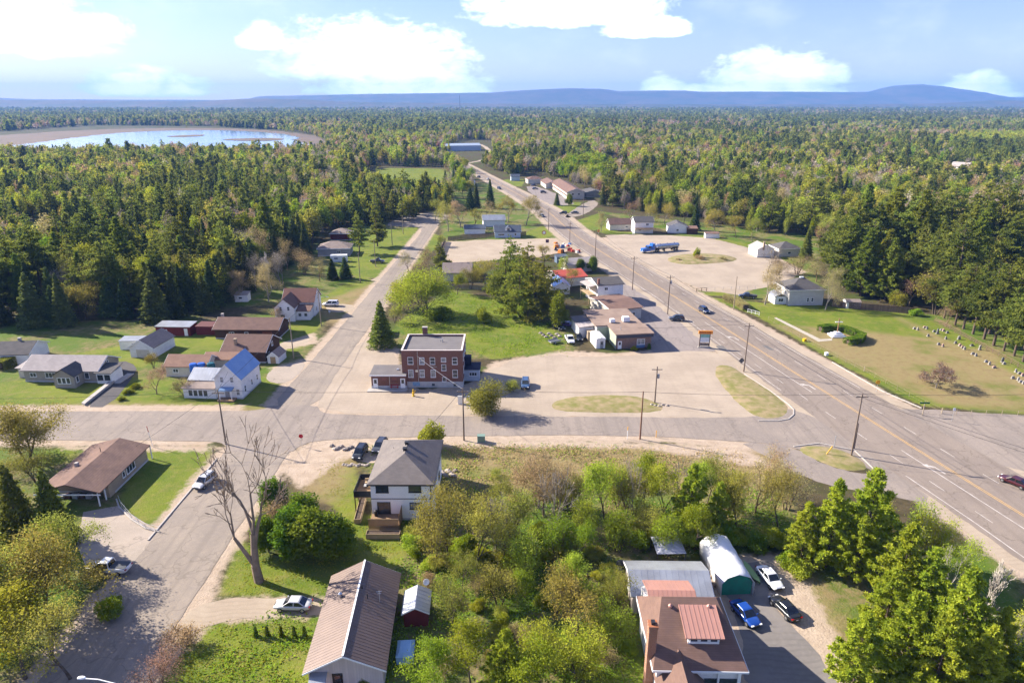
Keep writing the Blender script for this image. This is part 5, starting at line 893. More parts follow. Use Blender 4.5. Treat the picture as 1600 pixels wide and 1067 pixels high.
def gen_decid(seed, H, spread, nleaf, lsize, trunk=.22, levels=4, stems=1, leafy=.5, kids=(5, 4, 4, 3), up=.35, thick=1.0, droop=0.0, lean=(0, 0), minr=.02):
    """branching skeleton; leaves or buds hang round the outer twigs"""
    r = np.random.default_rng(seed); segs = []; tips = []
    def grow(p, d, L, rad, lv):
        steps = 3 if lv < 2 else 2; q = p
        nodes = []
        for s in range(steps):
            d = d + r.normal(size=3) * .13 + np.array([0, 0, (.06 if lv else .02) - droop * (lv > 1)]); d /= np.linalg.norm(d); q2 = q + d * L / steps; ra = rad * (1 - .45 * s / steps); rb = rad * (1 - .45 * (s + 1) / steps)
            segs.append((q, q2, ra, rb)); nodes.append((q2, d, rb)); q = q2
        if lv >= levels: tips.append((q, L)); tips.append((nodes[0][0], L)); return
        n = kids[min(lv, len(kids) - 1)]
        for k in range(n):
            b = nodes[-1] if k < 2 else nodes[r.integers(0, len(nodes))]
            a = r.random() * 6.283; t = r.uniform(.45, .95) if k else r.uniform(.1, .35)
            ax = np.cross(b[1], r.normal(size=3)); ax /= np.linalg.norm(ax) + 1e-9
            nd = b[1] * math.cos(t) + ax * math.sin(t); nd[2] = nd[2] * (1 - .12) + up * .25; nd /= np.linalg.norm(nd)
            grow(b[0], nd, L * r.uniform(.55, .82), b[2] * r.uniform(.5, .75), lv + 1)
    for s in range(stems):
        a = r.random() * 6.283; tilt = .0 if stems == 1 else r.uniform(.15, .55)
        d = np.array([math.cos(a) * tilt + lean[0], math.sin(a) * tilt + lean[1], 1.0]); d /= np.linalg.norm(d)
        grow(np.array([math.cos(a), math.sin(a), 0]) * (.25 if stems > 1 else 0), d, H * trunk, H * .018 * thick, 0)
    S = np.array([q for s in segs for q in (s[0], s[1])]); mx = S[:, 2].max(); sx = np.percentile(np.hypot(S[:, 0] - lean[0] * mx * .5, S[:, 1] - lean[1] * mx * .5), 97)
    f = np.array([spread / sx, spread / sx, H / mx]); sc = lambda p: np.asarray(p) * f
    segs = [(sc(a), sc(b), r0, r1) for a, b, r0, r1 in segs]
    T = np.array([sc(t[0]) for t in tips]); i = r.integers(0, len(T), nleaf); C = T[i] + r.normal(size=(nleaf, 3)) * leafy * np.array([1, 1, .8]); C[:, 2] = np.clip(C[:, 2], .15, H * 1.05)
    thick_s = [s for s in segs if s[2] > .05]; thin = [s for s in segs if s[2] <= .05]
    V1, F1 = tubes(thick_s, 6) if thick_s else (np.zeros((0, 3)), np.zeros((0, 4), int)); V2, F2 = tubes([(a, b, max(r0, minr), max(r1, minr * .7)) for a, b, r0, r1 in thin], 3) if thin else (np.zeros((0, 3)), np.zeros((0, 4), int))
    wood = (np.concatenate([V1, V2]), np.concatenate([F1, F2 + len(V1)]))
    return wood, leafquads(C, lsize, .3, 1.3, r)
def gen_blob(seed, H, spread, nleaf, lsize, lobes=9, base=.1, trunk=True):
    """dense crown built of leafy lobes (shrubs, clipped cedars, low far trees)"""
    r = np.random.default_rng(seed); L = []
    for k in range(lobes):
        a = r.random() * 6.283; q = math.sqrt(r.random()) * .62; z = H * (base + (1 - base) * r.uniform(.25, .8) * (1 - .45 * q)); L.append((q * spread * math.cos(a), q * spread * math.sin(a), z, spread * r.uniform(.34, .52), H * r.uniform(.18, .30)))
    L.append((0, 0, H * .72, spread * .4, H * .27)); L = np.array(L); i = r.choice(len(L), nleaf, p=L[:, 3] / L[:, 3].sum())
    g = r.normal(size=(nleaf, 3)); g /= np.linalg.norm(g, axis=1)[:, None]; g *= (r.random(nleaf) ** .33)[:, None]
    C = L[i, :3] + g * np.stack([L[i, 3], L[i, 3], L[i, 4]], 1) * (1 + .25 * r.normal(size=(nleaf, 1)) * .5); C[:, 2] = np.clip(C[:, 2], .05, H * 1.08)
    segs = [((0, 0, 0), (0, 0, H * .55), .02 * H, .01 * H)] + [((0, 0, H * .15), (q[0] * .8, q[1] * .8, q[2]), .012 * H, .01) for q in L]
    return tubes(segs, 5), leafquads(C, lsize, .3, 1.3, r)

PROTO = {}; HT_ = {}
def proto(key, g, wood, leaf):
    (wv, wf), (lv, lf) = g
    PROTO[key] = (mesh_np('trunk', wv, wf, wood), mesh_np('crown', lv, lf, leaf)); HT_[key] = max(float(lv[:, 2].max()), float(wv[:, 2].max()))
proto('pineA', gen_pine(1, 22, 5.6, .22, 12000, .55), m_pinebark, LM['pine'])
proto('pineB', gen_pine(2, 20, 6.2, .30, 12000, .55, irregular=.5), m_pinebark, LM['pine'])
proto('pineC', gen_pine(3, 18, 5.0, .12, 12000, .55, irregular=.3), m_pinebark, LM['pine'])
proto('pineT', gen_pine(4, 22, 4.6, .45, 12000, .55, irregular=.5), m_pinebark, LM['pine'])
proto('pineLA', gen_fresh_pine(5, 15, 4.6, 2300, .40), m_pinebark, LM['pine_fresh'])
proto('pineLB', gen_fresh_pine(6, 13, 4.6, 2100, .40), m_pinebark, LM['pine_fresh'])
proto('spruceA', gen_spruce(7, 16, 3.4, 8000, .36), m_bark, LM['spruce'])
proto('spruceB', gen_spruce(8, 13, 3.6, 8000, .34, full=.75), m_bark, LM['spruce'])
proto('spruceS', gen_spruce(9, 13, 4.4, 9000, .30, full=.9), m_bark, LM['pine'])
proto('cedar', gen_blob(10, 7, 2.6, 11000, .20, 12, .02), m_bark, LM['cedar'])
proto('cedarcol', gen_spruce(12, 3, .55, 1600, .16, .02, .45), m_bark, LM['cedar'])
for k, (nm, lm, nl, ls) in enumerate([('lime', 'lime', 5600, .21), ('green', 'green', 5200, .22), ('olive', 'olive', 4200, .18), ('tan', 'tan', 4200, .14), ('rust', 'rust', 3600, .14), ('grey', 'grey', 3000, .12), ('yellow', 'yellow', 6000, .22)]):
    for j in range(2):
        proto(nm + 'AB'[j], gen_decid(20 + k * 3 + j, 10 + j * 2, 4.2 + .5 * j, nl, ls, .24 if j else .16, 4, 1 if j else 3, .62, (5, 4, 3, 3)), m_twig if nm in ('tan', 'rust') else (m_grey if nm in ('grey',) else m_bark), LM[lm])
proto('pineR', gen_pine(31, 17, 6.0, .05, 17000, .42, irregular=.2, plume=1.35), m_pinebark, leafmat('mid_pine_needles', (.13, .165, .026), (.28, .30, .04), .15, .45)); proto('bushbig', gen_blob(70, 8, 4.9, 12000, .20, 16, .02), m_bark, LM['olive']); proto('pineM', gen_fresh_pine(15, 17, 5.0, 2400, .46), m_pinebark, leafmat('mid_pine_needles', None, None))
proto('bushG', gen_blob(50, 3, 2.2, 5200, .16, 10, .02), m_bark, LM['green']); proto('bushL', gen_blob(51, 3.2, 2.3, 4800, .16, 9, .02), m_bark, LM['lime'])
proto('bushO', gen_decid(52, 4, 2.6, 4200, .15, .2, 3, 6, .4, (5, 4, 3)), m_twig, LM['olive']); proto('bushT', gen_decid(53, 3.6, 2.5, 2600, .13, .2, 3, 6, .4, (5, 4, 3)), m_twig, LM['tan'])
proto('willow', gen_decid(54, 12, 7.5, 15000, .22, .18, 4, 4, .75, (5, 4, 4, 3), .25), m_bark, LM['lime']); proto('willowO', gen_decid(55, 13, 7.0, 15000, .20, .18, 4, 3, .7, (5, 4, 4, 3), .25, droop=.05), m_bark, LM['olive'])
proto('bare', gen_decid(56, 12, 5.0, 350, .10, .24, 4, 1, .5, (5, 4, 4, 3), minr=.04), m_grey, LM['grey']); proto('birch', gen_decid(57, 13, 2.6, 1500, .14, .3, 4, 1, .5, (4, 3, 3, 3), .7, .6), m_birch, LM['lime'])
proto('aspen', gen_decid(58, 11, 2.2, 2600, .16, .3, 4, 1, .5, (5, 3, 3, 3), .8, .55), m_birch, LM['lime']); proto('birchbare', gen_decid(59, 10, 2.4, 120, .09, .3, 4, 2, .4, (4, 3, 3, 3), .6, .6, minr=.04), m_birch, LM['grey'])
proto('elm', gen_decid(67, 23, 6.4, 300, .14, .30, 5, 1, .4, (4, 3, 3, 3, 2), .6, 1.55, lean=(-.12, 0), minr=.045), M('elm_bark', (.17, .125, .09), (.25, .19, .14), 1.2, .95, .4), LM['grey'])
proto('crab', gen_decid(61, 4.2, 3.6, 3500, .13, .2, 4, 1, .3, (5, 4, 4, 3), -.1, 1.6, minr=.04), m_grey, leafmat('crab_buds', (.17, .10, .075), (.22, .14, .10), .1))
proto('bigtan', gen_decid(62, 14, 6.5, 9000, .15, .2, 5, 1, .55, (5, 4, 3, 3, 2), .2, 1.2), m_grey, LM['tan']); proto('bigolive', gen_decid(63, 15, 7, 9000, .17, .2, 5, 1, .6, (5, 4, 3, 3, 2), .2, 1.2), m_grey, LM['olive'])
NOUN = {'pine': 'pine_tree', 'spruce': 'spruce_tree', 'cedar': 'cedar', 'lime': 'leafing_tree', 'green': 'leafing_tree', 'olive': 'leafing_tree', 'tan': 'budding_tree', 'rust': 'budding_tree', 'grey': 'bare_tree', 'yellow': 'leafing_tree',
        'bush': 'shrub', 'willow': 'willow_tree', 'bare': 'bare_tree', 'birch': 'birch_tree', 'aspen': 'aspen_tree', 'elm': 'bare_tree', 'crab': 'crabapple_tree', 'bigtan': 'budding_tree', 'bigolive': 'leafing_tree'}
def noun(k):
    for q in sorted(NOUN, key=len, reverse=True):
        if k.startswith(q): return NOUN[q]
TREES = []
def tree(key, x, y, h, label, group=None, wide=1.0, rz=None):
    """one tree = Empty > trunk, crown; copies share the prototype's meshes"""
    nm = noun(key); s = h / HT_[key]
    o = empty(nm, (x, y, -.03), random.random() * 6.283 if rz is None else rz, label, nm.split('_')[-1] if nm.endswith('tree') else nm, group)
    o.scale = (s * wide, s * wide, s)
    link('trunk', PROTO[key][0], o); link('crown', PROTO[key][1], o); TREES.append((x, y)); return o
# ------------------------------------------------------------------ woods: the front trees are things, the mass behind is stuff
TOWN = GP([(-400, 530), (0, 517), (90, 512), (180, 508), (245, 504), (325, 494), (345, 470), (400, 452), (440, 428), (480, 410), (492, 372), (520, 357), (600, 352), (640, 345), (655, 338), (700, 332), (704, 305), (760, 296), (792, 288), (832, 266), (935, 300), (942, 324),
           (1080, 342), (1140, 358), (1250, 372), (1290, 394), (1310, 448), (1335, 466), (1430, 474), (1462, 492), (1600, 572), (1800, 660), (1800, 1200), (-400, 1200)])
CLEAR = [TOWN] + [GP(q) for q in [[(580, 259), (702, 262), (710, 303), (640, 308), (560, 285)], [(30, 347), (112, 350), (112, 388), (30, 388)],
         [(-300, 222), (0, 206), (150, 196), (330, 198), (440, 204), (490, 211), (512, 224), (512, 239), (480, 241), (300, 241), (0, 246), (-300, 250)],
         [(700, 232), (720, 218), (768, 220), (775, 250), (745, 262), (715, 256)], [(935, 262), (985, 255), (990, 266), (945, 268)], [(1470, 272), (1500, 268), (1540, 280), (1500, 284)]]]
def vnoise(X, Y, s, seed):
    r = np.random.default_rng(seed); T = r.random((64, 64)); x = X / s; y = Y / s; xi = np.floor(x).astype(int); yi = np.floor(y).astype(int); fx = x - xi; fy = y - yi
    fx = fx * fx * (3 - 2 * fx); fy = fy * fy * (3 - 2 * fy); g = lambda a, b: T[a % 64, b % 64]
    return (g(xi, yi) * (1 - fx) + g(xi + 1, yi) * fx) * (1 - fy) + (g(xi, yi + 1) * (1 - fx) + g(xi + 1, yi + 1) * fx) * fy
pts = []
for y0, y1, sp, sc in ((185, 700, 6.4, 1.0), (700, 1500, 9.0, 1.1), (1500, 3400, 15, 1.4), (3400, 6000, 27, 2.0)):
    xm = y1 * .86 + 60; gxs = np.arange(-xm, xm, sp); gys = np.arange(y0, y1, sp); A, B = np.meshgrid(gxs, gys); A = A + rng.uniform(-.42, .42, A.shape) * sp; B = B + rng.uniform(-.42, .42, B.shape) * sp
    k = np.abs(A) < B * .86 + 60; pts.append(np.c_[A[k], B[k], np.full(k.sum(), sc)])
pts = np.concatenate(pts); X, Y = pts[:, 0], pts[:, 1]
keep = np.ones(len(X), bool)
for p in CLEAR: keep &= sdf(p, X, Y) < 0
dh = np.full(len(X), 1e9)
for q in HC[HC[:, 1] > 150][::3]: dh = np.minimum(dh, np.hypot(X - q[0], Y - q[1]))
keep &= dh > np.where(Y < 640, 24, 15)
for q in [(-50, 722), (-28, 776), (-28, 860), (-33, 975), (-50, 1085)]: keep &= np.hypot(X - q[0], Y - q[1]) > 16
pts = pts[keep]; X, Y = pts[:, 0], pts[:, 1]; sc = pts[:, 2]
n1_, n2_, n3_, n4_ = vnoise(X, Y, 55, 1), vnoise(X, Y * .6, 210, 2), vnoise(X, Y, 34, 3), vnoise(X, Y * .5, 480, 4)
SPEC = ['pine', 'spruce', 'lime', 'olive', 'tan', 'rust', 'grey', 'yellow', 'green']
u = rng.random(len(X)); con = np.clip(.27 + (n1_ - .5) * .9 + (n2_ - .5) * .7, .04, .96)
con = np.where((X < -30) & (Y < 460), np.clip(con + .40, 0, .9), con); con = np.where((X > 60) & (Y < 300), np.clip(con + .28, 0, .85), con)
marshy = (X < -40) & (Y > 640) & (Y < 1000); con = np.where(marshy, con * .5, con)
spec = np.zeros(len(X), int); dec = u > con
spec[~dec] = np.where(rng.random((~dec).sum()) < np.where(n3_[~dec] > .6, .6, .12), 1, 0)
grn = np.clip(.43 + (n4_ - .5) * 1.1 + (n3_ - .5) * .5, .08, .9); v_ = rng.random(len(X)); w_ = rng.random(len(X))
dg = dec & (v_ < grn); db = dec & ~dg
spec[dg] = np.select([w_[dg] < .42, w_[dg] < .80, w_[dg] < .985], [2, 3, 8], 7); spec[db] = np.select([w_[db] < .42, w_[db] < .60], [4, 5], 6)
for q_, k_ in (([(1478, 232), (1500, 216), (1640, 216), (1640, 236)], 2), ([(870, 284), (885, 262), (960, 258), (955, 278)], 8), ([(1500, 262), (1640, 255), (1640, 232), (1480, 238)], 0)):
    spec[sdf(GP(q_), X, Y) > 0] = k_
edge = -sdf(TOWN, X, Y); near = (edge < 13) & (Y < 300); spec[near & (X < 0) & (rng.random(len(X)) < .75)] = 1
hgt = np.where(spec == 0, rng.triangular(9, 16, 26, len(X)), np.where(spec == 1, rng.uniform(11, 17, len(X)), rng.triangular(7, 13, 20, len(X)))); hgt *= np.where(Y < 330, 1.0, .88) * np.where((X > 60) & (Y < 300) & (spec == 0), 1.25, 1.0)
dist = np.hypot(X, Y); order = np.argsort(dist)
HI = {0: ['pineA', 'pineB', 'pineC', 'pineT', 'pineM', 'pineM'], 1: ['spruceA', 'spruceB'], 2: ['limeA', 'limeB'], 3: ['oliveA', 'oliveB'], 4: ['tanA', 'tanB'], 5: ['rustA', 'rustB'], 6: ['greyA', 'greyB'], 7: ['yellowA'], 8: ['greenA', 'greenB']}
WORD = {0: 'dark green pine', 1: 'narrow dark spruce', 2: 'fresh lime green tree', 3: 'olive green leafing tree', 4: 'tan budding tree', 5: 'rusty budding tree', 6: 'grey leafless tree', 7: 'bright yellow leafing tree', 8: 'mid green leafing tree'}
nL = nR = 0; used = np.zeros(len(X), bool)
for i in order:
    left = X[i] < 10
    if abs(X[i]) > Y[i] * .80: continue
    if (left and nL >= 170) or (not left and nR >= 150):
        if nL >= 170 and nR >= 150: break
        continue
    if left: nL += 1
    else: nR += 1
    used[i] = True
    where = 'in the front of the dense wood behind the cottages' if left else 'in the front of the wood behind the cemetery and gravel yard'
    tree(random.choice(HI[spec[i]]), X[i], Y[i], hgt[i] * (1.08 if spec[i] == 0 else 1), WORD[spec[i]] + ' ' + where, 'front trees of the ' + ('cottage' if left else 'cemetery') + ' wood', random.uniform(.9, 1.15))
# light versions for the mass of the forest
def lowproto(nm, g, wood, leaf):
    (wv, wf), (lv, lf) = g; me = mesh_np(nm, np.concatenate([wv, lv]), np.concatenate([wf, lf + len(wv)])); me.materials.append(wood); me.materials.append(leaf)
    mi = np.zeros(len(wf) + len(lf), np.int32); mi[len(wf):] = 1; me.polygons.foreach_set('material_index', mi)
    return bpy.data.objects.new(nm, me)
lib = bpy.data.collections.new('forest_library'); LP = []
def wood0(g): 
    (wv, wf), l = g; return (wv[:10], wf[:5]), l
for lod, (n, s) in enumerate(((1500, .62), (420, 1.15), (90, 2.2))):
    for k, nm in enumerate(SPEC):
        for j in range(2 if lod < 2 else 1):
            sd = 100 + k * 7 + j + lod * 50
            if nm == 'pine': g = (gen_fresh_pine(sd, 18, 4.7, max(45, n // 5), s * 1.5) if j == 0 else gen_pine(sd, 18, 4.4, .2, int(n * 1.5), s * 1.35, 12 if lod < 2 else 7, irregular=.45))
            elif nm == 'spruce': g = gen_spruce(sd, 14, 2.7, n, s * .85)
            else: g = gen_blob(sd, 12, 3.5 + .7 * j, int(n * (1.0 if nm in ('grey', 'rust', 'tan') else 1.0)), s * (.5 if nm in ('grey', 'tan', 'rust') else .72), 6 + 2 * j, .18 + .1 * j)
            if lod: g = wood0(g)
            o = lowproto('%02d%d%d_%s' % (k, lod, j, nm), g, m_grey if nm in ('grey', 'tan', 'lime') else m_bark, LM[nm]); lib.objects.link(o); LP.append((k, lod, j, o.name))
names = sorted(q[3] for q in LP); IDX = {n: i for i, n in enumerate(names)}; HLOW = {n: bpy.data.objects[n].dimensions.z for n in names}
hl = {0: 18.0, 1: 14.0}
ng = bpy.data.node_groups.new('scatter_trees', 'GeometryNodeTree'); ng.interface.new_socket('Geometry', in_out='INPUT', socket_type='NodeSocketGeometry'); ng.interface.new_socket('Geometry', in_out='OUTPUT', socket_type='NodeSocketGeometry')
gi = ng.nodes.new('NodeGroupInput'); go = ng.nodes.new('NodeGroupOutput'); iop = ng.nodes.new('GeometryNodeInstanceOnPoints'); ci = ng.nodes.new('GeometryNodeCollectionInfo'); ci.inputs['Collection'].default_value = lib
ci.inputs['Separate Children'].default_value = True; ci.inputs['Reset Children'].default_value = True
def na(nm, ty):
    q = ng.nodes.new('GeometryNodeInputNamedAttribute'); q.data_type = ty; q.inputs['Name'].default_value = nm; return q.outputs['Attribute']
iop.inputs['Pick Instance'].default_value = True; L_ = ng.links.new
L_(gi.outputs[0], iop.inputs['Points']); L_(ci.outputs[0], iop.inputs['Instance']); L_(na('pick', 'INT'), iop.inputs['Instance Index']); L_(na('siz', 'FLOAT_VECTOR'), iop.inputs['Scale']); L_(iop.outputs[0], go.inputs[0])
er = ng.nodes.new('ShaderNodeCombineXYZ'); L_(na('turn', 'FLOAT'), er.inputs[2]); L_(er.outputs[0], iop.inputs['Rotation'])
def forest(name, sel, label):
    idx = np.where(sel)[0]; n = len(idx)
    if not n: return
    me = bpy.data.meshes.new(name); me.vertices.add(n); me.vertices.foreach_set('co', np.c_[X[idx], Y[idx], np.zeros(n)].astype(np.float32).ravel())
    lod = np.where(dist[idx] < 560, 0, np.where(dist[idx] < 1500, 1, 2)); j = rng.integers(0, 2, n); j[lod == 2] = 0
    pick = np.array([IDX['%02d%d%d_%s' % (spec[i], l, jj, SPEC[spec[i]])] for i, l, jj in zip(idx, lod, j)], np.int32)
    base = np.array([18.0, 14.0] + [12.0] * 7)[spec[idx]]; s = hgt[idx] / base; wd = s * rng.uniform(.72, 1.3, n) * sc[idx]; S = np.c_[wd, wd, s * (.6 + .4 * sc[idx])]
    for nm, ty, arr in (('pick', 'INT', pick), ('turn', 'FLOAT', rng.uniform(0, 6.28, n)), ('siz', 'FLOAT_VECTOR', S)):
        a = me.attributes.new(nm, ty, 'POINT'); a.data.foreach_set('vector' if ty == 'FLOAT_VECTOR' else 'value', np.asarray(arr, np.float32 if ty != 'INT' else np.int32).ravel())
    o = link(name, me); md = o.modifiers.new('trees', 'NODES'); md.node_group = ng; tag(o, label, 'forest', kind='stuff')
forest('forest', ~used & (Y < 1000) & (X < -20 - (Y - 300) * .12), 'dense mixed wood stretching from the cottages to the marshy lake')
forest('forest', ~used & (Y < 1000) & ~(X < -20 - (Y - 300) * .12), 'mixed pine and budding wood on the cemetery side of the highway')
forest('forest', ~used & (Y >= 1000), 'far flat forest reaching to the blue hills')
# ------------------------------------------------------------------ vehicles
TYRE = M('tyre_rubber', (.018, .018, .018), None, rough=.9); RIM = M('alloy_rim', (.42, .42, .43), None, rough=.3, metal=.8); CGLASS = M('car_glass', (.012, .015, .018), None, rough=.04, spec=.8); LAMP = M('headlamp_lens', (.75, .75, .72), None, rough=.15, spec=.8); TAIL = M('tail_lamp', (.35, .01, .01), None, rough=.2); PLATE = M('number_plate', (.7, .7, .7), None, rough=.5); BLK = M('black_plastic', (.02, .02, .02), None, rough=.6)
def paint(nm, c): return M('paint_' + nm, c, None, rough=.3, metal=.15, spec=.5, coat=.6)
CT = {  # L, W, H, belt, hood, tail height, greenhouse: rear base, rear roof, front roof, front base
 'sedan': (4.6, 1.82, 1.44, .92, .86, .95, -1.75, -1.0, .35, 1.15), 'suv': (4.6, 1.9, 1.72, 1.06, 1.0, 1.05, -2.18, -1.85, .45, 1.2), 'van': (5.0, 1.98, 1.76, 1.04, .98, 1.05, -2.4, -2.15, .6, 1.55), 'pickup': (5.7, 1.98, 1.86, 1.14, 1.12, 1.16, -.55, -.42, .85, 1.55)}
def ringbody(st):
    V = []; F = []
    for (x, w, zb, zt) in st:
        h = [(w * .86, zb), (w, zb + .16), (w * 1.0, zt - .22), (w * .95, zt - .05), (w * .80, zt)]
        V += [(x, y, z) for y, z in h] + [(x, -y, z) for y, z in h[::-1]]
    n = 10
    for i in range(len(st) - 1):
        for j in range(n): F.append((i * n + j, (i + 1) * n + j, (i + 1) * n + (j + 1) % n, i * n + (j + 1) % n))
    F += [tuple(range(n)), tuple(range(len(st) * n - 1, (len(st) - 1) * n - 1, -1))]
    return V, F
def lerp(a, b, t): return tuple(a[i] + (b[i] - a[i]) * t for i in range(3))
def inset(q, m, off):
    """shrunken copy of quad q, pushed out along its normal"""
    a, b, c, d = [Vector(p) for p in q]; n = (b - a).cross(d - a).normalized(); cx = (a + b + c + d) / 4
    return [tuple(p + (cx - p) * m + n * off) for p in (a, b, c, d)]
def wheel(par, x, y, r=.34, wd=.22, sgn=1):
    o = MB()
    V = []; n = 16; prof = [(r * .62, -wd / 2), (r * .96, -wd / 2), (r, -wd / 3), (r, wd / 3), (r * .96, wd / 2), (r * .62, wd / 2)]
    for rr, yy in prof: V += [(rr * math.cos(6.2832 * j / n), yy, rr * math.sin(6.2832 * j / n)) for j in range(n)]
    F = [(i * n + j, i * n + (j + 1) % n, (i + 1) * n + (j + 1) % n, (i + 1) * n + j) for i in range(5) for j in range(n)] + [tuple(range(n)), tuple(range(6 * n - 1, 5 * n - 1, -1))]
    wl = MB().add(V, F).build('wheel', TYRE, par, (x, y, r), smooth=False)
    V = [(r * .6 * math.cos(6.2832 * j / 10), 0, r * .6 * math.sin(6.2832 * j / 10)) for j in range(10)]; q = sgn * (wd / 2 + .006)
    MB().add([(a, q, c) for a, b, c in V] + [(a * .3, q + sgn * .03, c * .3) for a, b, c in V], [(j, (j + 1) % 10, (j + 1) % 10 + 10, j + 10) for j in range(10)] + [tuple(range(10, 20))]).build('rim', RIM, wl)
def car(kind, col, px, py, ang, label, sc_=1.0, group=None, xy=None):
    L, W, Hh, belt, hood, tail, rb, rr, rf, fb = CT[kind]; x, y = xy or G(px, py); e = empty({'sedan': 'car', 'suv': 'sport_utility_car', 'van': 'minivan', 'pickup': 'pickup_truck'}[kind], (x, y, .06), R(ang), label, {'pickup': 'truck', 'van': 'van'}.get(kind, 'car'), group); e.scale = (sc_,) * 3
    w = W / 2; P_ = paint(*col); zb = .26 if kind in ('sedan', 'van') else .36
    st = [(-L / 2, w * .80, zb + .2, tail - .12), (-L / 2 + .12, w * .92, zb + .04, tail - .02), (-L / 2 + .6, w, zb, tail), (rb + .05, w, zb, max(tail, belt)), (0, w, zb, belt), (fb - .05, w, zb, belt - .01), (fb + .25, w * .985, zb, hood + .01), (L / 2 - .55, w * .95, zb, hood - .06), (L / 2 - .14, w * .86, zb + .04, hood - .17), (L / 2, w * .72, zb + .14, hood - .30)]
    st.sort(key=lambda q: q[0]); bd = MB().add(*ringbody(st)).build('body', P_, e, smooth=True); sm = bd.modifiers.new('round', 'SUBSURF'); sm.levels = 1; sm.render_levels = 1
    gw, tw = w * .90, w * .74; B = [(rb, gw), (fb, gw)]; T = [(rr, tw), (rf, tw)]; b0 = belt - .05
    v = [(rb, -gw, b0), (fb, -gw * .96, b0), (fb, gw * .96, b0), (rb, gw, b0), (rr, -tw, Hh - .05), (rf, -tw, Hh - .05), (rf, tw, Hh - .05), (rr, tw, Hh - .05), (rr + .12, -tw * .9, Hh), (rf - .18, -tw * .9, Hh), (rf - .18, tw * .9, Hh), (rr + .12, tw * .9, Hh)]
    MB().add(v, [(0, 1, 5, 4), (1, 2, 6, 5), (2, 3, 7, 6), (3, 0, 4, 7), (4, 5, 9, 8), (5, 6, 10, 9), (6, 7, 11, 10), (7, 4, 8, 11), (8, 9, 10, 11)]).build('cabin', P_, e); bv = e.children[-1].modifiers.new('soft', 'BEVEL'); bv.width = .05; bv.segments = 2
    def glass(nm, q, m=.12): MB().add(inset(q, m, .014), [(0, 1, 2, 3)]).build(nm, CGLASS, e)
    glass('windscreen', [v[1], v[2], v[6], v[5]], .10); glass('rear_window', [v[3], v[0], v[4], v[7]], .14)
    for s, (i0, i1, j1, j0) in ((-1, (0, 1, 5, 4)), (1, (3, 2, 6, 7))):
        k = 2 if kind != 'pickup' else 2
        for q in range(k):
            a, b_, c_, d_ = lerp(v[i0], v[i1], q / k), lerp(v[i0], v[i1], (q + 1) / k), lerp(v[j0], v[j1], (q + 1) / k), lerp(v[j0], v[j1], q / k)
            glass('side_window', [a, b_, c_, d_] if s < 0 else [b_, a, d_, c_], .13)
    for sx in (-L * .30, L * .31):
        for s in (-1, 1): wheel(e, sx, s * (w - .10), .33 if zb < .3 else .38, .23, s)
    for s in (-1, 1):
        MB().cbox((L / 2 - .10, s * w * .62, hood - .27), (.2, .34, .13)).build('headlight', LAMP, e); MB().cbox((-L / 2 + .06, s * w * .70, tail - .20), (.16, .28, .16)).build('tail_light', TAIL, e); MB().cbox((fb - .22, s * (w + .07), belt + .03), (.14, .16, .11)).build('mirror', P_, e)
    MB().cbox((L / 2 - .02, 0, zb + .26), (.08, W * .5, .16)).build('grille', BLK, e); MB().cbox((-L / 2 - .005, 0, tail - .42), (.03, .34, .13)).build('number_plate', PLATE, e)
    if kind == 'pickup': MB().box(-L / 2 + .1, rb - .06, -w * .80, w * .80, tail - .02, tail + .03).build('bed_cover', M('bed_liner', (.06, .065, .075), None, rough=.7), e)
    if kind in ('suv', 'van'):
        for s in (-1, 1): MB().box(rr + .2, rf - .3, s * tw * .8 - .02, s * tw * .8 + .02, Hh, Hh + .06).build('roof_rail', BLK, e)
    return e
BLACKP = ('black', (.012, .013, .016)); SILV = ('silver', (.46, .46, .46)); WHT = ('white', (.75, .75, .75)); BLU = ('blue', (.01, .06, .30)); NAVY = ('navy', (.015, .03, .08)); CHAR = ('charcoal', (.04, .042, .05)); PURP = ('purple', (.12, .05, .22)); MAR = ('maroon', (.06, .008, .012)); BB = ('steel_blue', (.05, .10, .20))
car('suv', BLACKP, 563, 712, -97, 'black compact car parked on the fines beside the white house'); car('suv', CHAR, 594, 702, -100, 'dark grey boxy car half hidden behind the charcoal hip roof'); car('sedan', SILV, 459, 950, 178, 'silver sedan on the gravel drive beside the brown metal roof'); car('pickup', WHT, 172, 893, 176, 'white pickup truck with covered bed on the concrete drive')
car('suv', SILV, 321, 757, -103, 'silver car parked at the kerb beside the corner lawn'); car('sedan', WHT, 1202, 908, -78, 'white car parked between the fabric shelter and the pines'); car('sedan', BLU, 1164, 964, -72, 'bright blue coupe parked beside the shingled house'); car('sedan', BLACKP, 1225, 955, 108, 'black sedan with red tail lights on the gravel drive edge')
car('suv', BB, 821, 604, -92, 'steel blue car parked in the shade beside the brick building'); car('suv', CHAR, 1057, 501, 172, 'charcoal car turning into the restaurant parking lot'); car('suv', NAVY, 1100, 488, -78, 'navy blue car driving on the highway past the restaurant'); car('sedan', MAR, 1584, 757, 121, 'black and maroon car driving at the highway junction')
car('van', WHT, 517, 478, 180, 'white minivan parked beside the white cross gabled house'); car('pickup', BLACKP, 590, 411, 5, 'black pickup parked on the lawn up the side street'); car('pickup', WHT, 890, 534, -84, 'white pickup parked behind the restaurant'); car('sedan', BLACKP, 904, 530, -84, 'black car parked next to the white pickup behind the restaurant'); car('sedan', PURP, 887, 510, -20, 'purple car parked under the pines behind the restaurant'); car('sedan', CHAR, 873, 514, -60, 'dark grey car beside the purple car behind the restaurant')
car('sedan', BLACKP, 434, 520, 60, 'black car beside the long dark brown house'); car('pickup', BLACKP, 1168, 466, 170, 'black pickup parked behind the brown hedge by the highway')
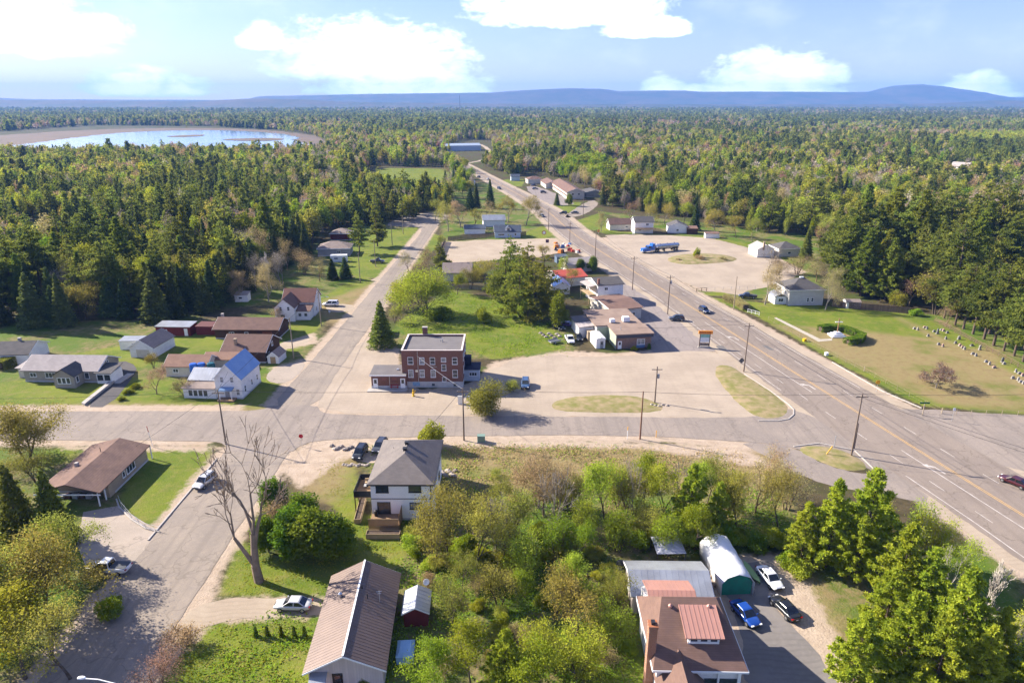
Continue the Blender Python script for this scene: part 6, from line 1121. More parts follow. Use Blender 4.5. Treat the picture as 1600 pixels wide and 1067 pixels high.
for k, (a_, b_, an, cl, lb) in enumerate(((836, 296, 20, CHAR, 'dark car parked at the long motel front'), (849, 302, 20, BLACKP, 'dark car parked at the long motel front'), (834, 291, 20, NAVY, 'dark car parked at the long motel front'), (748, 278, 110, BLACKP, 'dark truck stopped on the far highway apron'), (762, 281, 110, SILV, 'silver car on the far highway apron'), (780, 296, -70, NAVY, 'navy car driving on the highway past the far lawn'), (847, 339, -72, CHAR, 'charcoal car on the highway opposite the motel lawn'), (880, 335, 175, BLACKP, 'black car turning out beside the motel lawn'), (898, 334, 175, CHAR, 'charcoal car waiting behind the black car at the motel road'))):
    car('suv' if k % 2 else 'sedan', cl, a_, b_, an, lb, 1.05, 'cars at the motel front' if k < 3 else None)
# tanker truck
e = empty('tanker_truck', (*G(1032, 393), .05), R(201), 'blue highway tractor with long silver tank trailer on the gravel yard', 'truck'); PB = paint('truck_blue', (.01, .12, .48)); CHR = M('polished_tank', (.72, .73, .74), (.62, .63, .65), .6, .22, metal=.85)
def sbox(b, x0, x1, w0, z0, z1, tx=0.0): b.add([(x0, -w0, z0), (x1, -w0, z0), (x1, w0, z0), (x0, w0, z0), (x0, -w0 * .94, z1), (x1 - tx, -w0 * .94, z1), (x1 - tx, w0 * .94, z1), (x0, w0 * .94, z1)], [(0, 3, 2, 1), (4, 5, 6, 7), (0, 1, 5, 4), (1, 2, 6, 5), (2, 3, 7, 6), (3, 0, 4, 7)])
b = MB(); sbox(b, 7.0, 9.4, 1.05, .6, 1.95, .25); b.build('hood', PB, e); b = MB(); sbox(b, 5.2, 7.05, 1.2, .7, 2.9, .35); b.build('cab', PB, e); b = MB(); sbox(b, 3.6, 5.22, 1.22, .8, 3.7, .5); b.build('sleeper', PB, e); MB().add([(7.08, -1.0, 2.05), (7.08, 1.0, 2.05), (6.78, .95, 2.8), (6.78, -.95, 2.8)], [(0, 1, 2, 3)]).build('windscreen', CGLASS, e)
for s in (-1, 1): MB().box(5.6, 6.5, s * 1.215 - .01, s * 1.215 + .01, 2.0, 2.7).build('side_window', CGLASS, e); MB().tube([(3.5, s * 1.1, .9), (3.5, s * 1.1, 4.0)], .08, 8).build('exhaust_stack', CHR, e); MB().cbox((9.35, s * .8, 1.2), (.2, .3, .25)).build('headlight', LAMP, e); MB().box(3.8, 5.6, s * 1.0 - .25, s * 1.0 + .25, .55, 1.1).build('fuel_tank', CHR, e)
MB().box(1.2, 9.3, -.45, .45, .75, .95).build('chassis', BLK, e); MB().box(9.35, 9.6, -1.2, 1.2, .45, .85).build('bumper', CHR, e)
V = []; n = 18; prof = [(-9.0, .35), (-8.8, .8), (-8.3, 1.08), (2.2, 1.08), (2.7, .8), (2.9, .35)]
for x_, r_ in prof: V += [(x_, r_ * 1.08 * math.cos(6.2832 * j / n), 2.15 + r_ * math.sin(6.2832 * j / n)) for j in range(n)]
tk = MB().add(V, [(i * n + j, i * n + (j + 1) % n, (i + 1) * n + (j + 1) % n, (i + 1) * n + j) for i in range(5) for j in range(n)] + [tuple(range(n)), tuple(range(6 * n - 1, 5 * n - 1, -1))]).build('tank', CHR, e, smooth=False)
for x_ in (-8, -6, -4, -2, 0, 2): MB().add([(x_ + dx, 1.2 * math.cos(6.2832 * j / n), 2.15 + 1.12 * math.sin(6.2832 * j / n)) for dx in (-.05, .05) for j in range(n)], [(j, (j + 1) % n, (j + 1) % n + n, j + n) for j in range(n)]).build('tank_band', CHR, tk)
for x_ in (-6.5, -3, .5): MB().lathe([(.32, 3.1), (.32, 3.42), (.2, 3.5)], 10, (x_, 0)).build('hatch', CHR, tk)
MB().box(-8.5, 2.0, -.08, .08, 3.24, 3.30).build('walkway', METALL, tk); MB().box(-8.6, 1.5, -.5, .5, .95, 1.15).build('trailer_frame', BLK, e); MB().box(-1.6, -1.4, -.9, .9, .1, 1.0).build('landing_gear', METALD, e)
for x_ in (8.2, 2.9, 1.7, -6.2, -7.5):
    for s in (-1, 1): wheel(e, x_, s * 1.02, .5, .4 if x_ < 8 else .3, s)
    if x_ < 8: MB().box(x_ - .6, x_ + .6, -1.25, 1.25, 1.04, 1.08).build('mudguard', BLK, e)
# utility trailer behind the restaurant, camper by the far highway
q = empty('utility_trailer', (*G(866, 536), 0), .5, 'small grey utility trailer lying in the grass behind the restaurant', 'trailer'); MB().box(-1.5, 1.5, -.8, .8, .5, .6).box(-1.5, 1.5, -.8, -.75, .6, .95).box(-1.5, 1.5, .75, .8, .6, .95).box(1.5, 2.6, -.05, .05, .5, .58).build('bed', T_GREY, q)
for s in (-1, 1): wheel(q, -.2, s * .95, .3, .2, s)
x_, y_ = G(734, 289); house('camper_trailer', 'white camper trailer parked beside the far highway', x_, y_, 8, 2.6, 2.9, -.2, 'flat', ov=.02, wall=W_WHITE, roofm=T_WHITE, wins=[('S', -1.5, 1.7, 1.8, .8), ('S', 2, 1.7, 1.2, .8)], cat='trailer', found=False)
# ------------------------------------------------------------------ poles, lines, signs, fences and yard things
m_pole = M('weathered_pole_wood', (.16, .115, .085), (.22, .17, .13), 1.0, .95, .3, stretch=(6, 6, .5)); m_poleL = M('pale_pole_wood', (.36, .29, .20), (.29, .23, .16), 1.0, .95, .3, stretch=(6, 6, .5))
TOP = {}
def pole(key, px, py, h, label, arm=True, mat=None, lamp=0, trafo=False, rz=0.0, group=None, xy=None):
    x, y = xy or G(px, py); e = empty('utility_pole', (x, y, 0), rz, label, 'pole', group); MB().tube([(0, 0, -.2), (0, 0, h)], [.17, .11], 8).build('pole', mat or m_pole, e)
    if arm: MB().box(-1.1, 1.1, -.06, .06, h - .75, h - .6).build('crossarm', mat or m_pole, e)
    if arm:
        for u in (-.95, 0, .95): MB().lathe([(.03, h - .6), (.06, h - .5), (.04, h - .42)], 6, (u, 0)).build('insulator', METALL, e)
    if lamp: MB().tube([(0, 0, h * .8), (lamp * 1.2, 0, h * .8 + .5), (lamp * 2.2, 0, h * .8 + .55)], .035, 6).build('lamp_arm', METALL, e); MB().box(min(lamp * 2.1, lamp * 2.75), max(lamp * 2.1, lamp * 2.75), -.13, .13, h * .8 + .44, h * .8 + .6).build('lamp_head', METALL, e)
    if trafo: MB().lathe([(.24, h - 2.6), (.26, h - 2.5), (.26, h - 1.75), (.1, h - 1.65)], 10, (.36, 0)).build('transformer', T_GREY, e)
    TOP[key] = Vector((x, y, h)); return e
pole('a', 725, 688, 10.6, 'wooden utility pole with small lamp beside the bushy shrub', True, lamp=.45); pole('b', 1000, 686, 9.8, 'bare wooden utility pole at the brown verge of the cross street', False, M('red_brown_pole', (.20, .10, .06), (.24, .13, .085), 1, .95)); pole('c', 1023, 629, 8.2, 'wooden pole with transformers on the grass island of the gravel lot', True, trafo=True)
pole('d', 1330, 712, 12.2, 'tall utility pole on the small junction island'); pole('d2', 1334, 701, 5.2, 'short stub pole leaning beside the tall junction pole', False); pole('e', 1162, 581, 12, 'tall utility pole beside the restaurant sign and diamond sign', True); pole('f', 1043, 491, 12, 'tall utility pole at the corner of the restaurant parking lot', True, trafo=True); pole('g', 988, 453, 11.5, 'tall utility pole opposite the tanker truck', True)
pole('h', 930, 402, 11.5, 'utility pole beside the round cedar near the highway'); pole('i', 890, 382, 10, 'utility pole at the gravel lot entrance by the highway'); pole('j', 1146, 484, 10.5, 'pale wooden pole on the grass verge across the highway', False, m_poleL); pole('k', 857, 360, 11, 'utility pole by the lawn of the slate blue bungalow'); pole('l', 911, 341, 11, 'utility pole at the motel side road corner')
pole('m', 353, 694, 11.0, 'dark utility pole at the street corner behind the bare elm', True); pole('n', 459, 560, 10.5, 'pale utility pole on the lawn beside the barn shed', False, m_poleL); pole('o', 502, 509, 10.0, 'pale utility pole with street lamp beside the white minivan', False, m_poleL, lamp=1); pole('p', 563, 441, 10.5, 'pale utility pole beside the gravel drive up the side street', False, m_poleL); pole('q', 587, 417, 10, 'pale utility pole beside the black pickup', False, m_poleL); pole('r', 613, 384, 10, 'pale utility pole on the lawn near the street end', False, m_poleL); pole('s', 630, 366, 9, 'lamp pole at the far end of the side street', False, m_poleL, lamp=1.2)
TOP['x0'] = Vector((104, 60, 12)); TOP['x1'] = Vector((-140, 113, 11)); TOP['x2'] = Vector((150, 121, 11)); TOP['x3'] = Vector((-2, 470, 11))
def wire(a, b, off, label, group, dz=-.4, sag=.9):
    A = TOP[a] + Vector((off, 0, dz)); B = TOP[b] + Vector((off, 0, dz)); L = (B - A).length; s = sag * (L / 60) ** 1.5
    pts = [A.lerp(B, k / 12) - Vector((0, 0, 4 * s * (k / 12) * (1 - k / 12))) for k in range(13)]
    o = MB().tube(pts, .028, 4).build('power_line', METALL if label.startswith('pale') else T_BLACK); tag(o, label, 'cable', group)
for pair in (('x0', 'd'), ('d', 'e'), ('e', 'f'), ('f', 'g'), ('g', 'h'), ('h', 'i'), ('i', 'k'), ('k', 'x3')):
    for off in (-.95, .95): wire(*pair, off, 'thin dark power line strung along the highway poles', 'highway power lines')
for pair in (('x1', 'm'), ('m', 'a'), ('a', 'b'), ('b', 'd'), ('d', 'x2')): wire(*pair, 0, 'thin dark power line strung along the cross street poles', 'cross street power lines', -.1)
for pair in (('m', 'n'), ('n', 'o'), ('o', 'p'), ('p', 'q'), ('q', 'r'), ('r', 's')): wire(*pair, 0, 'thin dark power line strung along the side street poles', 'side street power lines', -.1)
TOP['y1'] = Vector((-20.8, 140.2, 7.6)); TOP['y2'] = Vector((-16, 102.8, 6.3)); TOP['y3'] = Vector((-62, 140, 5.2)); TOP['y4'] = Vector((-66, 106.5, 3.2)); TOP['y5'] = Vector((33, 170, 4.3)); TOP['y6'] = Vector((-59, 196, 5.5))
for pair, lb in ((('a', 'y1'), 'pale service cable running down to the brick building'), (('a', 'y2'), 'service cable running to the white two storey house'), (('m', 'y3'), 'service cable running to the blue roofed farmhouse'), (('m', 'y4'), 'service cable running to the corner bungalow'), (('e', 'y5'), 'service cable running to the restaurant'), (('o', 'y6'), 'service cable running to the cross gabled house')): wire(*pair, 0, lb, None, -.1, .6)
# street lamp at the lower left: its arm reaches over the side street
q = empty('street_lamp', (-35.6, 49.0, 0), 0, 'street lamp with white curved arm over the side street', 'lamp'); MB().tube([(0, 0, 0), (0, 0, 9)], [.14, .09], 8).build('post', m_pole, q); MB().tube([(0, 0, 8.6), (-1.2, .3, 9.15), (-3.0, .7, 9.25), (-4.4, .9, 9.15)], .05, 6).build('arm', T_WHITE, q); MB().lathe([(.08, -.1), (.2, 0), (.16, .12), (.05, .18)], 8).build('lamp_head', T_WHITE, q, (-4.7, .95, 9.15)).scale = (2.2, 1, 1)
# signs
x_, y_ = G(1100, 543); q = empty('restaurant_sign', (x_, y_, 0), -.05, 'roadside sign with orange top board over green and white panels', 'sign')
for u in (-1.25, 1.25): MB().box(u - .09, u + .09, -.09, .09, 0, 4.0).build('post', T_BROWN, q)
MB().box(-1.75, 1.85, -.16, .16, 3.75, 4.6).build('orange_board', M('orange_board', (.72, .27, .02), (.62, .22, .02), 1.5, .6), q)
MB().box(-1.14, 1.14, -.07, .07, 2.75, 3.7).build('green_panel', M('teal_panel', (.16, .34, .28), (.25, .42, .36), 1.2, .6), q); MB().box(-1.14, 1.14, -.07, .07, 1.5, 2.74).build('white_panel', M('white_sign_panel', (.68, .70, .72), (.55, .60, .62), 1.3, .5), q); MB().box(-1.14, 1.14, -.07, .07, .45, 1.3).build('dark_panel', M('dark_sign_panel', (.10, .065, .05), (.3, .26, .2), 4, .6), q); MB().box(-1.6, 1.6, -.3, .3, 0, .3).build('base', CONC, q)
b = MB()
for k in range(7): b.box(-1.45 + k * .43, -1.45 + k * .43 + random.uniform(.18, .32), -.175, -.162, 3.98, 4.36)
b.build('lettering', M('red_lettering', (.35, .05, .02), None, rough=.6), q)
def sign(name, px, py, h, shape, col, label, ang=0.0, size=.38, back=None, postc=None):
    x, y = G(px, py); q = empty(name, (x, y, 0), ang, label, 'sign'); MB().tube([(0, .04, 0), (0, .04, h + size)], .04, 6).build('post', postc or METALL, q); n = {'oct': 8, 'dia': 4, 'rnd': 14, 'sq': 4}[shape]; a0 = {'oct': .3927, 'dia': 0, 'rnd': 0, 'sq': .7854}[shape]
    MB().prism([(size * math.cos(a0 + 6.2832 * k / n), h + size * math.sin(a0 + 6.2832 * k / n)) for k in range(n)], 'y', -.03, 0).build('plate', col, q)
    return q
RED = M('sign_red', (.42, .012, .018), None, rough=.5); YLW = M('sign_yellow', (.72, .36, .02), None, rough=.5); GRN = M('sign_green', (.01, .10, .05), None, rough=.5); ORG = M('sign_orange', (.75, .2, .02), None, rough=.5); SGREY = M('sign_back', (.12, .12, .125), None, rough=.5, metal=.4)
s_ = sign('stop_sign', 472, 698, 2.2, 'oct', RED, 'red stop sign at the sandy street corner', 0, .42); sign('warning_sign', 1157, 578, 2.4, 'dia', SGREY, 'grey backed diamond sign beside the tall highway pole', .1, .75); sign('curve_sign', 1369, 612, 2.3, 'rnd', YLW, 'round orange yellow sign on the cemetery verge', 0, .5)
x_, y_ = G(1441, 649); q = empty('street_name_sign', (x_, y_, 0), 0, 'dark green street name sign on a pale post at the junction', 'sign'); MB().box(-.06, .06, -.06, .06, 0, 2.6).build('post', m_poleL, q); MB().box(-1.0, 1.0, -.03, .03, 2.62, 2.95).build('plate', GRN, q)
sign('white_sign', 1487, 658, 2.6, 'sq', T_WHITE, 'small white sign on a pale post by the cemetery corner', 0, .38); sign('detour_sign', 935, 366, 1.6, 'dia', ORG, 'orange diamond roadwork sign beside the brown roofed house', 0, .75); q = sign('round_sign', 850, 370, 1.9, 'rnd', RED, 'round red and white sign beside the gravel lot entrance', 0, .95); MB().prism([(.68 * math.cos(6.2832 * k / 14), 1.9 + .68 * math.sin(6.2832 * k / 14)) for k in range(14)], 'y', -.05, -.032).build('white_disc', T_WHITE, q)
sign('lot_sign', 855, 386, 2.6, 'sq', M('dark_purple_board', (.06, .03, .06), None, rough=.6), 'dark square sign standing over the cluttered yard', 0, 1.0); sign('small_sign', 515, 490, .7, 'sq', T_WHITE, 'low white yard sign beside the white minivan', 0, .4)
def marker(name, px, py, h, mat, label, group=None, r=.06, mat2=None, lean=0):
    x, y = G(px, py); o = empty(name, (x, y, 0), 0, label, 'marker', group); MB().tube([(0, 0, 0), (lean, 0, h * .72)], r, 6).build('rod', mat, o); MB().tube([(lean, 0, h * .72), (lean * 1.4, 0, h)], r * 1.2, 6).build('tip', mat2 or mat, o)
marker('snow_marker', 239, 698, 4.2, T_WHITE, 'tall red tipped marker rod at the corner lawn edge', None, .05, RED, -.3); marker('yellow_guy_guard', 1290, 711, 1.8, YLW, 'yellow leaning cable guard on the junction island', None, .09, None, .7); marker('sign_stub', 1303, 699, 2.4, T_GREY, 'short grey post on the junction island', None, .07); marker('verge_marker', 980, 686, 2.6, T_WHITE, 'white marker post with yellow tip on the brown verge', None, .06, YLW); marker('verge_marker', 1025, 683, 1.4, YLW, 'short yellow marker post on the brown verge', None, .06)
for k, (a_, b_) in enumerate(((1350, 580), (1471, 646))): marker('fence_marker', a_, b_, 1.2, m_poleL, 'pale wooden marker post at the cemetery fence', 'cemetery marker posts', .1)
q = empty('picnic_table', (*G(617, 607), .2), 0, 'red picnic table in front of the brick annex', 'table'); MB().box(-.95, .95, -.38, .38, .72, .78).build('top', RED, q); MB().box(-.95, .95, -.8, -.55, .42, .47).build('bench', RED, q); MB().box(-.95, .95, .55, .8, .42, .47).build('bench', RED, q)
for u in (-.7, .7): MB().box(u - .05, u + .05, -.75, .75, .36, .42).box(u - .05, u + .05, -.3, -.22, 0, .72).box(u - .05, u + .05, .22, .3, 0, .72).build('leg', RED, q)
q = empty('yellow_figure', (*G(646, 619), 0), .2, 'bright yellow child shaped warning figure beside the brick building', 'figure'); YB = M('bright_yellow_plastic', (.75, .45, .01), None, rough=.4); MB().lathe([(.28, 0), (.3, .12), (.22, .3), (.26, .9), (.12, 1.15), (.17, 1.25), (.18, 1.5), (.06, 1.68)], 10).build('body', YB, q); MB().tube([(.2, 0, .95), (.55, 0, 1.35)], .08, 6).build('arm', YB, q)
q = empty('utility_cabinet', (*G(752, 690), 0), 0, 'green utility cabinet on the verge beside the lamp pole', 'cabinet'); MB().box(-.7, .7, -.5, .5, .12, 1.3).build('case', M('pale_green_metal', (.16, .24, .20), None, rough=.5), q); MB().box(-.8, .8, -.6, .6, 0, .118).build('pad', CONC, q); MB().box(-.73, .73, -.53, .53, 1.302, 1.38).build('lid', M('pale_green_metal'), q)
q = empty('meter_cabinet', (*G(719, 631), 0), 0, 'white cabinet beside the bushy shrub at the lot edge', 'cabinet'); MB().box(-.45, .45, -.3, .3, 0, 1.7).build('case', T_WHITE, q); MB().box(-.5, .5, -.35, .35, 1.702, 1.78).build('lid', T_GREY, q)
for k, (a_, b_, m_, lb) in enumerate(((1257, 533, YB, 'small yellow box beside the cemetery path'), (1291, 555, T_WHITE, 'small white box on the cemetery verge'), (197, 835, T_GREY, None))):
    if lb: x_, y_ = G(a_, b_); o = MB().box(-.4, .4, -.3, .3, 0, .65).box(-.45, .45, -.35, .35, .652, .72).build('ground_box', m_, None, (x_, y_, 0), .3); tag(o, lb, 'box')
# boulders
def rock(px, py, s, label, group):
    r_ = np.random.default_rng(int(px * 7 + py)); V = []; n = 8; k = 5
    for i in range(k):
        a = math.pi * (i + .5) / k
        for j in range(n): b = 6.2832 * j / n; f = s * r_.uniform(.75, 1.2); V.append((f * math.sin(a) * math.cos(b) * 1.25, f * math.sin(a) * math.sin(b), f * math.cos(a) * .75 + s * .35))
    F = [(i * n + j, i * n + (j + 1) % n, (i + 1) * n + (j + 1) % n, (i + 1) * n + j) for i in range(k - 1) for j in range(n)] + [tuple(range(n)), tuple(range(k * n - 1, (k - 1) * n - 1, -1))]
    o = link('boulder', mesh_np('boulder', V, F, M('field_stone', (.36, .31, .26), (.26, .22, .19), 1.5, .95, .4, rnd=.25)), None, (*G(px, py), -.05)); tag(o, label, 'boulder', group)
for k in range(10): rock(537 + k * 4.3, 726 + (k % 3) * 1.0, .34, 'pale boulder in the row below the parking fines', 'boulder row')
for k in range(9): rock(688 + k * 2.9, 736 + (k % 4) * 2.6, .42, 'pale boulder in the heap beside the white house', 'boulder heap')
for k in range(7): rock(519 + k * 5, 697 + (k * 5 % 7), .45, 'grey boulder on the sandy corner mound', 'mound boulders')
for k in range(5): rock(1018 + k * 6, 633 + k % 3, .35, 'tan boulder at the island pole foot', 'island boulders')
for k in range(8): rock(845 + k * 4.2, 521 + (k * 3 % 8), .5, 'grey boulder in the stone pile at the meadow edge', 'meadow stone pile')
# fences
def fence(pts, h, label, step=2.4, rails=2, mat=None, mesh=False, rail_r=.04, boardmat=None, post_r=.06):
    P_ = [Vector((*q, 0)) for q in pts]; e = empty('fence', P_[0], 0, label, 'fence'); o0 = P_[0]; mat = mat or m_poleL; pm = MB().tube([(0, 0, -.1), (0, 0, h)], post_r, 6).mesh('post', mat)
    for a, b in zip(P_[:-1], P_[1:]):
        L = (b - a).length; k = max(1, int(L / step)); d = (b - a) / k
        for i in range(k + 1 if b is P_[-1] else k): link('post', pm, e, a + d * i - o0)
        for r_ in range(rails): z = h * (.35 + .6 * r_ / max(1, rails - 1)) if rails > 1 else h * .95; MB().tube([a - o0 + Vector((0, 0, z)), b - o0 + Vector((0, 0, z))], rail_r, 5).build('rail', mat, e)
        if boardmat:
            nb = int(L / .32); bm_ = MB().box(-.13, .13, -.03, .0, .05, h).mesh('board', boardmat); an = math.atan2(d.y, d.x)
            for i in range(nb): link('board', bm_, e, a - o0 + (b - a) * ((i + .5) / nb) + Vector((0, 0, random.uniform(-.04, .04))), an)
    return e
m_fw = M('fence_board_brown', (.135, .085, .065), (.18, .12, .09), .8, .9, .2, rnd=.2)
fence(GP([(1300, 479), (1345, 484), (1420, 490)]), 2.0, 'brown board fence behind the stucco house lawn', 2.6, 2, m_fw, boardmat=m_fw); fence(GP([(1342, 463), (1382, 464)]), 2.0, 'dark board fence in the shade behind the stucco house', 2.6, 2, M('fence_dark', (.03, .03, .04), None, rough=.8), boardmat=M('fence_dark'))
fence(GP([(1460, 502), (1500, 524), (1550, 552), (1600, 580), (1660, 612)]), 1.3, 'brown rail fence along the back of the cemetery', 2.2, 3, M('rail_brown', (.20, .13, .09), None, rough=.9)); fence(GP([(1200, 500), (1270, 540), (1350, 581), (1420, 620), (1471, 646)]), 1.1, 'low wire fence with thin posts along the cemetery front', 3.0, 2, m_poleL, rail_r=.012, post_r=.035); fence(GP([(1471, 647), (1540, 648), (1640, 650)]), 1.1, 'low pale fence along the street side of the cemetery', 2.6, 2, m_poleL, rail_r=.02, post_r=.05)
fence(GP([(1088, 456), (1104, 455)]), 1.2, 'short brown rail fence at the highway drive', 1.6, 2, T_BROWN, post_r=.1, rail_r=.07); fence(GP([(1104, 455), (1180, 452)]), 1.2, 'grey wire fence along the stucco house drive', 2.5, 2, T_GREY, rail_r=.015); fence(GP([(1168, 488), (1186, 493)]), 1.1, 'little white railing at the cemetery corner', 1.2, 2, T_WHITE, post_r=.06)
fence(GP([(700, 376), (760, 371), (822, 368)]), 1.9, 'reddish brown board fence behind the upper gravel lot', 2.6, 2, m_fw, boardmat=m_fw); fence(GP([(696, 378), (690, 392), (682, 408)]), 1.9, 'brown board fence beside the end of the side street', 2.6, 2, m_fw, boardmat=m_fw); fence(GP([(186, 782), (190, 792), (206, 811), (228, 826), (250, 831)]), 1.0, 'low chain link fence round the corner lawn', 2.0, 2, METALL, rail_r=.02, post_r=.03); fence(GP([(700, 452), (735, 452), (790, 458)]), 1.6, 'grey board fence at the top of the meadow', 2.4, 2, T_GREY, boardmat=M('fence_grey', (.16, .14, .12), (.21, .19, .16), 1, .9))
q = MB().slab([(*G(128, 632), .5), (*G(133, 634), .5), (*G(184, 594), .6), (*G(180, 592), .6)], .6).build('retaining_wall', CONC); tag(q, 'low concrete retaining wall beside the dark driveway', 'wall')
# cemetery
m_path = M('path_concrete', (.40, .36, .29), (.34, .30, .24), 1, .9, vec='world')
sheet('path', GP([(1209, 497), (1213, 496), (1282, 530), (1300, 529), (1300, 532), (1279, 534)]), .03, m_path, .05, .8, 0)
m_stone = M('grave_granite', (.30, .28, .25), (.23, .215, .195), 2, .7, rnd=.25); m_pink = M('grave_pink_granite', (.46, .30, .24), (.40, .26, .21), 2, .7, rnd=.2); m_blk = M('grave_dark_granite', (.10, .10, .10), (.15, .15, .15), 2, .4)
def grave(k, zx, zy):
    x, y = G(1330 + zx / 5.333, 480 + zy / 5.333); typ = k % 4; h = (.75, .95, .65, .85)[typ] * (1.75 if (zx, zy) in ((1070, 355), (1258, 458), (897, 268), (717, 222)) else 1); w = .42 if h > 1.5 else (.75, .55, .9, .65)[typ] * .52; mt = m_pink if k % 5 == 2 else (m_blk if k % 9 == 5 else m_stone)
    e = empty('gravestone', (x, y, 0), .15 + random.uniform(-.1, .1), None, 'gravestone', 'cemetery gravestones'); e.scale = (.85,) * 3; e['label'] = {'tall': 'tall obelisk gravestone near the cemetery back fence', 'pink': 'pinkish granite gravestone in the cemetery rows', 'dark': 'dark granite gravestone in the cemetery rows', 'grey': 'pale grey granite gravestone in the cemetery rows'}['tall' if h > 1.5 else 'pink' if mt is m_pink else 'dark' if mt is m_blk else 'grey']
    MB().box(-w * 1.25, w * 1.25, -.28, .28, -.05, .22).build('base', m_stone, e)
    if h > 1.5: MB().add([(-.34, -.25, .222), (.34, -.25, .222), (.34, .25, .222), (-.34, .25, .222), (-.2, -.16, h), (.2, -.16, h), (.2, .16, h), (-.2, .16, h), (0, 0, h + .3)], [(0, 1, 5, 4), (1, 2, 6, 5), (2, 3, 7, 6), (3, 0, 4, 7), (4, 5, 8), (5, 6, 8), (6, 7, 8), (7, 4, 8)]).build('shaft', mt, e)
    else: MB().prism([(-w, .222), (w, .222), (w, h * .8)] + [(w * math.cos(a_), h * .8 + h * .2 * math.sin(a_)) for a_ in (.6, 1.1, 1.57, 2.04, 2.54)] + [(-w, h * .8)], 'y', -.13, .13).build('headstone', mt, e)
for k, (a_, b_) in enumerate([(525, 182), (553, 190), (612, 172), (640, 244), (690, 206), (717, 222), (752, 193), (768, 200), (800, 216), (787, 266), (897, 268), (868, 303), (905, 322), (942, 352), (1005, 322), (1070, 355), (728, 313), (762, 328), (1012, 392), (1038, 406), (1122, 458), (1150, 478), (1190, 505), (1258, 458), (1272, 475), (1370, 540), (1400, 555), (1425, 572), (1345, 594), (1390, 610), (1410, 625), (1435, 638), (925, 338), (630, 182)]): grave(k, a_, b_)
x_, y_ = G(1308, 528); q = empty('calvary_cross', (x_ + .6, y_ + 1.6, 0), 0, 'wooden cross on a white stepped plinth inside the clipped hedge', 'monument'); MB().box(-.1, .1, -.1, .1, .9, 5.0).build('upright', M('cross_wood', (.30, .17, .09), None, rough=.8), q); MB().box(-1.0, 1.0, -.11, .09, 3.9, 4.1).build('crossbar', T_WHITE, q); MB().box(-1.9, 1.9, -1.6, 1.6, 0, .35).box(-1.4, 1.4, -1.15, 1.15, .352, .75).box(-.7, .7, -.6, .6, .752, 1.2).build('plinth', M('white_plinth', (.66, .67, .70), (.58, .60, .64), 1, .7), q)
def hedge(pts, wd, h, label, leaf='hedge', n=9000):
    p = densify(pts, .5, 0, False); p = np.array(p); e = empty('hedge', (*p[0], 0), 0, label, 'hedge'); i = rng.integers(0, len(p), n); a = rng.random(n) * 6.283; rr_ = np.sqrt(rng.random(n)) ** .5
    u = rng.uniform(-1, 1, n); vv = rng.uniform(0, 1, n); face = rng.random(n); u = np.where(face < .5, np.sign(u) * rng.uniform(.88, 1.02, n), u); vv = np.where(face >= .5, rng.uniform(.9, 1.03, n), vv); d_ = np.gradient(p, axis=0); d_ /= np.linalg.norm(d_, axis=1)[:, None]; nn = np.stack([-d_[:, 1], d_[:, 0]], 1)
    C = np.c_[p[i] + nn[i] * (u * wd / 2)[:, None] + d_[i] * rng.uniform(-.3, .3, n)[:, None] - p[0], vv * h]; V, F = leafquads(C, .16, .3, 1.2); link('foliage', mesh_np('foliage', V, F, LM[leaf]), e)
    b = MB(); b.tube([Vector((*(q_ - p[0]), h * .5)) for q_ in p[::2]] if len(p) > 4 else [Vector((0, 0, h * .5)), Vector((*(p[-1] - p[0]), h * .5))], min(wd, h) * .40, 6); b.build('inner_twigs', m_bark, e)
hedge(GP([(1281, 518), (1296, 516), (1320, 519), (1334, 524)]), 2.0, 1.7, 'clipped green hedge behind the calvary cross'); hedge(GP([(1336, 526), (1346, 529), (1340, 536), (1322, 538)]), 2.2, 1.7, 'clipped green hedge curving beside the calvary cross')
hedge(GP([(1132, 470), (1150, 475), (1165, 485)]), 2.2, 2.0, 'browned cedar hedge across the highway', 'tan'); hedge(GP([(0, 578), (14, 572), (30, 566)]), 3.0, 2.2, 'thick green hedge beside the stone bungalow', 'olive')
# cluttered yard, garden things
jr = random.Random(5)
for k in range(16):
    x_, y_ = G(868 + jr.uniform(0, 36), 380 + jr.uniform(0, 16)); w_, d_, h_ = jr.uniform(.8, 2.2), jr.uniform(.8, 1.8), jr.uniform(.6, 1.6); c_ = [('red', (.4, .05, .03)), ('orange', (.6, .2, .03)), ('pale', (.55, .5, .45)), ('black', (.04, .04, .05)), ('blue', (.08, .14, .3))][k % 5]
    o = MB().add([(-w_ / 2, -d_ / 2, 0), (w_ / 2, -d_ / 2, 0), (w_ / 2, d_ / 2, 0), (-w_ / 2, d_ / 2, 0), (-w_ * .38, -d_ * .4, h_), (w_ * .42, -d_ * .36, h_ * .85), (w_ * .4, d_ * .4, h_), (-w_ * .4, d_ * .38, h_ * .8)], [(0, 3, 2, 1), (4, 5, 6, 7), (0, 1, 5, 4), (1, 2, 6, 5), (2, 3, 7, 6), (3, 0, 4, 7)]).build('scrap_crate', M('scrap_' + c_[0], c_[1], None, rough=.7), None, (x_, y_, 0), jr.random() * 3); tag(o, c_[0] + ' coloured crate of scrap in the cluttered yard', 'crate', c_[0] + ' crates in the cluttered yard')
for k, (a_, b_) in enumerate(((958, 905), (966, 896), (955, 890), (970, 884))): o = MB().lathe([(.3, 0), (.4, .3), (.3, .7), (.15, .8)], 7).build('junk_heap', M('dark_junk', (.05, .045, .04), (.2, .18, .15), 4, .8), None, (*G(a_, b_), 0)); o.scale = (1.8, 1.2, 1.2); tag(o, 'dark junk heap beside the galvanized garage', 'heap', 'junk heaps')
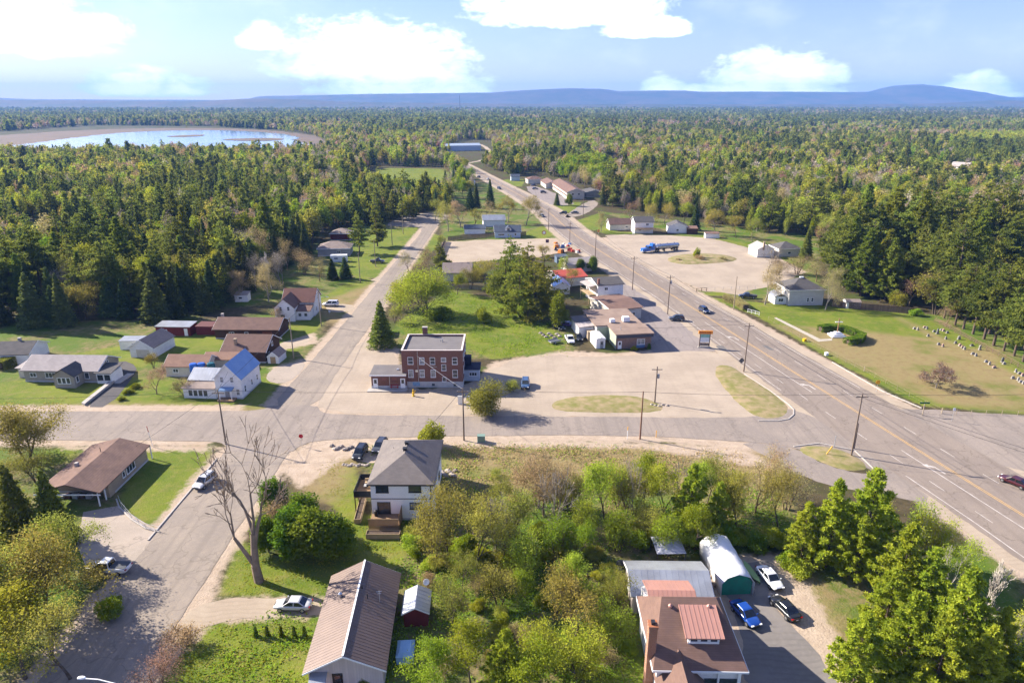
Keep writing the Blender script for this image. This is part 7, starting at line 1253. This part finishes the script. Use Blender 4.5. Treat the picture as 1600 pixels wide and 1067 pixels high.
for k in range(14): x_, y_ = G(1112 + (k % 4) * 3, 872 + k * 3.4); o = MB().tube([(-.5, 0, .18), (.5, 0, .18)], .2, 7).build('firewood_log', M('cut_log', (.30, .23, .16), (.18, .13, .09), 4, .9, rnd=.2), None, (x_, y_, .02), .5 + k); tag(o, 'cut firewood log beside the white fabric shelter', 'log', 'firewood beside the shelter')
# ------------------------------------------------------------------ single trees of the town, each where it stands
def T(key, px, py, h, label, group=None, wide=1.0, rz=None): x, y = G(px, py); return tree(key, x, y, h, label, group, wide, rz)
T('elm', 405, 908, 23, 'huge leafless elm leaning over the side street', None, 1.0, 0.0)
for a_ in ((432, 800, 6.5, 1.0), (452, 868, 8.2, 1.25), (420, 862, 6.5, 1.0), (490, 872, 8.8, 1.35), (528, 868, 7.4, 1.1), (470, 835, 7.5, 1.1)): T('cedar', a_[0], a_[1], a_[2], 'dense dark cedar in the clump beside the white house lawn', 'cedar clump', a_[3])
T('bushT', 438, 812, 4.0, 'leafless grey brush beside the cedar clump'); T('spruceS', 597, 541, 12.8, 'single spruce on the sandy lot beside the side street', None, .95)
T('willow', 668, 494, 15, 'wide lime green willow on the meadow', None, 1.1); T('limeA', 625, 482, 11, 'lime green tree against the wide meadow willow', None, 1.1); T('bushG', 690, 498, 4.2, 'green shrub at the foot of the meadow willow', None, 1.6); T('bushL', 755, 505, 5.5, 'round lime shrub standing alone in the meadow', None, .75); T('oliveA', 618, 505, 6, 'olive leafing tree beside the grey shed', None, .9)
for a_ in ((812, 495, 19, 'pineA'), (835, 500, 17, 'pineM'), (850, 480, 18, 'pineM'), (790, 470, 16, 'pineC'), (798, 440, 17, 'pineB'), (825, 455, 17, 'pineM')): T('pineR', a_[0], a_[1], a_[2], 'tall green pine in the clump between meadow and restaurant', 'meadow pine clump', 1.15)
T('cedar', 873, 512, 11, 'tall cone shaped cedar at the end of the pine clump', None, .85); T('limeB', 822, 505, 8, 'lime leafing tree in front of the meadow pines'); T('oliveB', 760, 455, 11, 'olive leafing tree at the top of the meadow', 'trees at the meadow top'); T('oliveA', 735, 452, 9, 'olive leafing tree at the top of the meadow', 'trees at the meadow top'); T('greenB', 715, 460, 8, 'green tree hiding the brown roofed garden house'); T('pineC', 690, 430, 13, 'dark pine beside the brown roofed garden house'); T('tanA', 655, 440, 9, 'tan budding tree at the kerb of the side street', 'tan side street trees'); T('tanB', 638, 425, 9, 'tan budding tree at the kerb of the side street', 'tan side street trees'); T('tanA', 664, 415, 8, 'tan budding tree at the kerb of the side street', 'tan side street trees'); T('bushG', 742, 430, 4, 'green bush at the upper gravel lot edge', None, 1.5)
T('bushbig', 762, 645, 8.2, 'bushy olive shrub beside the lamp pole and cabinet'); T('bushL', 675, 700, 6.0, 'round lime green shrub behind the charcoal hip roof', None, .72); T('bushO', 800, 612, 3, 'small olive bush beside the steel blue car')
T('cedarcol', 1014, 545, 1.6, 'little green bush at the restaurant corner', 'restaurant bushes', 1.8); T('bushG', 990, 548, 1.5, 'little green bush at the restaurant front', 'restaurant bushes', .9); T('cedar', 925, 425, 6.5, 'round dark cedar beside the highway utility pole', None, 1.2); T('cedar', 905, 425, 5.5, 'smaller dark cedar beside the round cedar', None, 1.2); T('oliveB', 893, 452, 7.5, 'olive tree before the red metal roof'); T('limeA', 880, 425, 7, 'lime tree behind the blue roofed cottage', None, .8); T('oliveA', 850, 402, 6, 'olive tree at the edge of the cluttered yard')
# belt south of the cross street
BELT = [('oliveB', 700, 868, 8, 1.0), ('oliveA', 735, 850, 6.5, 1.1), ('oliveA', 678, 880, 7, 1.0), ('oliveB', 745, 890, 7.5, 1.0), ('tanB', 850, 815, 9, 1.05), ('rustB', 812, 805, 7, 1.0), ('tanA', 838, 800, 6.5, 1.0), ('oliveA', 890, 805, 5, 1.0), ('limeB', 945, 822, 7.5, 1.0), ('oliveA', 985, 822, 7, 1.0), ('limeA', 915, 850, 5, 1.0), ('limeB', 1040, 832, 7.5, .9),
        ('tanB', 1180, 808, 8, 1.0), ('tanA', 1228, 805, 6, 1.1), ('oliveB', 1150, 830, 6.5, 1.0), ('limeA', 1130, 815, 6, 1.0), ('oliveB', 1215, 838, 7, 1.0), ('oliveA', 1010, 850, 5, 1.0), ('greenA', 870, 868, 5, 1.0), ('greenA', 965, 862, 5, 1.0), ('greenB', 1085, 860, 6, 1.0), ('bare', 870, 850, 9, .8), ('bare', 990, 828, 8, .7), ('bare', 1052, 818, 8, .6), ('bare', 775, 860, 7, .8),
        ('oliveA', 790, 880, 6, 1.0), ('limeA', 815, 900, 5.5, 1.1), ('oliveA', 870, 962, 7, .9), ('oliveA', 900, 990, 7, 1.1), ('limeB', 905, 948, 6.5, 1.0), ('limeA', 950, 1005, 5.5, 1.0), ('oliveB', 960, 965, 6, 1.0), ('limeA', 850, 1040, 6, 1.0), ('limeA', 905, 1060, 6.5, 1.0), ('oliveA', 780, 950, 6, 1.0), ('oliveA', 705, 972, 6.5, 1.0), ('oliveB', 725, 935, 6, .9), ('greenB', 820, 935, 4, 1.1), ('tanA', 870, 800, 6.5, .9), ('limeB', 1005, 808, 7, .8), ('limeA', 965, 800, 6, .8), ('limeB', 1085, 812, 7, .8), ('tanB', 1205, 790, 7, .9), ('oliveB', 1105, 795, 6.5, .8), ('oliveA', 800, 850, 6.5, .9), ('oliveB', 780, 835, 6.5, .8), ('greenB', 905, 880, 5, .9), ('greenA', 1040, 870, 5, .9)]
LBL = {'olive': 'olive leafing tree', 'tan': 'tan budding tree', 'rust': 'rusty budding tree', 'lime': 'lime green tree', 'green': 'fresh green tree', 'bare': 'thin bare tree', 'grey': 'grey twiggy tree'}
for k_, a_, b_, h_, w_ in BELT:
    kk = k_.rstrip('AB'); where = 'in the thicket below the cross street' if b_ < 905 else 'in the overgrown garden beside the shingled house'; T(k_, a_, b_ - (8 if b_ < 860 else 0), h_ * (1.45 if b_ < 905 else 1.15), LBL[kk] + ' ' + where, 'thicket trees' if b_ < 905 else 'overgrown garden trees', w_ * (.84 if b_ < 905 else .95))
T('pineLB', 1075, 835, 12, 'lone pine rising from the lime thicket', None, .85); T('pineLB', 1118, 835, 9, 'smaller pine beside the lone thicket pine', None, .9)
for k in range(60):
    a_ = random.uniform(640, 1260); b_ = random.uniform(835, 900) + (a_ - 900) * .02; 
    if 955 < a_ < 1215 and b_ > 858: b_ = random.uniform(838, 856)
    T(random.choice(['bushG', 'bushL', 'bushO', 'bushG']), a_, b_, random.uniform(1.6, 3.0), 'leafy undergrowth shrub in the thicket below the cross street', 'thicket undergrowth', random.uniform(.9, 1.4))
for k in range(30): a_ = random.uniform(660, 985); b_ = random.uniform(900, 1066); (a_ > 685 or b_ < 920) and T(random.choice(['bushG', 'bushL', 'bushO', 'bushT']), a_, b_, random.uniform(1.2, 2.6), 'low garden shrub beside the shingled house', 'overgrown garden shrubs', random.uniform(.9, 1.4))
for k in range(12): T(random.choice(['bushO', 'bushT']), random.uniform(760, 1230), random.uniform(745, 790), random.uniform(1.0, 2.0), 'low dry shrub on the brown bank', 'bank shrubs', 1.2)
for a_ in ((735, 1068, 8, 1.0), (680, 1092, 7.5, 1.0), (790, 1080, 8.5, 1.0), (830, 1100, 8, 1.0)): T('greenB' if a_[0] != 790 else 'pineLB', a_[0], a_[1], a_[2], 'bright green tree at the bottom beside the blue tarp', 'bright trees by the tarp', a_[3])
# pines and birches by the junction
for a_ in ((1290, 885, 14, 'pineLA', 1.0), (1345, 880, 15, 'pineLB', 1.05), (1250, 880, 10, 'pineLB', .95), (1395, 965, 14, 'pineLA', 1.05), (1335, 905, 10, 'pineLB', 1.0), (1435, 985, 12, 'pineLB', 1.0), (1480, 1060, 15, 'pineLA', 1.05), (1375, 1010, 11, 'pineLB', 1.1), (1400, 1075, 13, 'pineLA', 1.1), (1330, 1085, 11, 'pineLB', 1.0), (1540, 1075, 11, 'pineLA', 1.0), (1450, 1110, 13, 'pineLB', 1.0), (1515, 1120, 12, 'pineLA', 1.0), (1600, 1110, 11, 'pineLA', 1.0)): T(a_[3], a_[0], a_[1], a_[2], {1290: 'fresh green pine just behind the white sedan', 1345: 'broad fresh green pine beside the slip lane', 1250: 'smaller fresh green pine behind the fabric shelter', 1395: 'fresh green pine beside the roadside aspens', 1335: 'low fresh green pine filling behind the black sedan', 1435: 'fresh green pine at the foot of the leaning birch'}.get(a_[0], 'fresh green white pine in the stand beside the gravel drive'), None if a_[0] in (1290, 1345, 1250, 1395, 1335, 1435) and a_[1] < 990 else 'pine stand by the drive', a_[4])
for a_ in ((1385, 870, 9, 'aspen'), (1420, 880, 10, 'aspen'), (1445, 900, 9.5, 'aspen'), (1470, 905, 9, 'aspen'), (1405, 905, 10, 'aspen'), (1430, 870, 8, 'aspen'), (1488, 930, 9, 'aspen'), (1375, 845, 7.5, 'aspen'), (1460, 880, 7, 'aspen'), (1590, 1010, 8, 'aspen'), (1560, 1040, 9, 'aspen')): T(a_[3], a_[0], a_[1], a_[2], 'slim young aspen between the pines and the highway', 'roadside aspens', 1.0)
T('birch', 1478, 960, 10.5, 'leaning white birch between the pines and the highway'); T('birchbare', 1530, 970, 9.5, 'bare white birch at the highway shoulder'); T('birchbare', 1575, 1045, 7.5, 'small bare birch near the lower corner'); T('bushT', 1510, 985, 3, 'dry brush under the bare birch', None, 1.4)
# lower left garden
T('willowO', 70, 975, 13, 'large olive willow beside the white pickup', None, 1.05); T('willowO', 5, 1000, 13, 'olive willow in the lower left garden', 'lower garden willows', 1.0); T('limeB', 40, 1060, 11, 'lime leafing tree in the lower garden', None, 1.2); T('willowO', 100, 905, 10, 'olive willow beside the concrete drive', None, .9); T('spruceS', 92, 850, 12.5, 'dark spruce beside the carport', None, .8); T('spruceS', 35, 845, 13, 'dark spruce in the lower left garden', None, .85); T('oliveB', 20, 790, 8, 'olive tree behind the corner bungalow', 'olive trees behind the bungalow', 1.1); T('oliveA', 60, 755, 6.5, 'olive tree behind the corner bungalow', 'olive trees behind the bungalow', 1.1)
T('willowO', 42, 722, 12, 'yellow olive willow at the street behind the corner bungalow', None, 1.1); T('bushO', 150, 905, 2.5, 'olive bush beside the white pickup', None, 1.2); T('bushG', 175, 960, 2.5, 'green bush on the ditch bank', None, 1.3); T('rustA', 250, 1075, 6, 'rusty twiggy tree at the ditch by the gravel drive', None, 1.1); T('bushT', 285, 1010, 2.6, 'dry brush at the ditch by the gravel drive', None, 1.3); T('oliveB', 110, 1060, 10, 'olive tree over the roadside ditch', None, 1.1)
for k, a_ in enumerate((400, 418, 440, 460, 476)): T('cedarcol', a_, 994, 1.7, 'small clipped column cedar in the row on the lawn', 'column cedar row', 1.0)
for k, (a_, b_) in enumerate(((548, 1067), (568, 1072), (584, 1064))): T('bushG', a_, b_, 1.5, 'round clipped shrub before the beige gable wall', 'gable wall shrubs', .75)
# cottages side
T('rustB', 245, 616, 7.5, 'rosy budding tree on the lawn beside the brown roofed cottage', None, 1.0); T('bushT', 290, 617, 3.6, 'twiggy brown bush beside the sunroom', None, 1.2); T('oliveA', 240, 575, 4.5, 'small olive tree beside the garage'); T('bushG', 200, 615, 1.2, 'low green garden bed plant by the driveway', 'garden bed plants', 1.6); T('bushL', 190, 625, 1.0, 'low green garden bed plant by the driveway', 'garden bed plants', 1.6); T('bushG', 212, 606, 1.3, 'low green garden bed plant by the driveway', 'garden bed plants', 1.5); T('rustA', 435, 502, 5.5, 'leafless purple shrub before the cross gabled house', None, 1.0)
T('bigtan', 420, 472, 13, 'spreading tan tree beside the cross gabled house', None, .95); T('tanB', 500, 440, 10, 'tan tree near the gravel drive', 'tan trees near the gravel drive'); T('tanA', 475, 430, 10, 'tan tree near the gravel drive', 'tan trees near the gravel drive'); T('spruceB', 520, 437, 8, 'dark spruce beside the tan trees', 'dark spruces by the hip house', 1.1); T('spruceB', 540, 435, 8, 'dark spruce beside the tan trees', 'dark spruces by the hip house', 1.2); T('pineA', 562, 396, 18, 'tall pine at the hip roofed house', 'pines at the hip roofed house', .9); T('pineC', 590, 385, 18, 'tall pine at the hip roofed house', 'pines at the hip roofed house', .9); T('greyA', 440, 445, 13, 'bare grey tree at the wood edge', 'bare wood edge trees', .8); T('greyB', 400, 455, 14, 'bare grey tree at the wood edge', 'bare wood edge trees', .8); T('birchbare', 425, 452, 13, 'bare grey birch at the wood edge'); T('bigtan', 380, 468, 11, 'tan tree at the edge of the cottage wood')
# around the upper lot and far highway
for a_ in (('bigolive', 700, 362, 15, 1.0), ('bigtan', 720, 355, 14, 1.1), ('oliveB', 740, 360, 11, 1.0), ('oliveA', 690, 385, 6, 1.0), ('oliveB', 680, 345, 12, 1.0), ('tanB', 760, 345, 12, 1.0)): T(a_[0], a_[1], a_[2], a_[3], 'pale leafing tree behind the upper gravel lot fence', 'trees behind the upper lot', a_[4])
T('bigolive', 822, 352, 16, 'spreading tree over the slate blue bungalow lawn', 'spreading lawn trees'); T('bigolive', 793, 350, 15, 'spreading tree over the slate blue bungalow lawn', 'spreading lawn trees', .9)
for a_ in (('spruceA', 744, 325, 15), ('spruceA', 766, 325, 17), ('spruceB', 735, 330, 14)): T(a_[0], a_[1], a_[2], a_[3], 'dark spruce beside the far highway camper', 'spruces by the far camper')
T('spruceB', 870, 321, 8, 'small bluish spruce on the motel lawn'); T('cedar', 889, 322, 8, 'round dark cedar at the motel gable', None, 1.1); T('bigtan', 940, 362, 11, 'round tan tree at the motel side road', None, .75); T('oliveB', 932, 305, 10, 'olive tree behind the motel shed'); T('greyA', 895, 292, 12, 'bare tree behind the motel')
for k in range(16): T(random.choice(['oliveB', 'limeB', 'tanB', 'spruceA', 'greenB']), random.uniform(690, 735), random.uniform(262, 312), random.uniform(9, 14), 'roadside tree between the green field and the far highway', 'trees along the far field')
for a_ in (('bigolive', 1010, 352, 12), ('bigolive', 1038, 350, 12), ('limeB', 1068, 350, 12), ('spruceA', 1085, 360, 14), ('bigolive', 1118, 366, 13), ('rustB', 985, 345, 13), ('bigolive', 1175, 378, 12), ('oliveB', 1150, 372, 11)): T(a_[0], a_[1], a_[2], a_[3], 'tree behind the houses of the gravel yard', 'trees behind the yard houses', 1.0)
T('bigtan', 1195, 476, 14, 'spreading tan tree before the stucco house porch', None, .85); T('bigtan', 1290, 484, 14, 'full rounded tan tree beside the stucco house', None, .8); T('tanB', 1275, 440, 10, 'tan tree behind the stucco house', 'tan trees behind the stucco house', 1.2); T('tanA', 1215, 430, 7, 'tan tree behind the stucco house', 'tan trees behind the stucco house', 1.3); T('tanA', 1245, 428, 8, 'tan tree behind the stucco house', 'tan trees behind the stucco house', 1.3); T('bare', 1200, 425, 10, 'bare tree at the gravel yard edge'); T('spruceS', 1258, 405, 13, 'olive spruce beside the dark hip house', None, .75); T('rustB', 1420, 478, 11, 'rusty tree at the fence end', None, 1.2); T('rustB', 1478, 510, 9, 'rusty tree beside the cemetery back fence', None, .9); T('bushG', 1432, 493, 2.4, 'green bush at the brown board fence end', None, 1.3); T('limeA', 1400, 482, 6, 'lime tree at the fence end', None, 1.0)

for k, (a_, b_) in enumerate(((1475, 497), (1492, 508), (1505, 514), (1520, 522), (1537, 530), (1552, 540), (1568, 548), (1584, 556), (1598, 565), (1545, 522), (1575, 538), (1600, 548))): T(('pineT', 'pineB', 'pineA')[k % 3], a_, b_, 17 + k * 37 % 6, 'tall pine with bare lower trunk right behind the cemetery back fence', 'pines behind the cemetery fence', 1.0)
T('crab', 1462, 606, 5.4, 'low spreading leafless tree on the cemetery lawn'); T('bushT', 1092, 407, 2.4, 'dry bush on the gravel yard island', 'island bushes', 1.4); T('bushL', 1088, 404, 5, 'small lime tree on the gravel yard island', None, .5); T('bushT', 1130, 407, 1.6, 'dry bush on the gravel yard island', 'island bushes', 1.6); T('bushT', 1060, 408, 1.2, 'dry bush on the gravel yard island', 'island bushes', 1.6)
# weeds and tufts: uncountable ground cover
def cover(name, polys, n, size, lm, label, hmax=.35):
    C = []
    for p in polys:
        p = np.array(p); lo, hi = p.min(0), p.max(0); q = rng.uniform(lo, hi, (n * 4, 2)); d_ = sdf(p, q[:, 0], q[:, 1]); nn = vnoise(q[:, 0], q[:, 1], 4.0, 8) * .6 + vnoise(q[:, 0], q[:, 1], 1.3, 9) * .4
        C.append(q[(rng.random(len(q)) < np.clip(nn * 2 - .62, 0, 1)) & (d_ > rng.random(len(q)) * 3)][:n])
    C = np.concatenate(C); V, F = leafquads(np.c_[C, rng.uniform(.02, hmax, len(C))], size, .9, 1.8); o = link(name, mesh_np(name, V, F, LM[lm])); tag(o, label, 'weeds', kind='stuff')
cover('meadow_weeds', [LAWN[8], ROUGH[1]], 7000, .17, 'green', 'green weeds and tall grass over the meadow', .22); cover('bank_grass', [DRY[1], ROUGH[0]], 9000, .15, 'tan', 'dry tan grass over the bank below the cross street', .2); cover('thicket_ground', [ROUGH[0], ROUGH[3]], 9000, .17, 'green', 'green ground cover under the thicket', .3); cover('lawn_weeds', [LAWN[5], LAWN[6], LAWN[7]], 2600, .11, 'lime', 'ragged grass tufts on the unmown lawns', .1)
q = empty('radio_mast', ((723 - 800) / FOC * 3900, 3900, 0), 0, 'thin far radio mast rising above the flat forest', 'mast'); MB().tube([(0, 0, 0), (0, 0, 95)], 1.1, 4).build('mast', METALD, q)
# ------------------------------------------------------------------ haze
hz = MB().box(-14500, 14500, -400, 15500, -4, 420).build('haze', None); tag(hz, 'thin pale air haze over the whole valley', 'haze', kind='stuff')
hm = bpy.data.materials.new('air'); hm.use_nodes = True; t = NT(hm.node_tree); t.n.clear()
pv = t.node('ShaderNodeVolumePrincipled'); pv.inputs['Color'].default_value = (.20, .44, 1, 1); pv.inputs['Density'].default_value = HAZE; pv.inputs['Anisotropy'].default_value = 0.0
ho = t.node('ShaderNodeOutputMaterial'); t.l.new(pv.outputs[0], ho.inputs['Volume']); hz.data.materials.append(hm)
